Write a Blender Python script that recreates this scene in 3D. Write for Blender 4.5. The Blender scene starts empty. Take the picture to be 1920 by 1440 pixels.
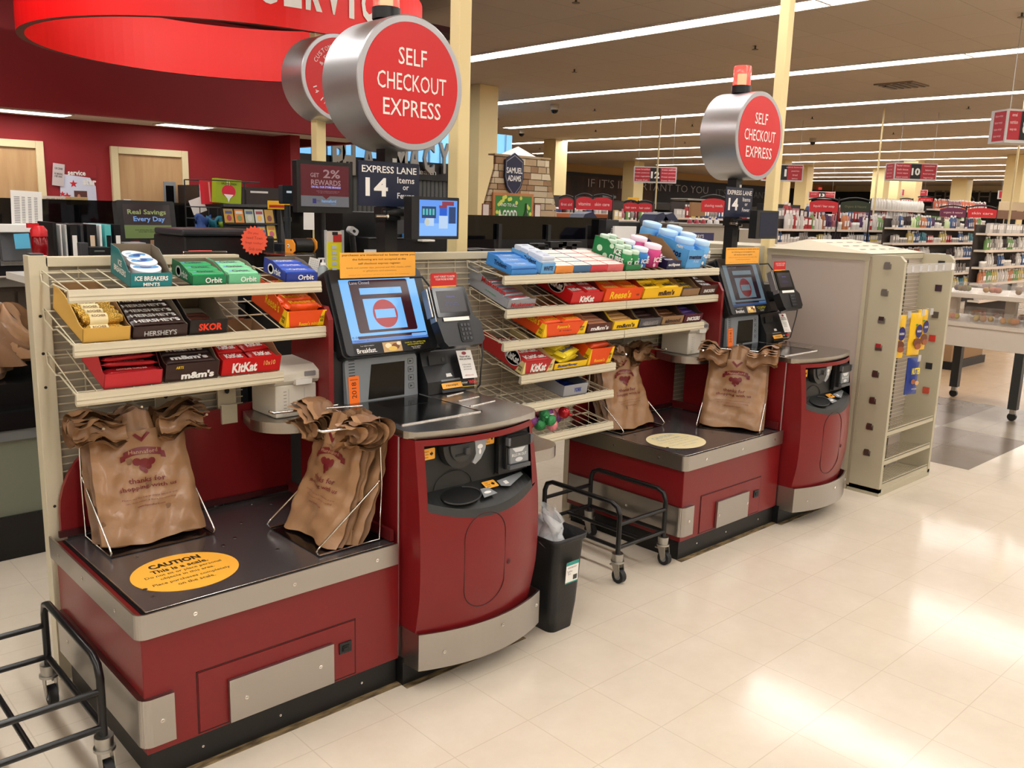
import bpy, math, random
from mathutils import Matrix, Vector, Quaternion
rnd = random.Random(7)
SC = bpy.context.scene
COL = SC.collection
R = math.radians
# ---------------------------------------------------------------- camera
def cam_axes(yaw, pitch, roll):
    f = Vector((math.cos(pitch)*math.cos(yaw), math.cos(pitch)*math.sin(yaw), -math.sin(pitch)))
    r = Vector((math.sin(yaw), -math.cos(yaw), 0)); u = r.cross(f)
    return math.cos(roll)*r+math.sin(roll)*u, -math.sin(roll)*r+math.cos(roll)*u, f
cr, cu, cf = cam_axes(R(46.8474566), R(11.13968214), R(1.68295803))
cd = bpy.data.cameras.new('camera'); cam = bpy.data.objects.new('camera', cd); COL.objects.link(cam)
cam.matrix_world = Matrix(((cr.x, cu.x, -cf.x, 0), (cr.y, cu.y, -cf.y, 0), (cr.z, cu.z, -cf.z, 1.62), (0, 0, 0, 1)))
cd.sensor_width = 36; cd.lens = 1647.26/1920*36; cd.clip_end = 200; cd.clip_start = .02
SC.camera = cam
# ---------------------------------------------------------------- world, exposure
w = bpy.data.worlds.new('world'); SC.world = w; w.use_nodes = True
w.node_tree.nodes['Background'].inputs[0].default_value = (1, .93, .85, 1)
w.node_tree.nodes['Background'].inputs[1].default_value = .15
SC.view_settings.view_transform = 'Standard'; SC.view_settings.look = 'None'
SC.view_settings.exposure = 0.12; SC.view_settings.gamma = 1; SC.view_settings.use_curve_mapping = False
SC.cycles.max_bounces = 7; SC.cycles.diffuse_bounces = 4; SC.cycles.glossy_bounces = 4
SC.cycles.transmission_bounces = 6; SC.cycles.transparent_max_bounces = 8
SC.cycles.sample_clamp_indirect = 6; SC.cycles.use_denoising = True
LAMP = 15.0          # radiance of the ceiling strip lenses
# ---------------------------------------------------------------- materials
def lin(c):
    return tuple(((v/255)/12.92 if v/255 <= .04045 else ((v/255+.055)/1.055)**2.4) for v in c)
MATS = {}
def mat(name, rgb=(200,200,200), rough=.5, metal=0, emit=0, alpha=1, trans=0, bump=None, var=None, coat=0, aniso=0, ior=1.45):
    if name in MATS: return MATS[name]
    m = bpy.data.materials.new(name); m.use_nodes = True; MATS[name] = m
    nt = m.node_tree; b = nt.nodes['Principled BSDF']; c = lin(rgb)+(1,)
    b.inputs['Base Color'].default_value = c; b.inputs['Roughness'].default_value = rough; b.inputs['Metallic'].default_value = metal
    b.inputs['IOR'].default_value = ior
    if emit:
        b.inputs['Emission Color'].default_value = c; b.inputs['Emission Strength'].default_value = emit
    if alpha < 1: b.inputs['Alpha'].default_value = alpha
    if trans: b.inputs['Transmission Weight'].default_value = trans
    if coat: b.inputs['Coat Weight'].default_value = coat; b.inputs['Coat Roughness'].default_value = .1
    if aniso: b.inputs['Anisotropic'].default_value = aniso
    tc = None
    if bump or var:
        tc = nt.nodes.new('ShaderNodeTexCoord')
    if bump:   # (scale, strength, stretch xyz)
        sc, st = bump[0], bump[1]; mp = nt.nodes.new('ShaderNodeMapping')
        mp.inputs['Scale'].default_value = bump[2] if len(bump) > 2 else (1,1,1)
        n = nt.nodes.new('ShaderNodeTexNoise'); n.inputs['Scale'].default_value = sc; n.inputs['Detail'].default_value = 4
        bp = nt.nodes.new('ShaderNodeBump'); bp.inputs['Strength'].default_value = st; bp.inputs['Distance'].default_value = .01
        nt.links.new(tc.outputs['Object'], mp.inputs[0]); nt.links.new(mp.outputs[0], n.inputs['Vector'])
        nt.links.new(n.outputs[0], bp.inputs['Height']); nt.links.new(bp.outputs[0], b.inputs['Normal'])
    if var:    # (scale, rgb2, stretch)
        mp = nt.nodes.new('ShaderNodeMapping'); mp.inputs['Scale'].default_value = var[2] if len(var) > 2 else (1,1,1)
        n = nt.nodes.new('ShaderNodeTexNoise'); n.inputs['Scale'].default_value = var[0]; n.inputs['Detail'].default_value = 5
        rp = nt.nodes.new('ShaderNodeValToRGB'); rp.color_ramp.elements[0].position = .35; rp.color_ramp.elements[1].position = .65
        rp.color_ramp.elements[0].color = c; rp.color_ramp.elements[1].color = lin(var[1])+(1,)
        nt.links.new(tc.outputs['Object'], mp.inputs[0]); nt.links.new(mp.outputs[0], n.inputs['Vector'])
        nt.links.new(n.outputs[0], rp.inputs[0]); nt.links.new(rp.outputs[0], b.inputs['Base Color'])
    return m
def C(r, g, b, rough=.45): return mat('ink_%d_%d_%d_%d' % (r, g, b, int(rough*100)), (r,g,b), rough)
def G(r, g, b, e=1.0): # glowing screen ink: dark glossy surface that emits its colour
    k = 'glow_%d_%d_%d_%d' % (r,g,b,int(e*100))
    if k in MATS: return MATS[k]
    m = mat(k, (12,12,14), .25); bs = m.node_tree.nodes['Principled BSDF']
    bs.inputs['Emission Color'].default_value = lin((r,g,b))+(1,); bs.inputs['Emission Strength'].default_value = e
    return m
# ---------------------------------------------------------------- frames and the mesh builder
def F(o, r=(1,0,0), u=(0,0,1)):
    r = Vector(r).normalized(); u = Vector(u); n = r.cross(u).normalized(); u = n.cross(r)
    return Matrix(((r.x,u.x,n.x,o[0]),(r.y,u.y,n.y,o[1]),(r.z,u.z,n.z,o[2]),(0,0,0,1)))
def FRONT(x, y, z): return F((x,y,z))                       # faces -y
def LEFT(x, y, z): return F((x,y,z), (0,-1,0), (0,0,1))     # faces -x
def TOP(x, y, z): return F((x,y,z), (1,0,0), (0,1,0))       # faces up
WM = {}
_txt = {}
def text_mesh(s, bold=0, res=2, space=1.0):
    k = (s, bold, res, space)
    if k in _txt: return _txt[k]
    cu_ = bpy.data.curves.new('t', 'FONT'); cu_.body = s; cu_.size = 1; cu_.align_x = 'CENTER'; cu_.align_y = 'CENTER'
    cu_.resolution_u = res; cu_.offset = bold; cu_.fill_mode = 'FRONT'; cu_.space_line = .95*space
    ob = bpy.data.objects.new('t', cu_); COL.objects.link(ob)
    me = bpy.data.meshes.new_from_object(ob.evaluated_get(bpy.context.evaluated_depsgraph_get()))
    v = [tuple(p.co) for p in me.vertices]; f = [tuple(p.vertices) for p in me.polygons]
    bpy.data.objects.remove(ob); bpy.data.curves.remove(cu_); bpy.data.meshes.remove(me)
    if v:
        xs = [p[0] for p in v]; ys = [p[1] for p in v]
        bb = (min(xs), max(xs), min(ys), max(ys))
    else: bb = (0,1,0,1)
    _txt[k] = (v, f, bb); return _txt[k]
class MB:
    def __init__(s, M=None): s.v = []; s.f = []; s.m = []; s.sm = []; s.mats = []; s.M = M or Matrix(); s.st = []
    def push(s, M): s.st.append(s.M); s.M = s.M @ M; return s
    def pop(s): s.M = s.st.pop(); return s
    def mi(s, m):
        if m not in s.mats: s.mats.append(m)
        return s.mats.index(m)
    def add(s, vs, fs, m, smooth=False):
        k = len(s.v); M = s.M; s.v += [tuple(M @ Vector(p)) for p in vs]; i = s.mi(m)
        for f in fs: s.f.append([k+a for a in f]); s.m.append(i); s.sm.append(smooth)
        return s
    def box(s, x0, x1, y0, y1, z0, z1, m):
        if x0 > x1: x0, x1 = x1, x0
        if y0 > y1: y0, y1 = y1, y0
        if z0 > z1: z0, z1 = z1, z0
        return s.add([(x0,y0,z0),(x1,y0,z0),(x1,y1,z0),(x0,y1,z0),(x0,y0,z1),(x1,y0,z1),(x1,y1,z1),(x0,y1,z1)],
            [(3,2,1,0),(4,5,6,7),(0,1,5,4),(1,2,6,5),(2,3,7,6),(3,0,4,7)], m)
    def quad(s, a, b, c, d, m): return s.add([a,b,c,d], [(0,1,2,3)], m)
    def rect(s, x0, x1, y0, y1, z, m): return s.quad((x0,y0,z),(x1,y0,z),(x1,y1,z),(x0,y1,z), m)
    def poly(s, pts, z0, z1, m, side=None):     # extruded outline in the local xy plane
        n = len(pts); a = sum(pts[i][0]*pts[(i+1)%n][1]-pts[(i+1)%n][0]*pts[i][1] for i in range(n))
        if a < 0: pts = pts[::-1]
        s.add([(p[0],p[1],z1) for p in pts], [tuple(range(n))], m)
        if z0 != z1:
            s.add([(p[0],p[1],z0) for p in pts], [tuple(range(n))[::-1]], m)
            s.add([(p[0],p[1],z0) for p in pts]+[(p[0],p[1],z1) for p in pts], [(i,(i+1)%n,n+(i+1)%n,n+i) for i in range(n)], side or m)
        return s
    def rrect(s, x0, x1, y0, y1, r, z0, z1, m, n=4):
        p = []
        for cx, cy, a0 in ((x1-r,y1-r,0),(x0+r,y1-r,90),(x0+r,y0+r,180),(x1-r,y0+r,270)):
            for i in range(n+1):
                a = R(a0+90*i/n); p.append((cx+r*math.cos(a), cy+r*math.sin(a)))
        return s.poly(p, z0, z1, m)
    def disc(s, x, y, rx, ry, z0, z1, m, n=32, a0=0, a1=360):
        full = abs(a1-a0) >= 360
        p = [(x+rx*math.cos(R(a0+(a1-a0)*i/(n if full else n-1))), y+ry*math.sin(R(a0+(a1-a0)*i/(n if full else n-1)))) for i in range(n)]
        return s.poly(p, z0, z1, m)
    def cyl(s, p0, p1, r, m, n=12, r2=None, caps=True):
        p0 = Vector(p0); p1 = Vector(p1); d = (p1-p0).normalized(); r2 = r if r2 is None else r2
        a = d.orthogonal().normalized(); b = d.cross(a)
        c0 = [p0+r*(math.cos(2*math.pi*i/n)*a+math.sin(2*math.pi*i/n)*b) for i in range(n)]
        c1 = [p1+r2*(math.cos(2*math.pi*i/n)*a+math.sin(2*math.pi*i/n)*b) for i in range(n)]
        s.add(c0+c1, [(i,(i+1)%n,n+(i+1)%n,n+i) for i in range(n)], m, True)
        if caps: s.add(c0, [tuple(range(n))[::-1]], m); s.add(c1, [tuple(range(n))], m)
        return s
    def tube(s, pts, r, m, n=6, closed=False, flat=None):
        P = [Vector(p) for p in pts]; k = len(P); V = []; prev = None
        for i in range(k):
            if closed: t = (P[(i+1)%k]-P[i-1]).normalized()
            else: t = (P[min(i+1,k-1)]-P[max(i-1,0)]).normalized()
            if prev is None: a = t.orthogonal().normalized()
            else:
                a = prev-prev.dot(t)*t
                a = a.normalized() if a.length > 1e-6 else t.orthogonal().normalized()
            prev = a; b = t.cross(a); rr = r[i] if isinstance(r, (list,tuple)) else r
            V += [P[i]+rr*(math.cos(2*math.pi*j/n)*a+math.sin(2*math.pi*j/n)*b) for j in range(n)]
        fs = []
        for i in range(k if closed else k-1):
            for j in range(n):
                fs.append((i*n+j, i*n+(j+1)%n, ((i+1)%k)*n+(j+1)%n, ((i+1)%k)*n+j))
        s.add(V, fs, m, True)
        if not closed:
            s.add(V[:n], [tuple(range(n))[::-1]], m); s.add(V[-n:], [tuple(range(n))], m)
        return s
    def lathe(s, prof, m, n=20, smooth=True, cap=True):     # profile of (r, z) about local z
        V = []; fs = []; k = len(prof)
        for r_, z_ in prof: V += [(r_*math.cos(2*math.pi*j/n), r_*math.sin(2*math.pi*j/n), z_) for j in range(n)]
        for i in range(k-1):
            for j in range(n): fs.append((i*n+j, i*n+(j+1)%n, (i+1)*n+(j+1)%n, (i+1)*n+j))
        s.add(V, fs, m, smooth)
        if cap:
            s.add(V[:n], [tuple(range(n))[::-1]], m); s.add(V[-n:], [tuple(range(n))], m)
        return s
    def sph(s, c, r, m, nu=12, nv=8, sc=(1,1,1)):
        V = []; fs = []
        for i in range(nv+1):
            t = math.pi*i/nv
            for j in range(nu):
                p = 2*math.pi*j/nu
                V.append((c[0]+r*sc[0]*math.sin(t)*math.cos(p), c[1]+r*sc[1]*math.sin(t)*math.sin(p), c[2]-r*sc[2]*math.cos(t)))
        for i in range(nv):
            for j in range(nu): fs.append((i*nu+j, i*nu+(j+1)%nu, (i+1)*nu+(j+1)%nu, (i+1)*nu+j))
        return s.add(V, fs, m, True)
    def grid(s, fn, nu, nv, m, smooth=True, flip=False):
        V = [fn(i/nu, j/nv) for j in range(nv+1) for i in range(nu+1)]; W = nu+1
        fs = [(j*W+i, j*W+i+1, (j+1)*W+i+1, (j+1)*W+i) for j in range(nv) for i in range(nu)]
        if flip: fs = [f[::-1] for f in fs]
        return s.add(V, fs, m, smooth)
    def text(s, t, x, y, w, h, m, z=.0006, bold=0, fit=True, res=2, al='C'):   # fills the box w x h (h = height of the inked letters), local xy
        v, f, bb = text_mesh(t, bold, res)
        sx = w/(bb[1]-bb[0]) if w else None; sy = h/(bb[3]-bb[2]) if h else None
        if sx is None: sx = sy
        if sy is None: sy = sx
        cx = (bb[0]+bb[1])/2; cy = (bb[2]+bb[3])/2
        ox = x
        if al == 'L': ox = x+sx*(bb[1]-bb[0])/2
        return s.add([((p[0]-cx)*sx+ox, (p[1]-cy)*sy+y, z) for p in v], f, m)
    def build(s, name, parent=None, label=None, bevel=0, solid=0, seg=2, **props):
        me = bpy.data.meshes.new(name); L = s.v
        if parent is not None:
            I = WM[parent.name].inverted(); L = [tuple(I @ Vector(p)) for p in s.v]
        me.from_pydata(L, [], s.f)
        for m in s.mats: me.materials.append(m)
        me.polygons.foreach_set('material_index', s.m); me.polygons.foreach_set('use_smooth', s.sm); me.update()
        o = bpy.data.objects.new(name, me); COL.objects.link(o)
        if parent is not None: o.parent = parent; WM[o.name] = WM[parent.name]
        else: WM[o.name] = Matrix()
        if bevel:
            md = o.modifiers.new('b', 'BEVEL'); md.width = bevel; md.segments = seg; md.limit_method = 'ANGLE'; md.angle_limit = R(35); md.harden_normals = False
        if solid:
            md = o.modifiers.new('s', 'SOLIDIFY'); md.thickness = solid; md.offset = 0
        if label: o['label'] = label
        for k, v in props.items(): o[k] = v
        return o
    def thing(s, name, label, cat, group=None, loc=None, bevel=0, solid=0, rot=None):  # a thing that is one mesh; origin at loc
        if loc is not None or rot is not None:
            M = Matrix.Translation(loc or (0,0,0))
            if rot is not None: M = M @ rot
            I = M.inverted(); s.v = [tuple(I @ Vector(p)) for p in s.v]
        o = s.build(name, bevel=bevel, solid=solid)
        if loc is not None or rot is not None: o.matrix_world = M; WM[o.name] = M
        o['label'] = label; o['category'] = cat
        if group: o['group'] = group
        return o
def thing(name, label, cat, loc=(0,0,0), group=None, M=None):
    o = bpy.data.objects.new(name, None); COL.objects.link(o); o.empty_display_size = .05
    m = M if M is not None else Matrix.Translation(loc); o.matrix_world = m; WM[o.name] = m.copy()
    o['label'] = label; o['category'] = cat
    if group: o['group'] = group
    return o
KIDS = {}
def dup(o, M, label=None, group=None, name=None):       # copy of a thing with copies of its parts and sub-parts
    r = o.copy(); COL.objects.link(r); r.matrix_world = M; WM[r.name] = M.copy()
    if label: r['label'] = label
    if group: r['group'] = group
    for ch in [c for c in bpy.data.objects if c.parent == o] if o.type == 'EMPTY' or KIDS.get(o.name) else []:
        c = ch.copy(); COL.objects.link(c); c.parent = r; WM[c.name] = WM[r.name]
        for g in ch.children:
            d = g.copy(); COL.objects.link(d); d.parent = c; WM[d.name] = WM[r.name]
    return r
def struct(mb, name, bevel=0):
    o = mb.build(name, bevel=bevel); o['kind'] = 'structure'; return o
# ---------------------------------------------------------------- shared materials
WHITE = C(236,234,230); BLACK = C(16,16,18); K2 = mat('black_plastic', (26,27,29), .38, bump=(300,.05)); KG = mat('black_gloss', (10,10,12), .12)
RED = mat('kiosk_red_paint', (120,22,26), .32, bump=(90,.03)); STEEL = mat('brushed_steel', (172,168,163), .3, 1, bump=(40,.08,(1,1,30)), aniso=.4)
STEEL2 = mat('steel_plate', (150,146,142), .2, 1, bump=(25,.04)); CHROME = mat('chrome_wire', (225,222,218), .12, 1)
BEIGE = mat('beige_enamel', (204,195,170), .4); BEIGE2 = mat('beige_panel', (172,164,148), .6); CREAM = mat('cream_paint', (233,214,160), .5)
CARD = mat('brown_cardboard', (150,118,84), .8); CARDG = mat('grey_cardboard', (128,116,98), .8); ORANGE = C(247,176,66)
GREYP = mat('grey_plastic', (128,134,140), .4); PAPER = C(238,236,232,.7); KTUBE = mat('black_tube', (18,18,20), .28)
# ================================================================ ROOM
def floor_mat(name, base, var, seam, rough=.16, tile=.61, spec=.5):
    m = mat(name, base, rough); nt = m.node_tree; b = nt.nodes['Principled BSDF']
    tc = nt.nodes.new('ShaderNodeTexCoord'); br = nt.nodes.new('ShaderNodeTexBrick')
    br.offset = 0; br.inputs['Scale'].default_value = 1; br.inputs['Brick Width'].default_value = tile; br.inputs['Row Height'].default_value = tile
    br.inputs['Mortar Size'].default_value = .0022; br.inputs['Mortar Smooth'].default_value = .3
    br.inputs['Mortar'].default_value = lin(seam)+(1,)
    n = nt.nodes.new('ShaderNodeTexNoise'); n.inputs['Scale'].default_value = 5; n.inputs['Detail'].default_value = 8; n.inputs['Roughness'].default_value = .7
    rp = nt.nodes.new('ShaderNodeValToRGB'); rp.color_ramp.elements[0].position = .3; rp.color_ramp.elements[1].position = .7
    rp.color_ramp.elements[0].color = lin(var)+(1,); rp.color_ramp.elements[1].color = lin(base)+(1,)
    L = nt.links.new
    L(tc.outputs['Object'], br.inputs['Vector']); L(tc.outputs['Object'], n.inputs['Vector']); L(n.outputs[0], rp.inputs[0])
    L(rp.outputs[0], br.inputs['Color1']); L(rp.outputs[0], br.inputs['Color2']); L(br.outputs['Color'], b.inputs['Base Color'])
    n2 = nt.nodes.new('ShaderNodeTexNoise'); n2.inputs['Scale'].default_value = 2.2; n2.inputs['Detail'].default_value = 3
    bp = nt.nodes.new('ShaderNodeBump'); bp.inputs['Strength'].default_value = .25; bp.inputs['Distance'].default_value = .01
    L(tc.outputs['Object'], n2.inputs['Vector']); L(n2.outputs[0], bp.inputs['Height']); L(bp.outputs[0], b.inputs['Normal'])
    return m
FL = floor_mat('floor_vinyl', (218,207,190), (209,197,179), (200,187,168), rough=.13, tile=.305)
FTAN = floor_mat('floor_tan', (176,148,116), (166,138,106), (150,124,96), .22)
FGR1 = floor_mat('floor_grey_a', (150,138,122), (140,128,112), (128,116,102), .25); FGR2 = floor_mat('floor_grey_b', (122,110,98), (112,100,88), (100,90,80), .25)
mb = MB()
xs = [-9, 6.15, 7.35, 8.6, 52]; ys = [-12, 2.05, 2.7, 3.4, 28]
for i in range(4):
    for j in range(4):
        if i == 0 or j == 0: m = FL
        elif i == 3 or j == 3: m = FTAN
        else: m = FGR1 if (i+j) % 2 else FGR2
        mb.rect(xs[i], xs[i+1], ys[j], ys[j+1], 0, m)
struct(mb, 'floor')
CEIL = mat('ceiling_tile', (150,132,112), .9); nt = CEIL.node_tree; b = nt.nodes['Principled BSDF']
tc = nt.nodes.new('ShaderNodeTexCoord'); br = nt.nodes.new('ShaderNodeTexBrick'); br.offset = 0
br.inputs['Scale'].default_value = 1; br.inputs['Brick Width'].default_value = 1.22; br.inputs['Row Height'].default_value = .61; br.inputs['Mortar Size'].default_value = .006
br.inputs['Color1'].default_value = lin((186,173,156))+(1,); br.inputs['Color2'].default_value = lin((181,168,151))+(1,); br.inputs['Mortar'].default_value = lin((166,153,137))+(1,)
nt.links.new(tc.outputs['Object'], br.inputs['Vector']); nt.links.new(br.outputs['Color'], b.inputs['Base Color'])
CH = 3.7
# the ceiling is cut by the strips' slots
mb = MB(); rows = [8.32+3.66*k for k in range(-4, 11)]
mb.rect(-9, 52, 28, -12, CH, CEIL)
struct(mb, 'ceiling')
TRIM = mat('fixture_white', (225,220,210), .5)
LENS = mat('strip_lens', (255,247,235), .5); LENS.node_tree.nodes['Principled BSDF'].inputs['Emission Color'].default_value = (1, .972, .935, 1)
LENS.node_tree.nodes['Principled BSDF'].inputs['Emission Strength'].default_value = LAMP
names = ['ceiling strip light row far behind the camera', 'ceiling strip light row on the camera side of the lanes', 'ceiling strip light row over the service desk end', 'ceiling strip light row above the nearer self checkout'] + \
  ['%s row of white strip lights across the store ceiling' % s for s in ('nearest', 'second nearest', 'third nearest', 'fourth nearest', 'fifth nearest', 'sixth nearest', 'seventh nearest', 'eighth nearest', 'ninth nearest', 'tenth nearest', 'farthest')]
spans = {0: (-10, 6), 1: (-10, 6), 2: (-10, 6.6), 3: (-10, 6.6), 4: (-10, 12.4), 5: (-10, 16.4), 6: (-10, 17.2), 7: (-10, 22.4), 8: (-10, 23.7), 9: (-10, 21.9), 10: (-10, 23.8), 11: (-8, 23), 12: (-4, 24), 13: (-2, 25), 14: (0, 25.5)}
for k, x in enumerate(rows):
    y0, y1 = spans[k]; yr = y0; base = MB()
    root = thing('strip_light', names[k], 'ceiling light', (x, (y0+y1)/2, CH), 'rows of ceiling strip lights')
    f = MB(); f.box(x-.18, x-.155, y0-.02, y1+.02, CH-.02, CH+.01, TRIM).box(x+.155, x+.18, y0-.02, y1+.02, CH-.02, CH+.01, TRIM)
    l = MB()
    y = y0
    while y < y1-.1:
        e = min(y+2.43, y1)
        l.box(x-.155, x+.155, y, e-.02, CH-.014, CH-.006, LENS); f.box(x-.155, x+.155, e-.02, e+.012, CH-.016, CH, TRIM); y = e+.012
    f.build('housing', root); l.build('lens', root)
# columns
def column(x, y, w, label, z0=0, z1=CH, name='column', t=None):
    m = MB(); m.box(x-w/2, x+w/2, y-w/2, y+w/2, z0, z1, CREAM)
    m.thing(name, label, 'column', 'cream square columns', (x,y,0), bevel=.006)
COLGREY = mat('far_column_cream', (214,200,160), .6)
column(2.625, 3.2, .07, 'cream square post rising behind the nearer card terminal, beside the big round sign')
column(5.31, 3.2, .07, 'cream square post rising behind the farther self checkout and its round sign')
column(3.04, 5.12, .07, 'cream square post carrying the round customer service sign, behind the reward screen')
for x, y, w, s in ((10.28, 11.95, .42, 'thick cream column right of the near post, left of the stone-look display'), (19.1, 18.8, .5, 'cream column just right of the stone-look chimney display'), (28.3, 23.4, .6, 'cream column behind the aisle 12 sign'),
    (29.4, 17.4, .5, 'cream column left of the aisle 11 sign'), (33, 18.5, .5, 'cream column between aisle signs 11 and 13'), (35.0, 16.3, .5, 'cream column left of the aisle 10 sign rod'), (38.5, 17.3, .6, 'wide cream column between the rod and the aisle 13 sign'),
    (30.9, 13.3, .5, 'cream column directly under the aisle 10 sign'), (44, 16.6, .7, 'cream column in front of the FRESH letters'), (29.5, 9.6, .5, 'cream column at the right edge behind the hanging rod'), (12.6, 22.5, .6, 'cream column left of the pharmacy letters')):
    column(x, y, w, s)
# walls
WRED = mat('wall_red_paint', (150,28,36), .6); WTAN = mat('wall_tan', (176,140,92), .8); WBEI = mat('wall_beige', (196,180,150), .8); WBLK = mat('wall_dark_band', (22,20,21), .6)
mb = MB(); mb.box(-9.1, -9, -12, 28, 0, CH, WBEI); struct(mb, 'wall_left')
mb = MB(); mb.box(-9, 52, -12.1, -12, 0, CH, WBEI); struct(mb, 'wall_front')
mb = MB(); mb.box(52, 52.1, -12, 28, 0, CH, WBEI); mb.box(51.9, 51.99, 2, 28, 0, CH-.35, WBLK); struct(mb, 'wall_right')
mb = MB(); mb.box(-9, 52, 27, 27.1, 0, CH, WTAN); mb.box(18, 52, 26.9, 26.99, 0, 3.35, WBLK)
BROWN = mat('mural_brown', (70,44,30), .7, var=(1.2, (28,24,20), (1,1,.3)))
mb.box(25.5, 34, 26.86, 26.9, 1.7, 3.2, BROWN); struct(mb, 'wall_back')
# service room: red wall, soffit and its ceiling
SW = 9.6
mb = MB(); mb.box(-4, 5.22, SW, SW+.12, 0, 2.39, WRED); mb.box(5.1, 5.22, 9.2, SW, 0, 2.39, WRED); struct(mb, 'wall_service')
mb = MB(); mb.box(-4, 6.2, 8.72, 8.84, 2.37, CH, WRED); mb.box(6.08, 6.2, 8.84, 12, 2.37, CH, WRED); struct(mb, 'wall_bulkhead')
mb = MB(); mb.rect(-4, 6.1, SW, 8.84, 2.385, mat('soffit_ceiling', (226,218,200), .9)); struct(mb, 'ceiling_soffit')
mb = MB(); mb.box(-4, 6.1, 7.35, 8.72, 3.36, 3.42, mat('added_canopy_maroon', (60,16,20), .7)); struct(mb, 'ceiling_added_canopy')  # added canopy that darkens the view over the ring and shades the bulkhead
PANEL = mat('soffit_panel_lens', (255,250,240), .5); PANEL.node_tree.nodes['Principled BSDF'].inputs['Emission Color'].default_value = (1, .96, .9, 1)
PANEL.node_tree.nodes['Principled BSDF'].inputs['Emission Strength'].default_value = 9
for x0, x1, s in ((1.6, 2.75, 'recessed white ceiling light at the left edge above the first office door'), (3.62, 4.12, 'recessed white ceiling light above the office door with the narrow window')):
    r = thing('ceiling_light', s, 'ceiling light', ((x0+x1)/2, 9.14, 2.385), 'recessed lights over the service desk')
    MB().box(x0, x1, 9.0, 9.28, 2.372, 2.382, PANEL).build('lens', r); m = MB()
    m.box(x0-.02, x0, 8.99, 9.29, 2.37, 2.385, TRIM).box(x1, x1+.02, 8.99, 9.29, 2.37, 2.385, TRIM).box(x0, x1, 8.98, 9.0, 2.37, 2.385, TRIM).box(x0, x1, 9.28, 9.30, 2.37, 2.385, TRIM).build('frame', r)
WOOD = mat('door_maple', (196,160,116), .45, var=(3, (184,146,102), (6,1,.6))); FRM = mat('door_frame_cream', (226,212,170), .5)
def door(n, x0, x1, h=2.15):
    m = MB(); m.box(x0, x0+.07, SW-.05, SW, 0, h, FRM).box(x1-.07, x1, SW-.05, SW, 0, h, FRM).box(x0+.07, x1-.07, SW-.05, SW, h-.07, h, FRM)
    f = struct(m, 'door_%d' % n, .004)
    MB().box(x0+.07, x1-.07, SW-.02, SW-.002, 0, h-.07, WOOD).build('door_leaf', f)
    return f
d1 = door(1, 1.72, 2.64); d2 = door(2, 3.27, 4.07)
m = MB(); m.box(3.80, 3.93, SW-.026, SW-.02, 1.05, 1.82, GREYP).box(3.82, 3.905, SW-.028, SW-.026, 1.1, 1.78, KG); m.build('window_strip', d2)
m = MB(); m.box(3.50, 3.66, SW-.026, SW-.02, 1.545, 1.605, C(206,84,60)); m.push(FRONT(3.58, SW-.026, 1.575)).text('PHARMACY &\nPERSONNEL ONLY', 0, 0, .13, .03, WHITE).pop(); m.build('door_plate', d2)
m = MB(); m.sph((3.93, SW-.08, .96), .035, CHROME).cyl((3.93, SW-.02, .96), (3.93, SW-.08, .96), .012, CHROME); m.build('door_knob', d2)
m = MB(); m.box(1.95, 2.16, SW-.026, SW-.02, 1.45, 1.72, C(60,60,50)); m.push(FRONT(2.08, SW-.0265, 1.56)).disc(0,0,.05,.07,0,.001,C(150,170,170)).pop(); m.build('door_poster', d1)
# ring fascia sign above the service desk
RR = mat('ring_red', (238,18,20), .4); RIN = mat('ring_red_inside_lit', (255,26,22), .45)  # inside red is brighter: light on the inner face put into its colour
root = thing('ring_sign', 'huge red ring fascia hanging above the service desk with white letters', 'sign', (3.0, 6.2, 2.7))
cx, cy, r1, r2, z0, z1 = 3.08, 6.35, 1.40, 1.35, 2.67, 3.09; ELL = 1.3/1.41
m = MB(); N = 96
for i in range(N):
    a, b_ = 2*math.pi*i/N, 2*math.pi*(i+1)/N
    P = lambda r_, t, z: (cx+r_*math.cos(t), cy+r_*ELL*math.sin(t), z)
    m.add([P(r1,a,z0),P(r1,b_,z0),P(r1,b_,z1),P(r1,a,z1)], [(0,1,2,3)], RR, True)
    m.add([P(r2,a,z0),P(r2,b_,z0),P(r2,b_,z1),P(r2,a,z1)], [(3,2,1,0)], RIN, True)
    m.add([P(r1,a,z0),P(r1,b_,z0),P(r2,b_,z0),P(r2,a,z0)], [(3,2,1,0)], mat('ring_edge', (120,50,46), .6))
    m.add([P(r1,a,z1),P(r1,b_,z1),P(r2,b_,z1),P(r2,a,z1)], [(0,1,2,3)], RR)
m.build('ring_band', root)
for i in range(6):  # unseen spot lamps, added to brighten the ring's inner face
    a = math.pi*(1.18+.128*i); px_, py_ = cx+1.2*math.cos(a), cy+1.2*ELL*math.sin(a); tx, ty = cx-1.25*math.cos(a)*.9, cy-1.25*ELL*math.sin(a)
    l_ = thing('added_spot', 'small black spot lamp added unseen above the red ring to brighten its inner face', 'lamp', (px_, py_, 3.3), 'added spot lamps above the red ring')
    MB().cyl((px_,py_,3.3),(px_,py_,3.7),.01,K2,8).cyl((px_,py_,3.33),(px_+.0,py_+.07,3.27),.035,K2,14).build('lamp_body', l_)
    ld = bpy.data.lights.new('spot', 'SPOT'); ld.energy = 15; ld.color = (1,.95,.88); ld.spot_size = R(70); ld.spot_blend = .6; ld.shadow_soft_size = .04; lo = bpy.data.objects.new('spot', ld); COL.objects.link(lo); lo.parent = l_; lo.location = (0,.09,-.06)
    dv = Vector((tx-px_, ty-py_, 2.88-3.24)); lo.rotation_euler = dv.to_track_quat('-Z','Y').to_euler()
m = MB(); s_ = 'CUSTOMER SERVICE'
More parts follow.
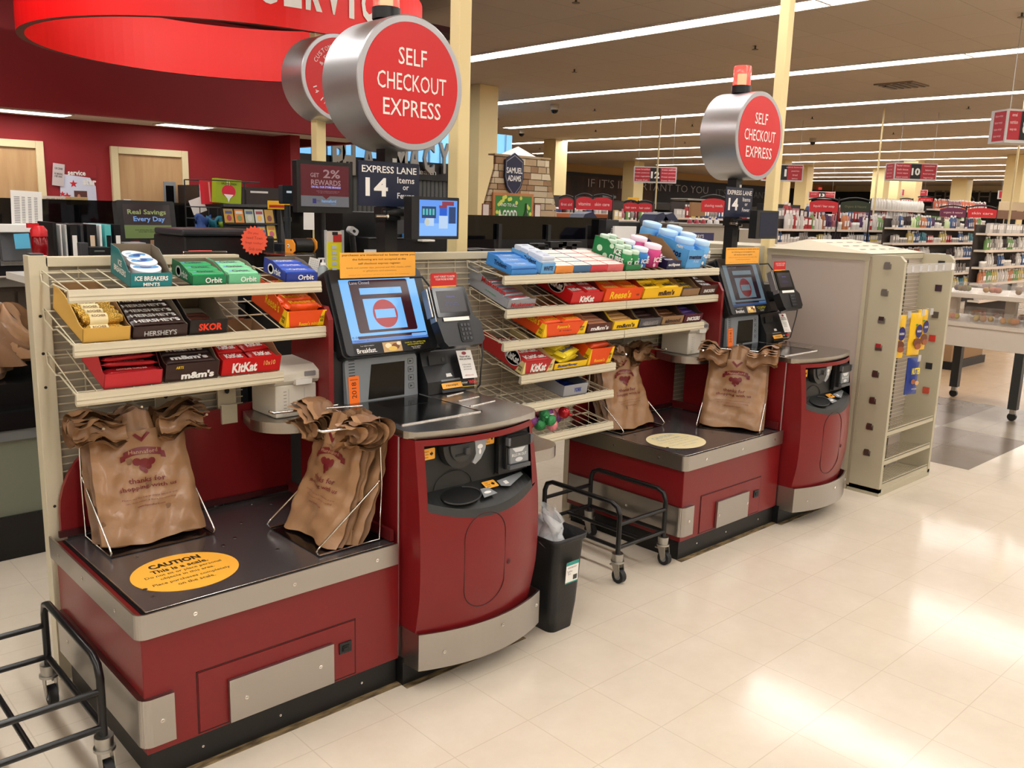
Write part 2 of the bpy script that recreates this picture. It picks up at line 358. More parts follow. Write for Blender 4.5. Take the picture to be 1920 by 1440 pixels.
for i, ch in enumerate(s_):
    if ch == ' ': continue
    a = -math.pi/2 + .03 + (i-12)*.098; p = (cx+(r1+.004)*math.cos(a), cy+(r1+.004)*ELL*math.sin(a), 2.90)
    m.push(F(p, (-math.sin(a), ELL*math.cos(a), 0), (0,0,1))).text(ch, 0, 0, .112 if ch != 'I' else .042, .22, WHITE, bold=.05).pop()
m.build('lettering', root)
for a in (.3, 2.4, 4.5): MB().cyl((cx+1.385*math.cos(a), cy+1.385*ELL*math.sin(a), z1), (cx+1.385*math.cos(a), cy+1.385*ELL*math.sin(a), CH), .006, STEEL, 6).build('hanger', root)
# ================================================================ CHECKOUT LANES
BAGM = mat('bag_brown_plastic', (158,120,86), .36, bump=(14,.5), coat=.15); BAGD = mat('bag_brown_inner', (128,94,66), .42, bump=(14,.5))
MAROON = C(112,30,34,.4)
def screws(m, pts, r=.006):
    for M_ in pts: m.push(M_).disc(0,0,r,r,0,.002,CHROME,12).rect(-r*.6,r*.6,-.0008,.0008,.0022,C(70,70,70)).pop()
def drum(m, CX, CZ, RD, y0, y1):
    SA = mat('drum_aluminium', (206,206,210), .42, 1, aniso=.6); SR_ = mat('drum_rim', (176,176,180), .35, .7); m.push(FRONT(CX, 0, CZ))
    for pr_, mt in (([(0,-y1),(RD-.003,-y1)],SA), ([(RD-.003,-y1),(RD,-y1+.003)],SA), ([(RD,-y1+.003),(RD,-y0-.004)],SA), ([(RD,-y0-.004),(RD-.004,-y0)],SR_), ([(RD-.004,-y0),(RD-.026,-y0)],SR_), ([(RD-.026,-y0),(RD-.028,-y0-.006)],SR_)): m.lathe(pr_, mt, 80, cap=False)
    m.pop()
def checkout(ox, oy, tag, pale):
    T = Matrix.Translation((ox, oy, 0))
    near = tag == 'nearer'
    W_ = 'left, nearer' if near else 'right, farther'
    # ---------- bagging counter
    root = thing('bagging_counter', 'dark red %s bagging counter with steel scale top and a %s caution sticker' % (W_, 'yellow' if near else 'faded cream'), 'counter', (1.2+ox, 2.65+oy, 0), 'self checkout bagging counters')
    m = MB(T); m.box(.785, 1.64, 2.28, 3.02, .098, .505, RED); m.build('cabinet', root, bevel=.003)
    m = MB(T); m.box(.80, 1.64, 2.296, 3.0, 0, .1, C(20,20,20)); 
    screws(m, [FRONT(x, 2.296, .05) for x in (.95, 1.2, 1.5)], .004); m.build('plinth', root); GRM = mat('floor_grime', (150,128,92), .6, var=(14, (70,56,38), (1,4,1))); MB(T).box(.795, 1.66, 2.268, 2.297, 0, .0025, GRM).build('sealant_strip', root, label='grimy sealant strip along the floor')
    def band(x0, y0, z0, z1, xe, ye, r=.03, th=.006):
        out = [(xe, y0)]+[(x0+r-r*math.sin(R(a)), y0+r-r*math.cos(R(a))) for a in range(0, 91, 15)]+[(x0, ye)]
        inn = [(xe, y0+th)]+[(x0+r-(r-th)*math.sin(R(a)), y0+r-(r-th)*math.cos(R(a))) for a in range(0, 91, 15)]+[(x0+th, ye)]
        return out+inn[::-1]
    m = MB(T); m.poly(band(.768, 2.262, 0, 0, 1.625, 3.03), .452, .524, STEEL)
    screws(m, [FRONT(x, 2.262, .488) for x in (.93, 1.24, 1.54)]+[LEFT(.768, y, .488) for y in (2.42, 2.7, 2.93)])
    m.build('steel_rail', root, bevel=.0015)
    m = MB(T); m.poly(band(.768, 2.262, 0, 0, .862, 3.0), .128, .272, STEEL)
    m.poly([(.775, 2.27), (.862, 2.27), (.862, 2.28), (.785, 2.28), (.785, 3.0), (.775, 3.0)], .128, .272, STEEL)
    screws(m, [FRONT(.825, 2.262, .2), LEFT(.768, 2.6, .2), LEFT(.768, 2.9, .2)]); m.build('corner_bumper', root, bevel=.0015)
    m = MB(T)   # access door with a groove round it
    for a in ((.932, 1.467, .105, .108), (.932, 1.467, .297, .3)): m.box(a[0], a[1], 2.2785, 2.281, a[2], a[3], C(50,8,10))
    for a in ((.932, .935), (1.464, 1.467)): m.box(a[0], a[1], 2.2785, 2.281, .105, .3, C(50,8,10))
    m.box(.937, 1.462, 2.277, 2.281, .11, .295, RED); dr = m.build('access_door', root)
    m = MB(T); m.box(1.023 if near else 1.06, 1.376 if near else 1.34, 2.262, 2.276, .110, .246, STEEL); screws(m, [FRONT(1.075, 2.262, .175), FRONT(1.325, 2.262, .185)]); m.build('kick_plate', dr, bevel=.0015)
    m = MB(T); m.box(1.402, 1.447, 2.272, 2.278, .195, .232, K2).box(1.412, 1.437, 2.270, 2.273, .203, .222, C(5,5,6)).box(1.414, 1.43, 2.268, 2.271, .208, .214, K2); m.build('latch', dr)
    m = MB(T); m.box(.800, 1.632, 2.288, 3.0, .500, .510, C(14,13,14)); m.box(.806, 1.628, 2.294, 2.99, .510, .517, mat('scale_top_steel', (118,114,116), .24, .75, bump=(18,.03)))
    m.box(.806, 1.628, 2.292, 2.295, .5165, .5185, CHROME).box(.804, .808, 2.294, 2.99, .5165, .5185, CHROME)
    for x, y in ((.86,2.44),(.86,2.38),(1.0,2.9),(1.18,2.62),(1.24,2.66),(1.32,2.78),(1.5,2.9),(1.44,2.94),(1.3,2.48),(1.43,2.5),(.93,2.7),(1.2,2.84)):
        m.push(TOP(x, y, .5172)).disc(0,0,.007,.007,0,.0012,STEEL2,12).disc(0,0,.0035,.0035,.0012,.0014,C(30,30,30),8).pop()
    sc = m.build('scale_top', root, bevel=.002)
    yc = C(250,182,66) if near else C(232,218,172); ik = C(40,34,20) if near else C(184,186,176)
    m = MB(T); m.push(TOP(1.003, 2.497, .5173)).disc(0, 0, .158, .142, 0, .0006, yc, 48)
    m.text('CAUTION', 0, .085, .160, .034, ik, .0008, .05).text('This is a scale.', 0, .044, .175, .025, ik, .0008, .03)
    m.text('Do not sit or place personal', 0, .010, .235, .020, ik, .0008, .008).text('objects in this area.', 0, -.018, .165, .020, ik, .0008, .008)
    m.text('Place purchases completely', 0, -.052, .235, .020, ik, .0008, .008).text('on the scale.', 0, -.080, .112, .019, ik, .0008, .008).pop()
    m.build('caution_sticker', sc, label='%s oval caution sticker' % ('yellow' if near else 'faded cream'))
    m = MB(T)   # red back panel with its rounded left end, and the side wall against the kiosk
    pts = [(.80, .525), (1.64, .525), (1.64, .90), (1.05, .86)]+[(1.05-.25*math.sin(R(a)), .60+.26*math.cos(R(a))) for a in range(10, 91, 10)]
    m.push(FRONT(0, 3.0, 0)).poly(pts, -.02, .0, RED).pop()
    m.build('back_panel', root)
    m = MB(T); m.box(.79, 1.64, 2.985, 3.0, .525, .545, C(60,14,16)).box(1.618, 1.632, 2.3, 3.0, .522, .56, C(96,20,22)); m.build('edge_trim', root)
    # ---------- kiosk
    k = thing('self_checkout_kiosk', '%s self checkout kiosk with red cabinet, steel top, tilted touch screen and card terminal' % W_, 'self checkout kiosk', (1.92+ox, 2.5+oy, 0), 'self checkout kiosks')
    XL, XR = 1.655, 2.19; XC = (XL+XR)/2
    def yf(x, z):
        t = (z-.10)/.78; base = 2.205-.03*math.sin(math.pi*min(max(t,0),1))+.012*t+.024*max(0, 1-t/.3)
        return base-.062*(1-((x-XC)/(XR-XC))**2)
    def zl(x): return .660-.056*(1-((x-XC)/(XR-XC))**2)*1.0
    m = MB(T); hx0, hx1, hz = 1.682, 2.152, .862
    def xr(z): return 2.165+.040*math.sin(math.pi*min(max((z-.10)/.78,0),1)*.98)
    def low(a, b_):
        x = XL+a*(2.18-XL); z = .10+b_*(zl(x)-.10); x2 = XL+a*(xr(z)-XL); return (x2, yf(x2, z), z)
    m.grid(low, 20, 16, RED)
    for x0, x1 in ((XL, hx0),): m.grid(lambda a, b_: (x0+a*(x1-x0), yf(x0+a*(x1-x0), zl(x0+a*(x1-x0))+b_*(hz-zl(x0+a*(x1-x0)))), zl(x0+a*(x1-x0))+b_*(hz-zl(x0+a*(x1-x0)))), 2, 6, RED)
    def rst(a, b_):
        z = zl(2.165)+b_*(hz-zl(2.165)); x = hx1-.0+a*(xr(z)-hx1); return (x, yf(x, z), z)
    m.grid(rst, 3, 6, RED)
    m.grid(lambda a, b_: (XL+a*(xr(hz)-XL), yf(XL+a*(xr(hz)-XL), hz+b_*.02), hz+b_*.02), 20, 1, RED)
    for x, fl in ((XL, False), (XR, True)):
        m.grid(lambda a, b_: (x if not fl else xr(.10+b_*.782), 2.3+a*(yf(x if not fl else xr(.10+b_*.782), .10+b_*.782)-2.3), .10+b_*.782), 1, 16, RED, flip=fl)
    m.box(1.645, 2.18, 2.295, 2.93, .10, .882, RED)
    m.box(XL+.004, XR-.004, 2.22, 2.3, .09, .105, BLACK)
    m.box(1.6445, 1.6465, 2.29, 2.2955, .1, .88, C(170,150,146)); m.build('cabinet', k)
    m = MB(T); m.box(1.645, 2.185, 2.262, 2.92, 0, .10, C(18,18,18)); m.build('plinth', k); MB(T).box(1.645, 2.21, 2.236, 2.263, 0, .0025, GRM).box(2.185, 2.205, 2.262, 2.6, 0, .0025, GRM).build('sealant_strip', k, label='grimy sealant strip along the floor')
    # bumper
    def yb(x): return 2.186-.064*(1-((x-(1.655+.285))/.285)**2)
    xb = [1.655+i*.57/20 for i in range(21)]
    m = MB(T); pts = [(1.648, 2.292)]+[(x, yb(x)) for x in xb]+[(2.232, 2.29)]+[(2.226, 2.29)]+[(x*.985+.0285, yb(x)+.007) for x in xb[::-1]]+[(1.654, 2.292)]
    m.poly(pts, .082, .214, STEEL); screws(m, [FRONT(1.74, yb(1.74)-.001, .14), FRONT(1.98, yb(1.98)-.001, .175), FRONT(2.19, yb(2.19)-.002, .17)])
    m.build('steel_bumper', k, bevel=.001)
    # oval service door groove, keyhole
    m = MB(T); cx, cz, hw, hh = 1.892, .443, .088, .088; P = []
    for i in range(40):
        a = 2*math.pi*i/40; x = cx+hw*math.cos(a); z = cz+(.085 if math.sin(a) >= 0 else -.085)+hh*math.sin(a)*.98
        P.append((x, yf(x, z)-.0005, z))
    m.tube(P, .0022, C(64,12,14), 5, closed=True); x = 2.0; m.sph((x, yf(x,.41), .41), .011, C(80,16,18), 10, 6, (1,.4,1)); m.build('service_door', k)
    # cash panel
    m = MB(T); D = mat('cash_panel_dark', (34,35,35), .45, bump=(300,.04))
    YB = 2.238
    hs = [hx0+i*(hx1-hx0)/20 for i in range(21)]
    lip = lambda x: zl(x)+.0
    for i in range(20):
        a, b_ = hs[i], hs[i+1]
        m.quad((a, yf(a,lip(a))-.002, lip(a)-.004), (b_, yf(b_,lip(b_))-.002, lip(b_)-.004), (b_, yf(b_,lip(b_)+.02)+.004, lip(b_)+.024), (a, yf(a,lip(a)+.02)+.004, lip(a)+.024), mat('cash_lip', (50,52,52), .4))
        m.quad((a, yf(a,lip(a)+.02)+.004, lip(a)+.024), (b_, yf(b_,lip(b_)+.02)+.004, lip(b_)+.024), (b_, YB-.010, .692), (a, YB-.010, .692), mat('cash_ledge', (24,25,25), .4))
        m.quad((a, YB-.010, .692), (b_, YB-.010, .692), (b_, YB-.002, hz), (a, YB-.002, hz), D)
    for x in (hx0, hx1): m.add([(x, yf(x, .7), lip(x)), (x, YB, .70), (x, YB, hz), (x, yf(x, hz), hz)], [(0,1,2,3),(3,2,1,0)], C(18,18,19))
    m.quad((hx0, yf(hx0,hz), hz), (hx1, yf(hx1,hz), hz), (hx1, YB, hz), (hx0, YB, hz), C(14,14,15))
    cp = m.build('cash_panel', k)
    yp = YB-.012
    m = MB(T)   # coin funnel: half round hood with slot and a grey crescent
    m.push(FRONT(1.835, yp, .848)).disc(0, 0, .078, .085, 0, .03, mat('funnel', (34,35,36), .35), 24, 180, 360).disc(0, .0, .052, .062, .03, .036, C(46,47,48), 20, 180, 360)
    m.box(-.03, .02, -.04, -.032, .036, .0375, C(6,6,6)).box(.008, .026, -.036, -.014, .036, .046, C(66,66,66))
    m.poly([(.058,0),(.112,0),(.106,-.035),(.086,-.066),(.062,-.082),(.05,-.074),(.064,-.045)], .018, .031, C(150,154,158)).disc(.082, -.022, .012, .008, .031, .0315, WHITE, 14).disc(.082, -.04, .005, .01, .031, .0315, WHITE, 10).pop()
    m.build('coin_funnel', cp)
    m = MB(T)
    def sticker(fr, w_, h_, t):
        m.push(fr).rrect(-w_/2, w_/2, -h_/2, h_/2, .004, 0, .0008, ORANGE).text(t, -w_*.22, 0, w_*.42, h_*.7, BLACK, .001)
        a = w_*.16; x = w_*.2; m.poly([(x-a*.7,a*.45),(x,a*.45),(x,a),(x+a,0),(x,-a),(x,-a*.45),(x-a*.7,-a*.45)], .001, .0012, BLACK).pop()
    sticker(FRONT(1.716, yp-.004, .826), .052, .038, 'Insert\nCoins\nHere'); sticker(FRONT(1.985, yp-.004, .836), .040, .038, 'Insert\nBills\nHere')
    sticker(F((1.968, 2.196, .680), (1,.03,0), (0,.9,.42)), .058, .035, 'Take\nChange\nHere'); m.build('arrow_sticker', cp, label='small orange arrow stickers', kind='stuff')
    m = MB(T)   # bill acceptor
    m.push(FRONT(2.085, yp-.004, .79)).rrect(-.072, .07, -.085, .068, .008, 0, .018, K2).rrect(-.052, .056, -.07, .055, .006, .018, .034, C(30,30,32)).box(-.05, .054, .012, .05, .034, .046, C(9,9,10))
    m.poly([(-.042,.012),(.046,.012),(.05,-.048),(-.038,-.048)], .034, .042, C(128,132,136)).text('BILLS IN OUT', .004, -.018, .07, .010, WHITE, .0424).poly([(-.03,.008),(.034,.008),(.018,-.008),(-.014,-.008)], .042, .0425, C(206,208,210)).disc(.004,-.036,.018,.008,.042,.0425,C(206,208,210),16)
    m.box(-.046, .054, -.066, -.052, .034, .05, C(84,86,90)).box(-.056, -.046, .022, .05, .034, .05, C(96,98,102)).box(.052, .062, .018, .05, .034, .05, C(96,98,102)).pop()
    m.build('bill_acceptor', cp, bevel=.0015)
    m = MB(T); m.push(F((1.825, 2.185, .672), (1,-.02,0), (0,.9,.42))).disc(0, -.002, .08, .042, 0, .0016, C(4,4,5), 28).tube([(.08*math.cos(R(a)), -.005+.040*math.sin(R(a)), .003) for a in range(-170, 80, 10)], .003, C(44,45,46), 6).pop()
    m.push(FRONT(1.825, yp+.000, .693)).tube([(.082*math.cos(R(a)), .055*math.sin(R(a)), .0) for a in range(0, 181, 12)], .0016, C(30,31,32), 5).pop(); m.build('coin_bowl', cp)
    m = MB(T); m.push(F((1.93, 2.168, .666), (1,0,0), (0,.9,.42))).poly([(-.03,-.022),(.034,-.016),(.018,.02),(-.016,.02)], .0, .002, C(138,142,146)).disc(0,-.002,.016,.006,.002,.0024,WHITE,12).pop()
    m.push(F((2.055, 2.192, .678), (1,.06,.02), (0,.9,.42))).poly([(-.052,-.012),(-.02,-.026),(.078,.008),(.08,.022),(-.05,.014)], .0, .002, C(138,142,146)).box(-.03,-.012,-.012,.004,.002,.0024,WHITE).pop()
    m.box(2.01, 2.14, yp-.003, yp-.001, .700, .706, C(4,4,4)).box(1.93, 1.96, yp-.003, yp, .765, .78, C(26,26,27)); m.build('coin_label', cp)
    # steel top
    m = MB(T); TX0, TX1, TY1 = 1.648, 2.24, 2.86
    def yt(x): return 2.238-.062*(1-((x-(TX0+TX1)/2)/((TX1-TX0)/2))**2)
    pts = [(TX0, TY1), (TX0, 2.27), (TX0+.008, 2.25)]+[(TX0+.02+i*(TX1-TX0-.05)/16, yt(TX0+.02+i*(TX1-TX0-.05)/16)) for i in range(17)]+[(TX1-.008, 2.26), (TX1, 2.29), (TX1, TY1)]
    m.poly(pts, .880, .905, mat('top_steel', (182,179,175), .26, 1, bump=(40,.08,(1,1,30)), aniso=.4)); st = m.build('steel_top', k, bevel=.008, seg=3)
    m = MB(T); GT = mat('scanner_plate_grey', (112,114,114), .16, 1, bump=(30,.02))
    m.box(1.69, 2.035, 2.335, 2.70, .905, .9075, GT).box(1.80, 1.98, 2.56, 2.67, .9075, .9082, KG)
    for a in ((1.688, 2.04, 2.330, 2.335), (2.035, 2.04, 2.33, 2.70)): m.box(a[0], a[1], a[2], a[3], .905, .9095, CHROME)
    m.build('scanner_plate', st)
    m = MB(T)
    for i in range(3): m.cyl((2.06+.02*i, 2.42+.095*i, .9055), (2.2, 2.44+.095*i, .9055), .0035, CHROME, 8)
    m.build('bag_ridge', st)
    # scanner tower
    m = MB(T); m.push(F((1.868, 2.705, .905), (1,0,0), (0,.08,1)))
    m.poly([(-.155,0),(.165,0),(.165,.15),(.15,.175),(-.15,.175),(-.16,.15)], -.08, 0, GREYP).poly([(-.065,.008),(.10,.008),(.108,.138),(-.045,.138)], 0, .001, KG)
    for i in range(4): m.rrect(.122, .148, .028+.032*i, .05+.032*i, .004, 0, .0008, C(60,64,68)).rrect(.124, .146, .030+.032*i, .048+.032*i, .003, .0008, .0012, GREYP).poly([(.129,.034+.032*i),(.141,.039+.032*i),(.129,.044+.032*i)], .0012, .0015, C(25,25,28))
    for i in range(10): m.box(-.143, -.118, .172-.011*i-.003, .172-.011*i, 0, .0012, C(40,42,46))
    m.box(-.140, -.112, .042, .05, .0, .0012, C(20,20,22))
    m.pop(); tw = m.build('scanner_tower', k)
    m = MB(T); m.push(F((1.868, 2.7045, .905), (1,0,0), (0,.08,1))).rrect(-.148, -.103, .002, .102, .003, .001, .002, C(255,120,30)).push(Matrix.Translation((-.126,.05,0))@Matrix.Rotation(R(90),4,'Z')).text('2018', 0, 0, .06, .02, BLACK, .0024).pop().rect(-.142, -.109, .088, .09, .0023, BLACK).pop(); m.build('inspection_sticker', tw, label='orange 2018 sticker')
    m = MB(T)   # tall red side panel and black neck behind the screen
    m.push(LEFT(1.645, 0, 0)).poly([(-2.99,.88),(-2.72,.88),(-2.72,1.22),(-2.75,1.265),(-2.84,1.27),(-2.95,1.20),(-2.99,1.1)], -.02, 0, RED).pop(); m.build('side_panel', k)
    m = MB(T); m.poly([(1.668,2.73),(1.70,2.73),(2.06,2.73),(2.06,2.86),(1.668,2.86)], .905, 1.10, K2).box(1.70, 2.06, 2.80, 2.90, 1.05, 1.36, K2); m.build('tower_housing', k, bevel=.004)
    # touch screen
    SB = Vector((1.9, 2.675, 1.085)); m = MB(T); fr = F(SB, (1,0,0), (0,.13,.305)); HW, SH = .205, .335
    m.push(fr).rrect(-HW-.012, HW+.012, 0, SH, .022, -.06, -.012, K2).rrect(-HW, HW, .004, SH-.004, .018, -.012, .0, mat('bezel_black', (34,36,40), .35))
    m.pop(); sc = m.build('touch_screen', k, bevel=.003)
    E_ = 1.0 if near else .32; DR = (70,22,30) if near else (74,40,60); BL = (118,182,240) if near else (150,176,190)
    m = MB(T); m.push(fr); w0, w1, b0, b1 = -.172, .172, .05, .292
    m.rect(w0, w1, b0, b1, .001, G(*BL, E_)).rrect(w0+.04, w1-.04, b0+.035, b1-.004, .008, .0012, .0014, G(*DR, E_*.6)).rect(w0+.08, w1-.075, b1-.06, b1-.035, .0018, G(*BL, E_)).rect(w0+.085, w1-.085, b0+.045, b0+.165, .0018, G(*BL, E_))
    m.disc(0, b0+.105, .055, .055, .0018, .002, G(176,44,50,E_*.9), 36).rect(-.045, .045, b0+.088, b0+.122, .0024, G(*BL, E_)).rect(w0, w1, b0, b0+.012, .0014, G(80,120,190,E_)).rect(w0+.03, w1-.005, b0+.013, b0+.024, .0016, G(*DR, E_*.6)).rrect(w1-.075, w1-.006, b0+.008, b0+.02, .004, .0018, .002, G(120,170,230,E_))
    m.text('Lane Closed', w0+.045, b1-.014, .085, .012, G(200,200,210,E_*.7), .0018, al='L').text('0.00 lb', w0+.004, b0+.02, .05, .009, G(60,30,60,E_), .002, al='L').text('Support  7', w0+.01, b0+.006, .06, .006, G(40,60,140,E_), .002, al='L')
    m.rect(w0, w1, .004, b0-.006, .0008, C(14,14,16)).text('Breakfast.', w0+.012, .02, .085, .018, WHITE, .0012, .012, al='L').text('Your table is ready for', w0+.03, .037, .06, .005, WHITE, .0012, al='L')
    m.rect(-.045, .04, .006, .044, .0012, C(196,160,110)).disc(-.02, .03, .014, .01, .0013, .0015, C(240,226,190), 12).disc(.012, .026, .018, .012, .0013, .0016, C(120,70,40), 12).disc(-.003, .018, .02, .009, .0016, .0018, C(224,190,90), 12).disc(.028,.036,.01,.007,.0016,.0018,C(240,232,214),10)
    m.text('Look for the golden tag\nand breakfast deals', .105, .032, .095, .014, C(230,220,40), .0012).text('Hot Breakfast\nEvery Day', .105, .014, .045, .012, WHITE, .0012); m.pop(); m.build('display', sc)
    m = MB(T); m.push(F((1.893, 2.764, 1.382), (1,0,.0), (0,.03,1))).rrect(-.172, .165, -.02, .072, .004, 0, .003, ORANGE)
    TX = C(90,40,20); m.text('purchases are monitored to better serve you', 0, .062, .325, .010, TX, .0034, .012).text('the following are not accepted at the', 0, .046, .24, .009, TX, .0034, .01).text('self checkout express register:', 0, .031, .19, .009, TX, .0034, .01)
    m.text('bottle and coinstar slips, personal and WIC checks, eWIC', 0, .016, .29, .007, C(150,90,30), .0034).text('or gift/phone card activations', 0, .004, .15, .007, C(150,90,30), .0034).text('please see customer service or a cashier for assistance', 0, -.01, .27, .004, C(180,110,40), .0034).pop(); m.build('notice_card', k, label='orange notice card clipped above the touch screen')
    # receipt printer housing
    m = MB(T); m.push(LEFT(2.05, 0, .905)).poly([(-2.86,0),(-2.66,0),(-2.665,.05),(-2.70,.11),(-2.72,.165),(-2.86,.165)], -.235, 0, K2).pop()
    m.box(2.055, 2.29, 2.74, 2.86, 1.07, 1.24, K2); rp = m.build('receipt_printer', k, bevel=.005)
    m = MB(T); fr2 = F((2.165, 2.683, .982), (1,0,0), (0,.045,.075)); m.push(fr2)
    m.disc(0, -.035, .048, .045, .001, .0016, C(120,124,128), 24, 0, 180).poly([(-.016,-.018),(.014,-.018),(.01,-.004),(-.014,-.004)], .0016, .002, WHITE)
    m.pop().push(F((2.165, 2.6605, .932), (1,0,0), (0,.03,.05))).rrect(-.05, .05, -.011, .012, .003, .004, .006, ORANGE).text('receipt', 0, 0, .06, .012, BLACK, .0064, .01).rect(-.055, .055, -.026, -.014, .002, C(3,3,3)).pop()
    m.push(F((2.12, 2.703, 1.035), (1,0,0), (0,.02,.09))).box(-.04, .045, -.02, .018, 0, .004, C(20,20,22)).disc(.03,-.002,.008,.008,.004,.006,C(50,50,52),12).pop(); m.build('receipt_label', rp)
    m = MB(T); m.push(F((2.243, 2.668, 1.005), (1,0,-.04), (0,.045,.09))).rect(-.037, .04, -.055, .062, .007, PAPER).disc(0, .05, .012, .007, .0072, .0076, C(150,40,60), 14).text('Please tell us\nwhat you think', 0, .03, .062, .02, BLACK, .0076, .02).text('we value your feedback\nvisit our website and\ntake the short survey', 0, -.008, .045, .03, C(110,110,110), .0076).text('talktous.com', 0, -.042, .045, .006, C(190,60,60), .0076)
    m.pop().push(F((2.248, 2.657, .934), (1,0,-.04), (0,.04,.09))).text('enter', -.018, .003, .03, .008, WHITE, .003).text('WIN', .022, .004, .04, .016, C(214,40,44), .003, .03).rect(-.035, .04, -.014, -.012, .003, C(220,190,60)).pop(); m.build('survey_card', rp, label='white survey card with red lettering')
    # card terminal
    pt = m = MB(T); fr3 = F((2.125, 2.56, 1.11), (.985,-.04,.0), (.0,.085,.2)); m.push(fr3)
    m.poly([(-.055,.0),(.105,.0),(.125,.02),(.125,.09),(.095,.115),(.085,.225),(.078,.235),(-.07,.235),(-.085,.22),(-.085,.12),(-.07,.02)], -.045, 0, mat('terminal_black', (24,26,30), .3))
    m.rrect(-.078, .078, .115, .232, .006, 0, .004, KG).rect(-.062, .066, .132, .218, .0046, G(52,44,50,.5)).text('Welcome', 0, .195, .04, .008, G(120,110,190,.7), .005).text('Thank you\nfor shopping', 0, .165, .065, .014, G(90,84,150,.6), .005)
    m.rect(-.055, .068, .098, .112, .0046, PAPER).rrect(.01, .068, .012, .094, .01, 0, .003, C(8,8,9))
    for i in range(4):
        for j in range(3): m.rrect(.018+.016*j, .029+.016*j, .02+.018*i, .031+.018*i, .002, .003, .0055, C(62,64,70))
    m.box(-.088, -.084, .1, .235, -.035, .0, STEEL).box(-.1, -.094, .12, .23, -.035, -.002, STEEL)
    m.pop(); tm = m.build('card_terminal', k, bevel=.002)
    m = MB(T); m.push(F((2.115, 2.655, 1.345), (1,0,0), (0,.02,1))).rrect(-.065, .06, -.03, .035, .006, 0, .003, C(196,40,40)).rect(-.062, .058, -.03, -.014, .0032, ORANGE).text("DON'T FORGET TO ENTER\nYOUR PHONE NUMBER", 0, .016, .1, .018, WHITE, .0036).pop(); m.build('reminder_tag', tm, label='small red and orange tag above the terminal')
    m = MB(T); m.cyl((2.13, 2.60, 1.2), (2.14, 2.76, 1.16), .035, K2, 14); m.build('terminal_arm', k); MB(T).tube([(2.0,2.72,1.36),(2.03,2.68,1.365),(2.05,2.66,1.33)], .004, BLACK).build('terminal_cable', k)
    m = MB(T); m.tube([(2.265,2.60,1.12),(2.29,2.62,1.05),(2.30,2.64,.98),(2.315,2.66,.92),(2.32,2.68,.905)], .0035, C(60,60,62)); m.build('power_cable', k)
    # ---------- lane pole with the round sign
    lp = thing('lane_pole', 'black pole behind the %s kiosk with round red sign, beacon and lane board' % tag, 'lane sign', (2.07+ox, 2.97+oy, 0), 'lane light poles')
    m = MB(T); m.box(2.04, 2.10, 2.94, 3.0, 0, 1.87, K2); m.box(2.075,2.095,2.9385,2.94,1.79,1.81,PAPER); m.build('pole', lp)
    CX, CZ, RD = 2.10, 2.085, .248; y0, y1 = 2.845, 3.09
    m = MB(T); drum(m, CX, CZ, RD, y0, y1); dm = m.build('sign_drum', lp)
    m = MB(T); m.push(FRONT(CX, y0, CZ)).disc(0, 0, RD-.027, RD-.027, -.01, .001, C(206,30,36,.35), 72)
    m.text('SELF', 0, .096, .132, .062, WHITE, .0022, .002).text('CHECKOUT', 0, .002, .325, .062, WHITE, .0022, .002).text('EXPRESS', 0, -.092, .272, .062, WHITE, .0022, .002).pop(); m.build('sign_face', dm, label='red sign face with white lettering')
    bc = MB(T); bc.cyl((CX-.03, 2.975, CZ+RD-.006), (CX-.03, 2.975, CZ+RD+.036), .055, K2, 28); b_ = bc.build('beacon_base', lp)
    m = MB(T); m.push(Matrix.Translation((CX-.03, 2.975, CZ+RD+.036))).lathe([(.047,0),(.05,.006),(.05,.1),(.047,.108)], mat('beacon_lens_'+tag, (255,90,80), .15, trans=.5, emit=1.1 if near else .9), 32).pop().cyl((CX-.03, 2.975, CZ+RD+.04), (CX-.03, 2.975, CZ+RD+.1), .018, mat('beacon_bulb', (255,200,150), .4, emit=5), 12)
    m.build('beacon_lens', lp, label='glowing red beacon lens')
    m = MB(T); NAVY = C(16,26,54,.4); m.push(F((2.045, 2.915, 1.708), (1,.02,0), (0,0,1))).rrect(-.145, .145, -.085, .085, .006, -.004, 0, NAVY)
    m.text('EXPRESS LANE', 0, .055, .262, .026, WHITE, .001, .015).text('14', -.062, -.012, .105, .07, WHITE, .001, .03).text('Items', .078, .018, .084, .024, WHITE, .001, .012).text('or', .078, -.012, .03, .015, WHITE, .001, .012).text('Fewer', .078, -.042, .084, .022, WHITE, .001, .012).pop(); m.build('lane_board', lp, label='navy express lane board with white lettering')
    m = MB(T); m.cyl((2.03, 2.945, 1.60), (2.24, 2.87, 1.60), .016, K2, 12).cyl((1.99, 2.93, 1.585), (2.035, 2.92, 1.585), .007, CHROME, 10).cyl((2.035, 2.92, 1.585), (2.04, 2.918, 1.585), .013, CHROME, 14).box(2.035, 2.105, 2.925, 3.01, 1.57, 1.62, K2); m.build('monitor_arm', lp)
    m = MB(T); fm = FRONT(2.185, 2.80, 1.583); m.push(fm).rrect(-.118, .118, -.082, .082, .004, -.05, 0, K2).pop(); mo = m.build('camera_monitor', lp, bevel=.002)
    m = MB(T); m.push(fm).rect(-.082, .108, -.07, .07, .001, G(96,150,232,1.0) if near else G(30,44,70,.5))
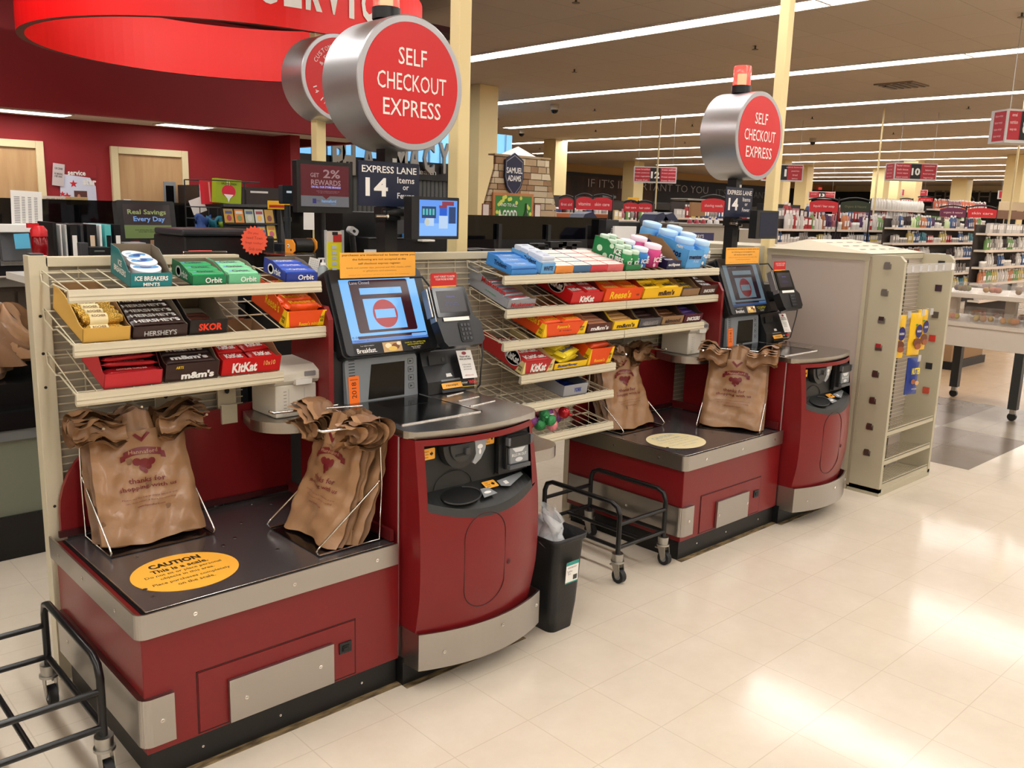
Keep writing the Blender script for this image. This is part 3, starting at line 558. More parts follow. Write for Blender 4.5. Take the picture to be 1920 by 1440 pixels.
    if near:
        S1 = G(190,215,245,.9); S2 = G(40,70,120,.8); S3 = G(150,60,80,.8)
        m.rect(-.08, .106, -.068, -.02, .0012, G(130,180,245,1)).rect(-.07, .0, .0, .045, .0014, S2).rect(-.05, -.01, -.03, .0, .0015, S1).disc(-.045,-.015,.012,.014,.0016,.0018,G(200,205,190,.9),14).rect(.015, .06, -.04, .01, .0015, S1).rect(.018, .055, .01, .04, .0016, G(30,90,200,1)).rect(.015, .055, .04, .05, .0016, S3).rect(.03, .09, .05, .066, .0016, S3).rect(.065, .1, -.02, .045, .0014, S2)
        for i in range(4): m.rect(-.066+.016*i, -.056+.016*i, .012, .036, .0018, G(90,190,190,.9))
    m.pop(); m.build('display', mo)
    return root, k
checkout(0, 0, 'nearer', False)
checkout(2.515, .045, 'farther', True)
# ---------------------------------------------------------------- bag racks and printed carrier bags
def bag_rack(M, w, label, n=6, lean=.16, H=.40, front_txt=True, taglab='', seed=1):
    """local frame: x right, y back, z up; front faces -y; origin on the counter"""
    rr = random.Random(seed); root = thing('bag_rack', label, 'bag rack', M=M.copy(), group='chrome carrier bag racks')
    m = MB(M); hw = w/2
    m.rect(-hw, hw, -.13, .12, .002, mat('rack_base', (30,24,24), .15, .6)); m.build('base_plate', root)
    m = MB(M)
    for s in (-1, 1):
        m.tube([(s*hw, .10, .43), (s*hw, .11, .20), (s*hw, .10, .005), (s*hw, -.13, .005), (s*hw, -.14, .02), (s*hw, -.125, .035), (s*hw, .09, .20), (s*hw, .10, .21)], .0035, CHROME, 6)
        m.tube([(s*hw*.97, .14, .405), (s*hw*.97, .0, .405), (s*hw*.97, -.11, .408), (s*hw*.97, -.125, .416)], .0045, CHROME, 8)
    m.tube([(-hw, .10, .40), (hw, .10, .40)], .0035, CHROME, 6); m.tube([(-hw, .10, .02), (hw, .10, .02)], .0035, CHROME, 6)
    m.cyl((0,.14,.43), (0,-.0,.44), .004, CHROME, 8); m.build('wire_frame', root)
    for i in range(n):
        fr = i == 0; m = MB(M); off = .022*i; ph = rr.random()*6; sh = rr.uniform(-.012, .012) if i else 0
        def y_at(t): return .035+off*.5-lean*(1-t)**1.3*.75+off*.35
        def P(a, t, i=i, ph=ph, sh=sh):
            x = (a-.5)*w*(.93+.07*(1-t))+sh
            wr = .006*math.sin(9*a+5*t+ph)+.004*math.sin(21*a-13*t+ph*2)+.003*math.sin(33*t+7*a+ph)+.004*math.sin(3.1*math.pi*a)*t
            if abs(a-.5) > .42: wr += .02*(abs(a-.5)-.42)/.08
            return (x, y_at(t)+wr, .012+t*.345+.004*math.sin(8*a+ph)*(1-t))
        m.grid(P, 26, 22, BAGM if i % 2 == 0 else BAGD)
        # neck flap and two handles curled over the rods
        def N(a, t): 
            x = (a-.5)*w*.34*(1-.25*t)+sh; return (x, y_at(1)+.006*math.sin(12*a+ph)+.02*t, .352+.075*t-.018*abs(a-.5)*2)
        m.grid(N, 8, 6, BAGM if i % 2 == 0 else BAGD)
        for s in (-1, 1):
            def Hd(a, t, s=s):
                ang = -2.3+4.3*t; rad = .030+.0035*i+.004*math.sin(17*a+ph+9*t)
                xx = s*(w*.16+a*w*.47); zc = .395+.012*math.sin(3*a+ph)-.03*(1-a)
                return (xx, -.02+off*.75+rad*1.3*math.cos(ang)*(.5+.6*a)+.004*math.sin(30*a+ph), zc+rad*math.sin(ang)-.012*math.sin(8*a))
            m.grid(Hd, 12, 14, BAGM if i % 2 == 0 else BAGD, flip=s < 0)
        if fr and front_txt:
            ix = MAROON
            def ink(t, cx_, cz_, w_, h_, mt, bold=0):
                v, f, bb = text_mesh(t, bold, 1); sx = w_/(bb[1]-bb[0]); sy = h_/(bb[3]-bb[2]); V = []
                for p in v:
                    x = (p[0]-(bb[0]+bb[1])/2)*sx+cx_; z = (p[1]-(bb[2]+bb[3])/2)*sy+cz_
                    q = P(x/(w*.95)+.5, (z-.012)/.345); V.append((x, q[1]-.0042, z))
                m.add(V, f, mt)
            ink('thanks for', 0, .198, .115, .017, ix, .012); ink('shopping with us', 0, .174, .185, .017, ix, .012)
            ink('Please use this bag as many times as you', 0, .145, .18, .006, ix); ink('can, then return it here for recycling', 0, .133, .165, .006, ix); ink('www.hannaford.com', 0, .118, .09, .006, ix, .01)
            def sheet_(f_, nu, nv, mt=ix):
                def g(a_, b2):
                    x_, z_ = f_(a_, b2); return (x_, P(x_/(w*.95)+.5, min(1,(z_-.012)/.345))[1]-.0032, z_)
                m.grid(g, nu, nv, mt)
            sheet_(lambda a_, b2: (-.062+.124*a_, .268+.012*math.sin(math.pi*a_)+.022*b2), 16, 2)
            for s_ in (-1, 1): sheet_(lambda a_, b2, s_=s_: (s_*(.056+.016*a_), .262+.02*b2-.004*a_), 3, 2)
            for bx_, bz_, br_ in ((0,.250,.017),(-.022,.255,.013),(.022,.255,.013),(-.008,.236,.010),(.012,.238,.010),(0,.224,.007)): sheet_(lambda a_, b2: (bx_+br_*(2*b2-1)*math.cos(math.pi*(a_-.5)), bz_+br_*math.sin(math.pi*(a_-.5))), 5, 3)
            ink('Hannaford', 0, .288, .092, .013, mat('bag_logo_letter', (176,138,104), .4), .01)
            q = [(-.03,.345),(0,.318),(.03,.345),(.02,.35),(0,.333),(-.02,.35)]; V = [(x_, P(x_/(w*.95)+.5, min(1,(z_-.012)/.345))[1]-.004, z_) for x_, z_ in q]; m.add(V, [(0,1,4,5),(1,2,3,4)], ix)
        if fr: lab = 'printed brown carrier bag at the front %s' % taglab; g = None
        else: lab = 'plain brown carrier bag behind the printed one %s' % taglab; g = 'spare carrier bags %s' % taglab
        m.thing('carrier_bag', lab, 'carrier bag', g, loc=tuple(M.to_translation()))
Z0 = .518
bag_rack(Matrix.Translation((1.03, 2.86, Z0)), .335, 'chrome bag rack at the left end of the nearer bagging counter', taglab='on the left rack of the nearer checkout', seed=3)
bag_rack(Matrix.Translation((1.50, 2.50, Z0)) @ Matrix.Rotation(R(-90), 4, 'Z'), .325, 'chrome bag rack beside the cash cabinet of the nearer kiosk', taglab='on the right rack of the nearer checkout', seed=5)
bag_rack(Matrix.Translation((1.03+2.515, 2.86+.045, Z0)), .335, 'chrome bag rack at the left end of the farther bagging counter', taglab='on the left rack of the farther checkout', seed=8)
bag_rack(Matrix.Translation((1.50+2.515, 2.50+.045, Z0)) @ Matrix.Rotation(R(-66), 4, 'Z'), .325, 'chrome bag rack beside the cabinet of the farther kiosk', taglab='on the right rack of the farther checkout', seed=11)
# ---------------------------------------------------------------- receipt printers on half round steel ledges
def coupon_printer(ox, oy, tag):
    T = Matrix.Translation((ox, oy, 0))
    m = MB(T); pts = [(1.64, 2.99), (1.44, 2.99)]+[(1.555-.15*math.cos(R(a)), 2.86-.15*math.sin(R(a))) for a in range(0, 91, 5)]+[(1.64, 2.71)]
    m.poly(pts, .825, .865, STEEL); m.thing('steel_ledge', 'half round steel ledge under the beige printer of the %s checkout' % tag, 'shelf', 'half round steel ledges', (1.55+ox, 2.86+oy, .82), bevel=.006)
    r = thing('receipt_printer', 'beige boxy coupon printer on the steel ledge of the %s checkout' % tag, 'printer', (1.57+ox, 2.88+oy, .865), 'beige coupon printers')
    PB = mat('printer_beige', (214,208,194), .5)
    m = MB(T); m.box(1.475, 1.64, 2.80, 2.985, .866, .985, PB)
    m.build('body', r, bevel=.006)
    m = MB(T); m.push(LEFT(1.47, 0, 0)).poly([(-2.99,.985),(-2.80,.985),(-2.79,1.0),(-2.79,1.03),(-2.83,1.05),(-2.99,1.06)], -.175, 0, PB).pop(); m.build('lid', r, bevel=.006)
    m = MB(T); m.push(FRONT(0, 2.7985, 0)).box(1.545, 1.61, .985, 1.005, 0, .02, mat('printer_lever', (224,222,216), .3)).rrect(1.585, 1.63, 1.012, 1.03, .003, .009, .012, C(130,128,130)).rect(1.605, 1.63, .915, .921, .0006, C(20,20,24)).rect(1.525, 1.5262, .875, .97, .0006, C(150,146,138)).rect(1.588, 1.5892, .875, .97, .0006, C(150,146,138))
    for i in range(6): m.rect(1.505, 1.517, .9+.012*i, .902+.012*i, .0006, C(120,116,110))
    m.rrect(1.502, 1.518, .876, .89, .002, 0, .002, C(200,196,184)).pop(); m.build('controls', r)
coupon_printer(0, 0, 'nearer'); coupon_printer(2.515, .045, 'farther')
# ---------------------------------------------------------------- basket carts, bin, steel shelf, small brackets
def cart(x, y, rz, label, L=.52, W=.36, H=.36):
    M = Matrix.Translation((x, y, 0)) @ Matrix.Rotation(rz, 4, 'Z'); r = thing('basket_cart', label, 'cart', M=M, group='black tubular basket carts')
    def loop(px):
        y0, y1 = -L/2, L/2; return [(px,y0,.13),(px,y0,H-.05),(px,y0+.015,H-.015),(px,y0+.05,H),(px,y1-.05,H),(px,y1-.015,H-.015),(px,y1,H-.05),(px,y1,.13)]
    for px in (-W/2, W/2): MB(M).tube(loop(px), .0115, KTUBE, 10).build('side_hoop', r)
    m = MB(M)
    for py in (-L/2, L/2):
        for z in (.16, .27): m.tube([(-W/2,py,z),(W/2,py,z)], .010, KTUBE, 8)
    for px in (-W/2, W/2): m.tube([(px,-L/2,.16),(px,L/2,.16)], .010, KTUBE, 8)
    m.tube([(0,-L/2,.16),(0,L/2,.16)], .009, KTUBE, 8); m.build('cross_bar', r)
    for px in (-W/2, W/2):
        for py in (-L/2, L/2):
            m = MB(M); ZN = mat('zinc', (176,174,168), .35, 1)
            m.cyl((px,py,.10), (px,py,.135), .024, ZN, 16, .026).cyl((px,py,.092),(px,py,.1),.03,ZN,16)
            for s in (-1,1): m.push(LEFT(px+s*.017, py, 0)).poly([(-.022,.095),(.022,.095),(.03,.045),(.02,.025),(.006,.025)], -.0015, .0015, ZN).pop()
            m.box(px+.012, px+.03, py+.02, py+.055, .06, .066, ZN); c = m.build('caster', r)
            m = MB(M); m.cyl((px-.013,py-.014,.032),(px+.013,py-.014,.032),.032,mat('rubber', (28,28,30), .6),20).cyl((px-.0145,py-.014,.032),(px+.0145,py-.014,.032),.016,GREYP,14); m.build('wheel', c)
cart(3.06, 2.60, 0, 'black tubular basket cart standing between the two checkouts', .47, .33)
cart(.53, 2.66, 0, 'black tubular basket cart cut off by the left edge beside the nearer counter', .52, .36)
m = MB(); BX, BY = 2.375, 2.30
def ring(w_, d_, z, r=.03):
    p = []
    for cx, cy, a0 in ((w_/2-r,d_/2-r,0),(-w_/2+r,d_/2-r,90),(-w_/2+r,-d_/2+r,180),(w_/2-r,-d_/2+r,270)):
        for i in range(5): a = R(a0+22.5*i); p.append((BX+cx+r*math.cos(a), BY+cy+r*math.sin(a), z))
    return p
BIN = mat('bin_black', (28,29,31), .45, bump=(200,.1)); prof = [(.13,.2,0),(.15,.22,.1),(.175,.25,.37),(.19,.27,.375),(.195,.275,.395),(.185,.262,.395),(.165,.24,.36),(.12,.19,.01)]
rs = [ring(a, b_, z) for a, b_, z in prof]; n = 20
m.add(sum(rs, []), [(i*n+j, i*n+(j+1)%n, (i+1)*n+(j+1)%n, (i+1)*n+j) for i in range(7) for j in range(n)]+[tuple(range(n))[::-1], tuple(range(7*n, 8*n))], BIN, True)
root = thing('waste_bin', 'small black waste bin with clear liner standing right of the nearer kiosk', 'bin', (BX, BY, 0)); m.build('bin_body', root)
m = MB(); m.push(F((BX+.005, BY-.1265, .25), (1,0,0), (0,-.05,1))).rect(-.03, .04, -.045, .045, .003, WHITE).rect(-.03, .04, .03, .045, .0034, C(40,150,140)).rect(-.03, .04, -.045, -.04, .0034, C(40,150,140)).rect(.012, .034, -.034, -.014, .0034, C(60,60,60)).text('WASTEBASKET', .003, .02, .05, .006, BLACK, .0036).text('7 gallon\n26 L', -.01, -.0, .03, .018, C(90,90,90), .0036).pop(); m.build('sticker', root, label='white and teal maker sticker')
CLEAR = mat('clear_film', (240,243,246), .08, alpha=.34, bump=(20,.8)); m = MB(); q = random.Random(4)
for k_ in range(5):
    ox, oy = BX+q.uniform(-.05,.05), BY+q.uniform(-.06,.05); ph = q.random()*6
    m.grid(lambda a, b_: (ox+.05*math.cos(6.28*a)*(1-.5*b_)+.012*math.sin(13*a+9*b_+ph), oy+.06*math.sin(6.28*a)*(1-.5*b_)+.012*math.cos(11*a-8*b_+ph), .33+.13*b_+.02*math.sin(12*a+ph)), 14, 6, CLEAR)
m.build('bin_liner', root, label='crumpled clear plastic liner')
m = MB(); pts = [(2.22,2.98),(2.22,2.46)]+[(2.40+.1*math.sin(R(a)), 2.36+.1-.1*math.cos(R(a))) for a in range(0,91,15)]+[(2.5,2.98)]
m = MB(); m.poly([(2.23,3.0),(2.23,2.30),(2.36,2.30)]+[(2.36+.1*math.sin(R(a)), 2.40-.1*math.cos(R(a))) for a in range(10,91,16)]+[(2.46,3.0)], .675, .72, STEEL)
root = thing('steel_stand', 'small stainless steel side shelf on a leg between the kiosk and the cart', 'shelf', (2.35, 2.7, 0)); m.build('shelf_top', root, bevel=.006)
MB().box(2.55, 2.62, 2.92, 2.96, 0, .675, STEEL).box(2.4, 2.6, 2.9, 2.96, .64, .675, STEEL).build('leg', root)
for x, z in ((1.165, .885), (1.39, .875)):
    m = MB(); m.box(x-.035, x+.035, 3.008, 3.014, z+.0, z+.105, BEIGE).box(x-.03, x+.03, 2.99, 3.012, z-.05, z+.02, BEIGE).push(FRONT(x, 3.007, z+.07)).disc(0,0,.008,.011,0,.004,K2,12).pop()
    m.thing('mounting_bracket', 'small beige clip bracket on the grid panel, %s of two above the bags' % ('left' if x < 1.2 else 'right'), 'bracket', 'grid panel brackets', (x, 3.01, z))
# ================================================================ SWEETS RACKS
def wire_panel(x0, x1, z0, z1, y, label, toprail=True):
    r = thing('grid_panel', label, 'shelving panel', ((x0+x1)/2, y, z0), 'wire grid panels behind the sweets racks')
    m = MB(); z = z0
    while z < z1-.03: m.box(x0, x1, y-.004, y, z, z+.004, BEIGE); z += .0254
    x = x0+.1
    while x < x1: m.box(x-.002, x+.002, y, y+.004, z0, z1, BEIGE); x += .15
    m.build('wire_grid', r)
    if toprail: MB().box(x0, x1, y-.012, y+.03, z1-.028, z1+.004, BEIGE).build('top_rail', r, bevel=.003)
    return r
def post(x, y, z1, label):
    m = MB(); m.box(x-.028, x+.028, y-.012, y+.045, 0, z1, BEIGE); m.box(x-.02, x+.02, y-.005, y+.04, z1, z1+.006, C(60,60,62))
    for z in (.62, 1.02, 1.13, 1.25): m.push(FRONT(x-.005, y-.012, z)).disc(0,0,.005,.005,0,.0008,C(20,18,18),10).pop()
    m.thing('upright_post', label, 'post', 'beige rack posts', (x, y, 0), bevel=.004)
p_ = wire_panel(.82, 1.47, .55, 1.432, 3.05, 'beige wire grid panel behind the left sweets rack of the nearer checkout')
MB().box(.83, 1.47, 3.062, 3.07, .52, 1.41, BEIGE2).build('backing_sheet', p_)
post(.80, 3.05, 1.44, 'beige upright post at the left end of the nearer sweets rack')
p_ = wire_panel(1.95, 4.62, .50, 1.43, 3.06, 'long beige wire grid panel behind the middle sweets racks')
MB().box(1.95, 4.62, 3.07, 3.08, .48, 1.41, BEIGE2).build('backing_sheet', p_)
post(3.36, 3.085, 1.42, 'beige upright post behind the middle of the long sweets rack')
SH = {'L1':((.80,2.77,1.350),(3.05,1.395),.84), 'L2':((.80,2.75,1.192),(3.05,1.278),.86), 'L3':((.80,2.76,1.043),(3.05,1.138),.68),
 'R1':((2.55,2.80,1.341),(3.055,1.40),1.6), 'R2':((2.57,2.80,1.195),(3.055,1.28),1.6), 'R3':((2.53,2.77,1.057),(3.055,1.14),1.47), 'R4':((2.64,2.77,.90),(3.055,.99),.64), 'R5':((2.63,2.76,.768),(3.055,.82),.63), 'R6':((2.6,2.76,.607),(3.055,.66),.67)}
SF = {}
for k_, (o, bk, w_) in SH.items(): SF[k_] = (F(o, (1,0,0), (0, bk[0]-o[1], bk[1]-o[2])), math.hypot(bk[0]-o[1], bk[1]-o[2]), w_, o[0])
def shelf(key, a0, a1, label):
    S, L, w_, x0 = SF[key]; r = thing('wire_shelf', label, 'wire shelf', M=S @ Matrix.Translation((a0,0,0)), group='slanted beige wire shelves')
    m = MB(S); a = a0+.01
    n = max(2, round((a1-a0-.02)/.055))
    for i in range(n+1):
        a = a0+.01+(a1-a0-.02)*i/n; m.cyl((a,-.002,0),(a,L-.012,0),.0022,BEIGE,5,caps=False)
    for b_ in (.02, L*.5, L-.03): m.cyl((a0,b_,-.004),(a1,b_,-.004),.0028,BEIGE,6)
    for a in (a0+.004, a1-.004): m.tube([(a,-.002,0),(a,.05,-.004),(a,L*.5,-.012),(a,L*.62,-.03),(a,L*.9,-.03),(a,L-.012,.0)], .0028, BEIGE, 6)
    m.build('wire_deck', r)
    m = MB(S); ML = LEFT(0,0,0)
    m.push(F((a0,0,0),(0,-1,0),(0,0,1))).poly([(.002,.006),(.012,.007),(.016,-.004),(.019,-.010),(.017,-.014),(.022,-.022),(.021,-.030),(.006,-.030),(.002,-.02)], -(a1-a0), 0, BEIGE).pop(); m.build('price_rail', r)
shelf('L1', 0, .84, 'top wire shelf of the nearer left sweets rack, holding mint and gum boxes')
shelf('L2', 0, .86, 'middle wire shelf of the nearer left sweets rack, with gold rolls and dark bars')
shelf('L3', 0, .68, 'lowest wire shelf of the nearer left sweets rack, just above the beige printer')
for key, nm in (('R1','top'),('R2','second'),('R3','third')):
    w_ = SF[key][2]
    shelf(key, 0, .80, '%s wire shelf of the long rack, left half behind the near card terminal' % nm); shelf(key, .804, w_, '%s wire shelf of the long rack, right half toward the far kiosk' % nm)
shelf('R4', 0, .64, 'fourth wire shelf down, short, with yellow and red sweets beside the brown bag')
shelf('R5', 0, .63, 'fifth wire shelf down, short, holding one grey box'); shelf('R6', 0, .67, 'lowest short wire shelf with shiny wrapped sweets at its left')
# ---- display boxes
def tray(key, x0, x1, d, hf, hb, out, inner, label, front=None, side=None, corner=None, b0=.008, cat='sweets box', group=None, rot=0):
    S, L, w_, X0 = SF[key]; a0, a1 = x0-X0, x1-X0; w = a1-a0-.004; M = S @ Matrix.Translation((a0, b0, .004)) @ Matrix.Rotation(R(rot), 4, 'Z')
    r = thing('display_box', label, cat, M=M); m = MB(M); t = .0016
    m.box(0, w, 0, d, 0, t, inner).box(0, w, 0, t, 0, hf, out)
    prof = [(0,0),(d,0),(d,hb),(d*.62,hb),(d*.30,hf+(hb-hf)*.45),(d*.12,hf),(0,hf)]
    for a in (0, w-t):
        m.push(F((a,0,0),(0,1,0),(0,0,1)))     # normal +x
        m.poly(prof, 0, t, out if a == 0 else inner); m.pop()
    m.push(F((t,0,0),(0,1,0),(0,0,1))).poly(prof, 0, .0005, inner).pop()
    m.push(F((w,0,0),(0,1,0),(0,0,1))).poly(prof, 0, .0005, out).pop()
    m.box(0, w, d-t, d, 0, hb, inner)
    if corner:
        m.push(F((0,-.0006,0),(1,0,0),(0,0,1))).poly([(0,0),(w*.10,0),(w*.03,hf),(0,hf)], 0, .0004, corner).poly([(w,0),(w*.80,0),(w*.97-.01,hf),(w,hf)], 0, .0004, corner).text('KING\nSIZE', w*.90, hf*.45, w*.1, hf*.35, BLACK, .0008, .03).pop()
        m.push(F((-.0008,0,0),(0,-1,0),(0,0,1))).poly([(0,0),(-.045,0),(-.02,hf),(0,hf)], 0, .0004, corner).text('KING\nSIZE', -.018, hf*.4, .026, hf*.4, BLACK, .0008, .03).pop()
    if front:
        m.push(F((w/2,-.001,hf/2),(1,0,0),(0,0,1)))
        for t_, fx, fy, fw, fh, mt, bo in front: m.text(t_, fx*w, fy*hf, fw*w, fh*hf, mt, .0008, bo)
        m.pop()
    if side:
        m.push(F((-.001,d/2,hb/2),(0,-1,0),(0,0,1)))
        for t_, fx, fy, fw, fh, mt, bo in side:
            if t_ == 'O': m.disc(fx*d, fy*hb, fw*d/2, fh*hb/2, 0, .0004, mt, 28)
            else: m.text(t_, fx*d, fy*hb, fw*d, fh*hb, mt, .0008, bo)
        m.pop()
    m.build('tray', r); return M, w
def wrapped(name, label, cat, w, d, h, mt, txt=None, tm=None, fw=.7, fh=.55, crimp=.07, rnd_=True, stripe=None, group=None, M=None, bold=.02, top2=None):
    """a sweet in its wrapper: x along its length, y width, z up; origin at the middle of its underside"""
    m = MB(); xs_ = [(-.5,.10,.96),(-.5+crimp*.8,.2,.96),(-.5+crimp*1.6,.85,.92),(-.36,1,1),(.36,1,1),(.5-crimp*1.6,.85,.92),(.5-crimp*.8,.2,.96),(.5,.10,.96)] if crimp else [(-.5,.97,1),(.5,.97,1)]
    n = 8; V = []
    cs = [(-.5,.25),(-.5,.75),(-.42,1),(.42,1),(.5,.75),(.5,.25),(.42,0),(-.42,0)]
    for fx, fz, fy in xs_:
        for cy_, cz_ in cs: V.append((fx*w, cy_*d*fy, h*(.5+(cz_-.5)*fz)))
    k = len(xs_); fs = [(i*n+(j+1)%n, i*n+j, (i+1)*n+j, (i+1)*n+(j+1)%n) for i in range(k-1) for j in range(n)]
    m.add(V, fs, mt, bool(crimp)); m.add(V[:n], [tuple(range(n))], mt); m.add(V[-n:], [tuple(range(n))[::-1]], mt)
    if stripe: m.rect(-w*.36, w*.36, -d*stripe[1]/2, d*stripe[1]/2, h+.0004, stripe[0])
    if top2: m.disc(top2[1]*w, 0, top2[2]*w/2, top2[2]*w/2, h+.0004, h+.0006, top2[0], 20)
    if txt: m.text(txt, 0, 0, w*fw, d*fh, tm, h+.0009, bold)
    o = m.thing(name, label, cat, group)
    if M is not None: o.matrix_world = M; WM[o.name] = M
    return o
def rows_of(proto, M, spots, jit=.6, sd=1):
    q = random.Random(sd); first = True
    for (a, b_, c, rz, rx) in spots:
        T = M @ Matrix.Translation((a+q.uniform(-.0015,.0015)*jit, b_+q.uniform(-.002,.002)*jit, c)) @ Matrix.Rotation(R(rz+q.uniform(-3,3)*jit), 4, 'Z') @ Matrix.Rotation(R(rx), 4, 'X')
        if first: proto.matrix_world = T; first = False
        else: dup(proto, T)
def fill(M, w, name, label, cat, nb, nl, pw, pd, ph, mt, txt, tm, b0=.02, cols=1, tilt=0, jit=.6, sd=1, lift=.003, **kw):
    """nb rows toward the back, nl layers, cols across; pack length pw lies along the rack"""
    P = wrapped(name, label, cat, pw, pd, ph, mt, txt, tm, group=label if nb*nl*cols > 1 else None, **kw); sp = []
    for l in range(nl):
        for i in range(nb):
            for c in range(cols): sp.append((w*(c+.5)/cols, b0+pd*(i+.5)*1.02, lift+l*ph*1.03+i*tilt, 0, 0))
    rows_of(P, M, sp, jit, sd)
Wt = C(244,244,242,.4); RE = mat('wrapper_red', (200,24,28), .28); OR = mat('wrapper_orange', (240,84,24), .35); YE = mat('wrapper_yellow', (250,206,30), .32); DKB = mat('wrapper_dark_brown', (52,32,30), .3)
BRN = C(66,42,34,.4); SIL = mat('wrapper_silver', (188,190,196), .25, .6); GOLD = mat('gold_foil', (222,180,84), .25, .9, bump=(220,.8)); CRM = C(232,214,150,.5); DRD = C(186,36,40,.4)
TEAL = C(24,124,132,.4); GRN = C(24,128,82,.4); GRN2 = C(112,196,150,.4); NBL = C(34,58,150,.4); SKY = C(60,140,220,.35); NV = C(30,34,74,.4); LBL = C(110,180,240,.35)
GRB = mat('box_silver_grey', (150,152,158), .4); PNK = mat('pack_pink', (214,70,140), .3); GP = mat('pack_green', (50,150,90), .3); BP = mat('pack_blue', (50,130,210), .3)
# L1 mints and gum
M, w = tray('L1', .985, 1.115, .20, .045, .095, TEAL, CARDG, 'teal mint display box with white round tins, left on the top nearer rack', [('ICE BREAKERS',0,.12,.80,.32,Wt,.03),('MINTS',0,-.3,.4,.25,Wt,.03)], [('ICE\nBREAKERS',0,-.05,.6,.45,Wt,.03)], rot=-3)
tp = MB(); tp.cyl((0,0,0),(0,0,.018),.046,mat('tin_white', (226,232,240), .3),28).disc(0,.0,.040,.014,.018,.0184,C(90,150,200,.3),24).disc(0,.0,.018,.009,.0184,.0188,C(40,80,150,.3),16).disc(-.01,.024,.014,.005,.018,.0184,C(150,190,220,.3),14)
tn = tp.thing('mint_tin', 'round white and blue mint tin in the teal box', 'mint tin', 'mint tins in the teal box')
rows_of(tn, M, [(w/2, .055, .034, 0, 9), (w/2+.002, .10, .046, 20, 9), (w/2-.003, .14, .052, 40, 9), (w/2, .062, .012, 0, 10), (w/2, .135, .02, 0, 6)])
for x0, x1, oc, pc, wh, s in ((1.18,1.298,GRN,mat('gum_green',(60,170,110),.3),'darker green','gd'), (1.302,1.42,GRN2,mat('gum_light_green',(140,214,170),.3),'pale green','gl'), (1.512,1.64,NBL,mat('gum_blue',(60,96,200),.3),'deep blue','gb')):
    M, w = tray('L1', x0, x1, .165, .030, .052, oc, CARDG, '%s open gum display box on the top nearer rack' % wh, [('Orbit',.12,0,.5,.62,Wt,.02)], [('O',-.16,-.08,.26,.7,Wt,0),('O',-.16,-.08,.18,.48,oc,0),('rbit',.14,-.1,.28,.45,Wt,.02)])
    fill(M, w, 'gum_pack', 'flat %s gum pack lying in the %s box' % (wh, wh), 'gum pack', 3, 2, w-.008, .048, .016, pc, 'Orbit', NV if s != 'gb' else Wt, b0=.008, tilt=.004, fw=.55, fh=.5, crimp=0, top2=(LBL,-.32,.12), sd=3)
# L2
M, w = tray('L2', .83, .972, .28, .045, .085, C(214,170,80,.5), CARD, 'tan display box of gold foil chocolate rolls, far left on the middle rack', None, None)
gp = MB(); gp.tube([(-.058,0,.018),(-.05,0,.018),(-.046,0,.018),(0,0,.018),(.046,0,.018),(.05,0,.018),(.058,0,.018)], [.012,.014,.018,.0175,.018,.014,.012], GOLD, 12).tube([(-.04,0,.018),(.012,0,.018)], .0186, C(240,226,180,.4), 14)
gp.push(F((-.014,-.0105,.0338),(1,0,0),(0,.85,.55))).text('ROCHER', 0, 0, .04, .009, C(120,80,40), .0012, .02).pop()
gr = gp.thing('gold_roll', 'gold foil chocolate roll with pale paper band in the tan box', 'chocolate roll', 'gold foil rolls in the tan box')
rows_of(gr, M, [(w/2, .03+.037*i, .006+.0*i, 0, 0) for i in range(7)]+[(w/2+.002, .05+.037*i, .034, 0, 0) for i in range(5)])
M, w = tray('L2', .976, 1.150, .25, .040, .075, DKB, CARDG, 'dark brown box of dark bars with large silver lettering, second on the middle rack', [("HERSHEY'S",0,-.1,.6,.45,SIL,.02)], None, corner=None)
fill(M, w, 'chocolate_bar', 'dark brown bar with big silver letters in the second box of the middle rack', 'chocolate bar', 6, 3, w-.006, .037, .014, DKB, "HERSHEY'S", Wt, b0=.01, fw=.86, fh=.66, crimp=.03, bold=.03, sd=5, tilt=.002)
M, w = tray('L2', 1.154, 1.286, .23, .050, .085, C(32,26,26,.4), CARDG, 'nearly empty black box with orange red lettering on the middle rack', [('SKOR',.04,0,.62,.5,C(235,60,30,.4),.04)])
fill(M, w, 'toffee_bar', 'small dark toffee bar left at the bottom of the nearly empty black box', 'toffee bar', 3, 1, .10, .03, .014, mat('wrapper_cocoa', (92,50,38), .3), None, None, b0=.05, jit=3, sd=2)
m = MB(); m.push(F((1.415, 3.02, 1.155), (1,0,0), (0,0,1))).box(-.055, .055, -.05, .05, 0, .002, C(196,98,62)).text('STORE BOTTLE\nPOLICIES', 0, .028, .09, .022, Wt, .0026).text('please ask at the\nservice desk before\nreturning bottles', 0, -.014, .08, .03, C(230,180,150), .0026).pop()
m.thing('policy_card', 'orange brown policy card hanging behind the middle shelf', 'card', loc=(1.415, 3.02, 1.155))
M, w = tray('L2', 1.495, 1.655, .26, .060, .105, OR, CARD, 'orange king size box with yellow corners at the right end of the middle rack', [("Reese's minis",.08,-.32,.5,.26,YE,.02)], [("Reese's",.1,0,.4,.35,YE,.02)], corner=YE)
fill(M, w, 'sweets_bag', 'crinkled orange sweets bag in the yellow cornered box of the middle rack', 'sweets bag', 4, 1, w-.012, .05, .03, OR, "Reese's", YE, b0=.02, lift=.045, tilt=.006, crimp=.09, jit=2.5, sd=6)
m = wrapped('sweets_bag', 'yellow flashed sweets bag on top in the orange box of the middle rack', 'sweets bag', .06, .12, .02, YE, 'KING\nSIZE', BLACK, crimp=.05); m.matrix_world = M @ Matrix.Translation((w*.62,.13,.10)) @ Matrix.Rotation(R(25),4,'Z')
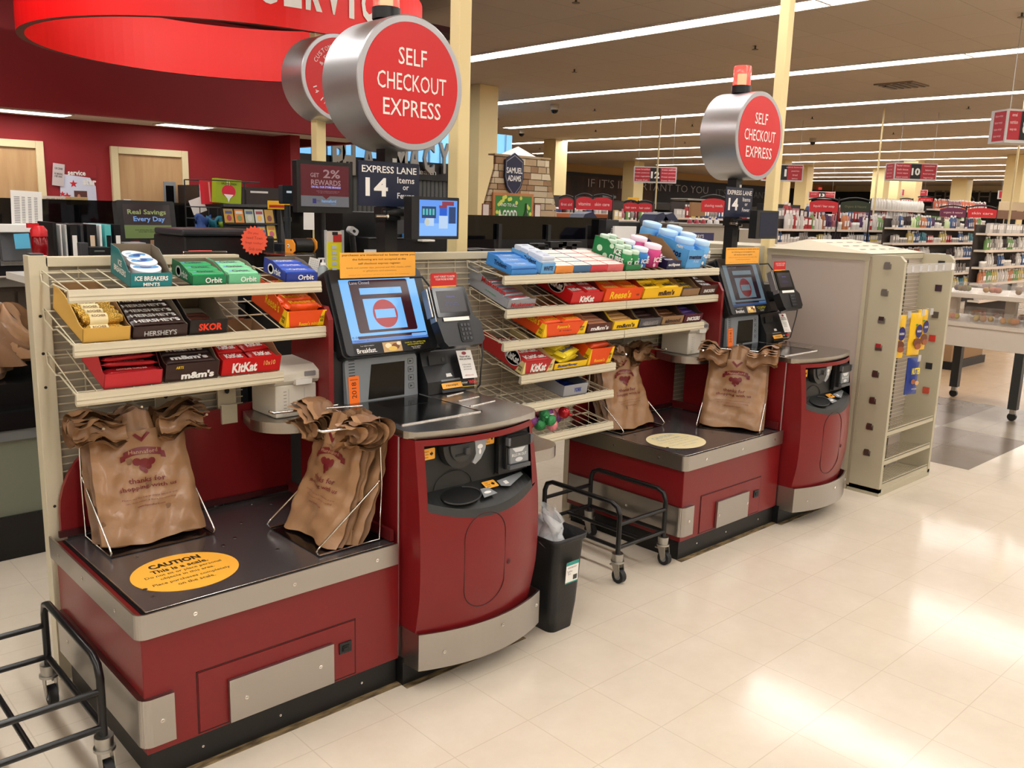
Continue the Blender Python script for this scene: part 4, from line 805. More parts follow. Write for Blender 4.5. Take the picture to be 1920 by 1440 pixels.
# L3
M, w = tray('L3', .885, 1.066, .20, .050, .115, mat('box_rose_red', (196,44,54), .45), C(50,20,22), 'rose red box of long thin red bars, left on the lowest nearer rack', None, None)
P = wrapped('truffle_bar', 'long thin red foil bar stacked in the rose red box', 'chocolate bar', w-.008, .03, .014, mat('foil_red', (170,28,36), .2, .4), 'CHOCOLATE TRUFFLE BAR', C(230,170,160), group='long thin red bars', fw=.55, fh=.3, crimp=.05)
rows_of(P, M, [(w/2, .022, .006+.015*i, 0, 0) for i in range(3)]+[(w/2, .045+.02*i, .05+.012*i, (-4,3,-6,4)[i], -18) for i in range(4)]+[(w/2, .11, .02, 0, 0)])
M, w = tray('L3', 1.072, 1.253, .22, .062, .10, DKB, CARDG, 'dark brown box of big white lettered sweets bags, middle of the lowest nearer rack', [('m&m\'s',0.1,-.2,.62,.42,Wt,.05),('ARTS',-.25,.3,.14,.16,YE,.02)])
fill(M, w, 'sweets_bag', 'dark brown sweets bag with white letters in the lowest rack box', 'sweets bag', 4, 2, w-.008, .048, .022, DKB, 'm&m\'s', Wt, b0=.012, lift=.02, tilt=.006, fw=.72, fh=.6, crimp=.03, bold=.05, sd=8)
M, w = tray('L3', 1.260, 1.478, .23, .060, .095, RE, CARD, 'bright red wafer box at the right end of the lowest nearer rack', [('O',0,0,0,0,RE,0)][:0] + [('KitKat',-.12,-.05,.42,.62,Wt,.04),('10x10',.3,.1,.2,.3,C(250,200,120),.01)])
fill(M, w, 'wafer_pack', 'red wafer pack with white lettering in the bright red box', 'chocolate bar', 3, 3, w/2-.008, .06, .016, RE, 'KitKat', Wt, b0=.012, cols=2, tilt=.003, crimp=.05, fw=.6, fh=.5, jit=2, sd=9, bold=.04)
# R1
M, w = tray('R1', 2.605, 2.765, .17, .022, .055, SKY, SKY, 'bright blue gum box with three packs, left on the top shelf of the long rack', None, [('Trident',.05,.0,.5,.4,NV,.02)])
fill(M, w, 'gum_pack', 'bright blue gum pack in the left box of the long rack top shelf', 'gum pack', 3, 2, w-.008, .05, .018, mat('gum_bright_blue', (80,150,226), .3), 'Trident', Wt, b0=.008, tilt=.004, crimp=0, fw=.4, fh=.4, sd=12)
M, w = tray('R1', 2.785, 2.875, .21, .05, .062, LBL, LBL, 'pale blue gum box with white packs stacked over it on the long rack', [('WHITE',0,0,.7,.4,NV,.03)], [('Trident',.12,.2,.4,.3,NV,.02),('WHITE',-.15,-.15,.5,.3,NBL,.03)])
fill(M, w, 'gum_pack', 'white topped gum pack stacked in the pale blue box', 'gum pack', 4, 4, w-.006, .047, .018, mat('gum_white', (216,226,242), .3), 'white', NBL, b0=.008, crimp=0, fw=.5, fh=.35, sd=13, tilt=.002)
S, L, w_, X0 = SF['R1']; kinds = [(C(236,150,70),'orange'),(C(70,110,150),'slate blue'),(C(206,60,70),'red'),(C(220,110,110),'coral')]
for ci, (ec, en) in enumerate(kinds):
    m = MB(); m.box(-.058,.058,-.031,.031,0,.034,C(240,236,228)).box(-.0585,.0585,-.0315,-.029,.0,.0345,ec).box(-.0585,.0585,.029,.0315,.0,.0345,ec).box(-.0585,-.056,-.031,.031,0,.0345,ec).box(.056,.0585,-.031,.031,0,.0345,ec)
    m.text('refreshers', 0, .004, .07, .010, C(90,160,150), .0346).text('sugar free', 0, -.012, .05, .006, C(150,150,150), .0346).push(F((0,-.0318,.017))).text('refreshers', 0, 0, .06, .008, ec, .0006).pop()
    o = m.thing('gum_carton', 'small white gum carton edged in %s in the grid on the long rack' % en, 'gum carton', 'white cartons edged in %s' % en)
    first = True
    for i in range(4):
        T = S @ Matrix.Translation((2.94-X0+.119*ci, .042+.066*i, .004))
        if first: o.matrix_world = T; first = False
        else: dup(o, T)
def bottle_pack(key, x0, x1, mt, lid, txt, label, nrow, bx, hgt, dcol, tcol=Wt, cat='gum tub', b0=.03):
    S, L, w_, X0 = SF[key]; r = (x1-x0)/2/bx*.98
    m = MB(); m.lathe([(r*.8,0),(r,.004),(r,hgt*.72),(r*.86,hgt*.80),(r*.84,hgt*.84)], mt, 16).lathe([(r*.9,hgt*.82),(r*.92,hgt*.98),(r*.8,hgt)], lid, 16)
    m.push(F((0,-r*1.0,hgt*.4),(1,0,0),(0,0,1))).text(txt, 0, 0, r*1.3, hgt*.22, tcol, .003, .03).disc(-r*.4,-hgt*.25,r*.2,r*.2,0,.002,dcol,10).disc(r*.4,.2*hgt,r*.18,r*.18,0,.002,dcol,10).pop()
    o = m.thing('gum_tub', label, cat, label); first = True
    for i in range(nrow):
        for j in range(bx):
            T = S @ Matrix.Translation((x0-X0+r*1.02*(1+2*j), b0+r*1.02*(1+2*i), .004+.012*i))
            if first: o.matrix_world = T; first = False
            else: dup(o, T)
M, w = tray('R1', 3.372, 3.492, .24, .03, .115, mat('box_green_gum', (30,122,70), .4), CARD, 'green gum box with white dots standing on the long rack top shelf', None, [('ICE\nCUBES',.2,.0,.4,.55,Wt,.03),('O',-.12,-.2,.13,.25,C(200,230,200),0),('O',-.3,.05,.15,.28,C(200,230,200),0),('O',.02,.3,.12,.2,C(200,230,200),0)])
bottle_pack('R1', 3.378, 3.488, GP, C(200,226,205), 'ICE', 'green and white gum tub in the green dotted box', 4, 2, .092, C(210,235,215), b0=.02)
bottle_pack('R1', 3.492, 3.584, BP, C(220,232,245), 'ICE', 'blue gum tub between the green and pink ones on the long rack', 2, 1, .10, C(190,220,245))
bottle_pack('R1', 3.590, 3.690, PNK, C(245,220,235), 'ICE', 'pink gum tub beside the dark blue box on the long rack', 2, 1, .115, C(240,190,215))
M, w = tray('R1', 3.70, 3.82, .25, .045, .12, NV, CARD, 'dark blue open cardboard box with white lettering beside the pink tubs', [('eclipse',0,.0,.85,.45,Wt,.03)])
fill(M, w, 'gum_pouch', 'dark blue gum pouch standing in the dark open box', 'gum pack', 3, 1, w-.01, .05, .035, NV, 'eclipse', Wt, b0=.02, crimp=.05, sd=15)
M, w = tray('R1', 3.86, 4.0, .22, .10, .125, mat('mentos_blue', (92,168,232), .35), LBL, 'large light blue gum carton near the right end of the long rack', [('mentos',.0,.12,.8,.22,NV,.04),('PURE',.12,-.12,.35,.14,C(190,215,240),.02)], [('gum',.2,.3,.2,.16,Wt,.03),('mentos',0,0,.6,.25,NV,.03)])
bottle_pack('R1', 4.01, 4.11, LBL, C(190,222,250), 'gum', 'clear blue capped gum tub at the right end of the long rack', 3, 1, .135, Wt)
bottle_pack('R1', 3.87, 3.99, LBL, C(170,210,248), 'gum', 'blue gum tub peeking over the light blue carton', 3, 1, .14, Wt, b0=.04)
# R2
M, w = tray('R2', 2.585, 2.757, .40, .040, .085, GRB, CARD, 'long silver grey box of bars at the left of the second shelf', [('Musketeers',.05,-.1,.85,.5,DRD,.03)], [('Musketeers',.22,.22,.42,.28,DRD,.03),('36',-.36,-.08,.1,.36,NBL,.03),('all the taste',.2,-.2,.2,.1,GP,.01)])
fill(M, w, 'chocolate_bar', 'silver bar with red stripe in the long grey box', 'chocolate bar', 5, 1, w-.01, .045, .02, SIL, 'Musketeers', DRD, b0=.01, lift=.02, stripe=None, sd=17, jit=2)
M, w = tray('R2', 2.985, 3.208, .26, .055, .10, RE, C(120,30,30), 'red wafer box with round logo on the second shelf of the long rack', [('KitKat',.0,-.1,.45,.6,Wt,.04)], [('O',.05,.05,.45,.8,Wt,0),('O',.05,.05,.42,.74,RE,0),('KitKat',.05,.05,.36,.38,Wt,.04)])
fill(M, w, 'wafer_pack', 'red wafer pack on the second shelf of the long rack', 'chocolate bar', 3, 3, w/2-.008, .06, .017, RE, 'KitKat', Wt, b0=.012, cols=2, crimp=.05, sd=18, jit=2, bold=.04)
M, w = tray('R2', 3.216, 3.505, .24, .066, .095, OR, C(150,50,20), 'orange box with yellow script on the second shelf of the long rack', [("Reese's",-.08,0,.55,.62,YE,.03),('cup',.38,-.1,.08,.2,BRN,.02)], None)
fill(M, w, 'peanut_pack', 'orange pack with yellow script on the second shelf', 'chocolate bar', 3, 3, w/2-.008, .06, .018, OR, "Reese's", YE, b0=.012, cols=2, crimp=.04, sd=19, jit=2)
M, w = tray('R2', 3.515, 3.835, .24, .055, .085, mat('box_yellow', (248,196,30), .4), CARD, 'yellow box with brown lettering on the second shelf of the long rack', [('m&m\'s',.1,.0,.42,.55,BRN,.05)], None)
fill(M, w, 'sweets_bag', 'yellow peanut sweets bag on the second shelf of the long rack', 'sweets bag', 3, 1, w/2-.008, .06, .024, YE, 'm&m\'s', BRN, b0=.015, cols=2, lift=.03, tilt=.006, crimp=.05, sd=20, jit=2, bold=.05)
M, w = tray('R2', 3.845, 4.0, .24, .04, .08, CARD, CARD, 'plain cardboard box of dark bars on the second shelf, beside the dark brown one', None, None)
fill(M, w, 'chocolate_bar', 'dark bar with yellow print in the plain cardboard box', 'chocolate bar', 4, 1, w-.012, .042, .018, DKB, 'DARK', YE, b0=.02, lift=.018, sd=21, jit=2)
M, w = tray('R2', 4.005, 4.17, .27, .055, .09, mat('box_brown', (78,48,38), .5), CARD, 'dark brown box at the right end of the second shelf', [('SNICKERS',.0,-.1,.62,.34,Wt,.03)], None)
fill(M, w, 'chocolate_bar', 'brown wrapped bar in the dark brown right end box', 'chocolate bar', 4, 1, w-.012, .042, .018, BRN, 'SNICKERS', Wt, b0=.03, lift=.02, sd=22, jit=2)
# R3
M, w = tray('R3', 2.78, 3.066, .24, .065, .105, OR, CARD, 'orange king size box with yellow corners on the third shelf', [("Reese's",-.06,.22,.3,.25,YE,.03),('2 cups',0,-.1,.3,.14,BRN,.01)], [("Reese's",.15,.1,.4,.36,YE,.02),('O',-.25,-.1,.2,.4,BRN,0)], corner=YE)
fill(M, w, 'peanut_pack', 'orange king size pack in the yellow cornered box of the third shelf', 'chocolate bar', 3, 1, w/2-.008, .06, .02, OR, "Reese's", YE, b0=.02, cols=2, lift=.045, tilt=.004, sd=23, jit=2)
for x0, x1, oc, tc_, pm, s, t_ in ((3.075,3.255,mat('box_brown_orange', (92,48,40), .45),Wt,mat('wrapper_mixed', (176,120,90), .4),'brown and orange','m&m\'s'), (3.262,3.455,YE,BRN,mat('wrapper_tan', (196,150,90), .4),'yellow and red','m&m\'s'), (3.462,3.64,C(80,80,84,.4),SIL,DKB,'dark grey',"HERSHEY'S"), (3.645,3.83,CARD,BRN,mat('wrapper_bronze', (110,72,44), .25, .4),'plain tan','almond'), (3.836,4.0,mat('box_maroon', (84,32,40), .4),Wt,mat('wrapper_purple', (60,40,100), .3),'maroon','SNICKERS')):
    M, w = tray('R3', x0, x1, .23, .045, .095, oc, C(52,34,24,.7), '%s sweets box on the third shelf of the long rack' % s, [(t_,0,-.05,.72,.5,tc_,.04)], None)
    fill(M, w, 'chocolate_bar', 'wrapped bar in the %s box of the third shelf' % s, 'chocolate bar', 5, 2, w-.012, .038, .014, pm, None, None, b0=.015, lift=.008, tilt=.002, sd=hash(s)%50 if False else len(s), jit=2)
# R4
M, w = tray('R4', 2.66, 2.856, .36, .060, .085, DRD, CRM, 'red and cream king size box at the left of the fourth shelf', [('KitKat',0,-.05,.5,.7,Wt,.04)], [('O',.28,.1,.3,.85,Wt,0),('O',.28,.1,.28,.78,DRD,0),('KitKat',.28,.1,.24,.4,Wt,.04)], corner=CRM)
fill(M, w, 'wafer_pack', 'red and white wafer pack in the king size box of the fourth shelf', 'chocolate bar', 4, 2, w-.01, .06, .02, DRD, 'KitKat', Wt, b0=.012, lift=.02, sd=31, bold=.04)
M, w = tray('R4', 2.862, 3.086, .20, .032, .05, YE, CARD, 'low yellow box on the fourth shelf with yellow bags heaped on it', [('Butterfinger',-.1,0,.6,.6,NBL,.03)])
fill(M, w, 'sweets_bag', 'bright yellow bag with blue lettering heaped on the fourth shelf', 'sweets bag', 3, 2, .17, .06, .026, mat('wrapper_lemon', (246,222,50), .3), 'Butterfinger', NBL, b0=.02, lift=.02, tilt=.01, crimp=.09, sd=33, jit=7, bold=.03)
M, w = tray('R4', 3.09, 3.262, .22, .085, .115, OR, CARD, 'orange box with yellow corners at the right end of the fourth shelf', [("Reese's",-.02,-.25,.45,.2,YE,.02)], None, corner=YE)
fill(M, w, 'sweets_bag', 'small orange bag in the right box of the fourth shelf', 'sweets bag', 3, 1, w-.014, .05, .026, mat('wrapper_rust', (206,70,30), .3), None, None, b0=.02, lift=.07, sd=34, jit=3)
# R5, R6
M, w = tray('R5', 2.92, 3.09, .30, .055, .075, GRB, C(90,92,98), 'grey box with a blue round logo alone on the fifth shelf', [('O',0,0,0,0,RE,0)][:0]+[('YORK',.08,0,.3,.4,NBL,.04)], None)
fill(M, w, 'mint_patty', 'dark blue and silver mint in the grey box on the fifth shelf', 'sweet', 5, 1, .06, .05, .018, mat('foil_blue', (40,60,140), .2, .5), None, None, b0=.03, cols=2, lift=.01, sd=40, jit=3)
S, L, w_, X0 = SF['R6']; q = random.Random(12)
cols_ = [((226,60,40),'red'),((240,150,160),'pink'),((60,150,90),'green'),((120,60,130),'purple')]
for ci, (rgb_, nm) in enumerate(cols_):
    m = MB(); m.sph((0,0,.03), .03, mat('foil_'+nm, rgb_, .2, .35, bump=(60,.8)), 12, 8, (1,.9,1)).sph((.036,0,.03), .012, mat('foil_'+nm, rgb_), 8, 5, (1,1,.6)).push(TOP(0,0,.0605)).disc(0,0,.014,.01,0,.0006,Wt,12).pop()
    o = m.thing('wrapped_sweet', 'round shiny %s wrapped sweet on the lowest short shelf' % nm, 'sweet', 'shiny %s wrapped sweets' % nm); first = True
    for i in range(9):
        T = S @ Matrix.Translation((.05+.32*q.random(), .02+.15*q.random(), .004+.026*(i % 3))) @ Matrix.Rotation(q.random()*6, 4, 'Z')
        if first: o.matrix_world = T; first = False
        else: dup(o, T)
# ================================================================ SERVICE DESK SIDE
def at(u, v, **k):
    d = cr*((u-960)/1647.26)-cu*((v-720)/1647.26)+cf; (a, val), = k.items(); i = 'xyz'.index(a)
    o = Vector((0,0,1.62)); return o+d*((val-o[i])/d[i])
CAMR = Vector((cr.x, cr.y, 0)).normalized()
def facing(p, turn=0, up=(0,0,1)):       # upright frame at p turned toward the camera side of the store
    r = Matrix.Rotation(R(turn), 3, 'Z') @ CAMR; return F(p, r, up)
BROWNC = mat('cabinet_brown', (112,98,86), .5); DESKT = mat('desk_top_white', (214,210,202), .35); GG = mat('lane_grey_green', (120,124,108), .5); GBLK = mat('lane_black', (18,18,19), .25)
TINT = mat('tinted_glass', (10,10,11), .05, alpha=.86)
# lane at the far left
r = thing('checkout_lane', 'curved checkout lane body behind the left rack, black base, grey green side, black top', 'checkout lane', (.2, 4.9, 0))
def lane_out(k=0): return [(-1.6,4.30-k)]+[(1.45+k-.2+.2*math.sin(R(a)), 4.50-(.2+k)*math.cos(R(a))) for a in range(0,91,10)]+[(1.45+k,4.56),(-1.6,4.56)]
MB().poly(lane_out(.02), 0, .20, GBLK).build('base', r); MB().poly(lane_out(0), .20, .55, GG).build('side_panel', r); MB().poly(lane_out(.02), .55, .60, C(112,114,114,.4)).poly(lane_out(.03), .60, .68, GBLK).build('edge_band', r, bevel=.01)
m = MB(); m.poly(lane_out(-.02), .68, .80, GBLK); m.box(-1.6, 1.16, 4.56, 5.3, .0, 1.045, GBLK).box(-1.6, 1.18, 4.62, 5.3, 1.045, 1.07, DESKT); m.build('lane_top', r)
m = MB(); m.tube([(1.03,4.62,1.07),(1.03,4.60,1.08),(1.03,4.55,.96),(1.06,4.55,.96),(1.06,4.56,1.02)], .005, K2); m.thing('wire_hook', 'thin black wire hook on the white edge of the far left lane', 'hook', loc=(1.04,4.6,1.0))
q = random.Random(9)
for i in range(4):
    cx, cy, cz = .90+.05*i-.04, 4.44+.02*(i % 2), .80
    m = MB(); ph = q.random()*9
    def cr_(a, b_, cx=cx, cy=cy, ph=ph, i=i):
        t = b_*math.pi*.55; rad = .13+.03*math.sin(7*a*6.28/2+ph)+.02*math.sin(5*a*6.28+9*b_+ph)+.012*math.sin(31*a+17*b_)
        return (cx+rad*math.cos(6.28*a)*math.cos(t*.9), cy+rad*.65*math.sin(6.28*a)*math.cos(t*.9), .80+.03*(i)+.20*math.sin(t)*(1+.25*math.sin(4*6.28*a+ph))+.01)
    m.grid(cr_, 30, 12, BAGM if i % 2 else BAGD)
    m.thing('paper_bag', 'crumpled brown bag heaped on the far left lane', 'bag', 'crumpled brown bags on the left lane', (cx, cy, .8))
# cabinets with white counter
r = thing('service_cabinet', 'brown panelled base cabinets under a white counter, far left behind the lane', 'cabinet', (0.6, 6.3, 0)); YC = 6.0
m = MB(); m.box(-1.5, 1.9, YC, 6.6, 0, 1.08, BROWNC); m.build('body', r)
MB().box(-1.52, 1.92, YC-.03, 6.62, 1.08, 1.14, DESKT).build('counter_top', r, bevel=.004)
for i in range(8):
    x = -1.5+.42*i; m = MB(); m.box(x+.01, x+.41, YC-.02, YC, .1, 1.05, BROWNC).box(x+.06, x+.36, YC-.012, YC-.006, .16, .99, mat('cabinet_brown_inset', (100,87,76), .55)); m.box(x+.02,x+.4,YC-.021,YC-.019,.70,.706,C(70,60,52)); m.build('door', r)
    MB().tube([(x+.3,YC-.022,.97),(x+.3,YC-.045,.97),(x+.38,YC-.045,.97),(x+.38,YC-.022,.97)], .005, CHROME).build('handle', r)
def sheet(u0, v0, u1, v1, y, name, label, cat, mt=PAPER, lines=0, dark=(90,90,92), tilt=0, t=None):
    a, b = at(u0, v0, y=y), at(u1, v1, y=y); w_ = b.x-a.x; h_ = a.z-b.z; M_ = F(((a.x+b.x)/2, y, (a.z+b.z)/2)) @ Matrix.Rotation(R(tilt), 4, 'Z')
    m = MB(M_); m.box(-w_/2, w_/2, -h_/2, h_/2, -.0015, 0, mt)
    for i in range(lines):
        for j in range(4):
            x0 = -w_*.36+w_*.2*j*(1.0); m.rect(x0+(0 if j else -w_*.04), x0+w_*(.11 if j else .14), h_*(.33-.66*i/max(1,lines-1))-h_*.008, h_*(.33-.66*i/max(1,lines-1))+h_*.008, .0004, C(*dark))
    if t: m.text(t[0], 0, t[1]*h_, w_*t[2], h_*t[3], t[4], .0008, .02)
    return m.thing(name, label, cat, loc=(0,0,0), rot=M_)
def slab(u0, v0, u1, v1, y, d, name, label, cat, mt, bevel=.004, group=None, extra=None, leg=0):
    a, b = at(u0, v0, y=y), at(u1, v1, y=y); m = MB(); m.box(a.x, b.x, y, y+d, b.z, a.z, mt)
    if leg: m.box((a.x+b.x)/2-.008, (a.x+b.x)/2+.008, y+.002, y+max(d,.01), 0, b.z, K2)
    if extra: extra(m, a, b)
    return m.thing(name, label, cat, group, ((a.x+b.x)/2, y, b.z), bevel=bevel)
# long dark glass screen with its posts, and the raised shelf behind
r = thing('glass_screen', 'long band of dark tinted glass running above the service counter at the left', 'glass screen', (1.8, 5.6, 1.2))
MB().box(-.2, 3.3, 5.6, 5.61, 1.27, 1.61, TINT).build('tinted_pane', r)
for x in (.95, 2.2, 3.28): MB().box(x-.015, x+.015, 5.59, 5.62, 1.1, 1.61, K2).build('bracket', r)
r = thing('service_counter', 'long service counter with white top hidden behind the left sweets rack', 'counter', (1.9, 4.9, 0))
MB().box(1.6, 3.0, 4.62, 5.15, 0, 1.20, mat('counter_front', (96,70,56), .5)).build('body', r); MB().box(1.2, 3.0, 4.58, 5.15, 1.20, 1.235, DESKT).build('counter_top', r)
slab(0, 430, 80, 489, 5.55, .05, 'register', 'grey back of a register at the left edge with a blue sticky note', 'register', mat('register_grey', (104,106,110), .4))
slab(-30, 482, 66, 516, 5.75, .22, 'document_tray', 'stack of flat black document trays on the white counter at the left edge', 'tray', mat('tray_dark', (52,52,56), .4))
sheet(0, 483, 62, 497, 5.7, 'leaflet', 'printed leaflets lying on the black document tray', 'leaflet', lines=3)
sheet(18, 357, 82, 430, 5.5, 'price_list', 'white sheet with columns of codes taped over the dark glass, far left', 'paper sheet', lines=16, tilt=-2)
sheet(26, 438, 57, 466, 5.45, 'sticky_note', 'blue sticky note on the grey register back', 'sticky note', mt=C(96,186,226,.7), tilt=3)
slab(-20, 420, 85, 436, 5.47, .08, 'label_printer', 'low white label printer under the taped code sheet', 'printer', WHITE)
sheet(80, 367, 135, 382, 6.2, 'flyer', 'pale flyer showing above the dark glass, left of the small box', 'flyer', mt=C(214,200,186,.7), t=('OUTLANDER',0,.8,.4,C(150,130,110)))
slab(132, 369, 166, 385, 6.1, .1, 'small_box', 'small tan box on the ledge above the dark glass', 'box', C(176,150,100,.6), leg=1)
# poster on the wall
m = MB(); a, b = at(108, 318, y=9.585), at(186, 410, y=9.585); w_, h_ = b.x-a.x, a.z-b.z; m.push(F((a.x+w_/2, 9.585, a.z-h_/2)))
m.poly([(-w_*.5,-h_*.62),(w_*.48,-h_*.66),(w_*.46,h_*.18),(w_*.32,h_*.36),(-w_*.45,h_*.42)], -.004, 0, C(206,212,232,.5)).rect(-w_*.12, w_*.22, -h_*.42, h_*.08, .001, C(90,50,46)).disc(.0,-h_*.2,w_*.07,h_*.1,.001,.002,C(40,42,70),14).disc(0,-h_*.04,w_*.04,h_*.05,.002,.003,C(190,130,110),12)
def star(m, x, y, r_, mt): m.poly([(x+(r_ if i % 2 == 0 else r_*.42)*math.sin(math.pi*i/5), y+(r_ if i % 2 == 0 else r_*.42)*math.cos(math.pi*i/5)) for i in range(10)], .001, .002, mt)
star(m, -w_*.12, h_*.22, .04, C(196,30,44)); star(m, w_*.36, -h_*.55, .05, C(196,30,44)); star(m, -w_*.3, -.02, .04, C(196,30,44)); star(m, -w_*.42, -h_*.0, .03, C(196,30,44))
m.rect(-w_*.42, w_*.5, h_*.36, h_*.62, -.002, C(150,26,36)).text('service', -w_*.02, h_*.45, w_*.46, h_*.10, WHITE, .003, .03).text('star', w_*.3, h_*.27, w_*.36, h_*.13, WHITE, .003, .05).pop(); m.thing('service_poster', 'white service star poster with red stars and a photo on the red wall', 'poster', loc=(a.x+w_/2, 9.585, a.z-h_))
sheet(97, 306, 122, 349, 9.575, 'notice_sheet', 'small printed notice taped over the corner of the star poster', 'paper sheet', mt=C(196,184,184,.7), lines=0, tilt=-6, t=('CUB CORNER\n\nNO SMOKING\n3 FEET AWAY',.1,.7,.45,C(60,50,60)))
# binders on the counter
bn = [((16,16,18),'black binder leaning at the left end of the binder row',98,112),((224,224,222),'white binder, second in the row on the service desk',112,121),((190,192,190),'clear silver binder beside the white one',121,131),((22,22,24),'black binder with a white spine label near the white ones',131,150),((44,46,50),'dark grey binder in the middle of the row',150,162),((20,20,22),'black binder with a tan spine label',162,186),((232,232,230),'slim white binder left of the teal one',186,196),((96,196,196),'teal binder with a dark spine label',196,213),((18,18,20),'black binder at the right end of the row with a thin label',213,231)]
for rgb_, s, u0, u1 in bn:
    y = 4.68; a, b = at(u0, 421 if u0 > 100 else 417, y=y), at(u1, 490, y=y); m = MB(); m.box(a.x, b.x-.004, y, y+.25, 1.236, a.z, C(*rgb_, .4)); cx_ = (a.x+b.x)/2
    if 'label' in s: m.box(cx_-.011, cx_+.011, y-.001, y, 1.34, 1.44, WHITE if 'white' in s or 'thin' in s else (C(220,196,170) if 'tan' in s else BLACK))
    m.thing('ring_binder', s, 'binder', 'ring binders on the service desk', (cx_, y, 1.236), bevel=.003)
M_ = Matrix.Translation((1.235,4.64,1.236)); r = thing('water_bottle', 'red plastic water bottle with flip lid at the left of the binders', 'bottle', M=M_); RB = mat('bottle_red', (150,14,26), .15, trans=.3)
MB(M_).lathe([(.034,0),(.036,.01),(.036,.06),(.028,.09),(.036,.12),(.036,.19),(.03,.2)], RB, 20).build('bottle_body', r); MB(M_).lathe([(.037,.2),(.037,.23),(.022,.25)], C(206,30,40,.35), 20).box(-.05,.0,-.01,.01,.24,.262,C(206,30,40,.35)).build('lid', r)
slab(150, 455, 168, 488, 4.50, .05, 'cordless_phone', 'dark cordless phone standing before the binders', 'phone', C(60,62,66,.4), leg=1); slab(168, 464, 209, 482, 4.48, .12, 'card_reader', 'black desk device with a small display left of the price screen', 'device', K2, extra=lambda m, a, b: m.box(a.x+.02, b.x-.03, 4.478, 4.48, b.z+.025, a.z-.014, C(96,104,100)))
# price message monitor
M_ = F(at(277, 416, y=5.0), (.995,.1,0), (0,.12,1)); r = thing('price_monitor', 'black monitor showing a real savings message on the service desk', 'monitor', M=M_)
m = MB(M_); m.rrect(-.165, .165, -.125, .115, .01, -.05, 0, K2); m.box(-.12,-.08,.115,.12,-.01,0,WHITE); m.build('housing', r, bevel=.003)
m = MB(M_); m.rect(-.135, .135, -.09, .095, .001, G(48,36,36,.7)).rect(-.135, .135, -.09, -.018, .0014, G(110,124,70,.7)).text('Real Savings', 0, .05, .22, .034, G(150,160,96,.8), .002, .02).text('Every Day', .01, .012, .18, .034, G(120,160,220,.8), .002, .02).text('Low prices you can count on -\nevery day in every aisle.', 0, -.05, .15, .02, BLACK, .002, .01)
m.build('display', r); MB(M_).cyl((0,-.12,-.03),(0,-.24,-.05),.03,K2).box(-.09,.09,-.27,-.255,-.12,.05,K2).rrect(-.11,-.06,-.118,-.105,.004,0,.004,C(190,40,40)).build('stand', r)
slab(232, 455, 275, 470, 4.7, .1, 'key_pad', 'grey keypad on a black holder below the price screen', 'keypad', C(150,152,156,.4), leg=1); slab(298, 452, 348, 492, 4.75, .12, 'card_holder', 'tan card holder with pale slips right of the price screen', 'holder', C(170,130,96,.5), leg=1, extra=lambda m, a, b: m.box(a.x+.02, b.x-.08, 4.748, 4.752, b.z+.06, a.z-.02, C(226,196,170)))
# black till housing with the star note, card terminal, magazine rack
r = thing('till_housing', 'big black till housing seen from behind, orange note stuck on its right', 'till', (1.75, 3.95, 0))
a, b = at(352, 425, y=3.85), at(480, 500, y=3.85)
MB().box(a.x-.02, b.x+.1, 3.85, 4.2, 1.16, 1.47, K2).box(a.x-.035, b.x+.02, 3.83, 4.15, 1.47, 1.50, mat('till_cap', (44,46,50), .35)).build('cover', r, bevel=.01)
MB().box(1.56, 1.86, 3.8, 4.3, 0, 1.16, K2).build('till_stand', r)
m = MB(); c = at(477, 451, y=3.76); m.push(F(c) @ Matrix.Rotation(R(-4),4,'Z')); P_ = []
for i in range(40): rr_ = .068 if i % 2 == 0 else .057; P_.append((rr_*math.cos(math.pi*i/20), rr_*math.sin(math.pi*i/20)))
m.poly(P_, -.001, 0, C(250,100,70,.6)); ink = C(150,30,20)
for t_, x_, y_, w_ in (('Do you',-.008,.032,.05),('need Town',0,.012,.078),('bags today?',0,-.012,.085),('Grab some',.006,-.038,.066)): m.text(t_, x_, y_, w_, .013, ink, .0006, -.01)
m.pop(); m.thing('star_note', 'orange starburst note with handwriting stuck on the black till', 'note', loc=tuple(c)); MB().tube([tuple(c+Vector((0,.002,-.05))), (c.x, 3.86, 1.40)], .003, K2).thing('note_clip', 'thin black clip holding the orange starburst note', 'clip', loc=(c.x, 3.8, 1.4))
M_ = F(at(400, 492, y=3.5), (1,0,0), (0,.9,.45)); r = thing('card_terminal', 'black card terminal with a bright screen edge peeking over the left rack rail', 'card terminal', M=M_)
MB(M_).rrect(-.09,.09,-.06,.085,.012,-.03,0,K2).box(-.095,.095,.078,.09,-.032,.004,CHROME).build('case', r, bevel=.003); c_ = M_.to_translation(); MB().cyl((c_.x,c_.y+.03,0),(c_.x,c_.y+.03,c_.z),.02,K2).build('stand', r); MB(M_).rect(-.07,.05,.03,.065,.001,G(150,160,180,.7)).box(-.06,.04,.092,.11,-.01,-.006,C(220,80,80)).build('screen', r)
r = thing('card_rack', 'black sloping rack of gift cards and small magazines behind the starburst note', 'rack', (2.0, 4.35, 1.1)); y0_ = 4.35
M_ = F(at(483, 440, y=4.3), (.99,.12,0), (0,.22,1)); m = MB(M_); m.box(-.18,.16,-.17,.155,-.02,-.008,K2).box(.135,.16,-.17,.155,-.02,.01,K2).box(-.18,.16,.14,.155,-.02,.012,K2)
for j in range(3): m.box(-.18,.16,.05-.095*j,.056-.095*j,-.01,.012,K2)
m.build('rack_frame', r)
pal = [(190,150,60),(200,90,120),(90,110,150),(220,140,60),(70,80,130),(230,200,70),(190,200,180),(160,60,70),(120,140,90),(210,210,205),(240,190,90),(130,70,60)]
q = random.Random(5)
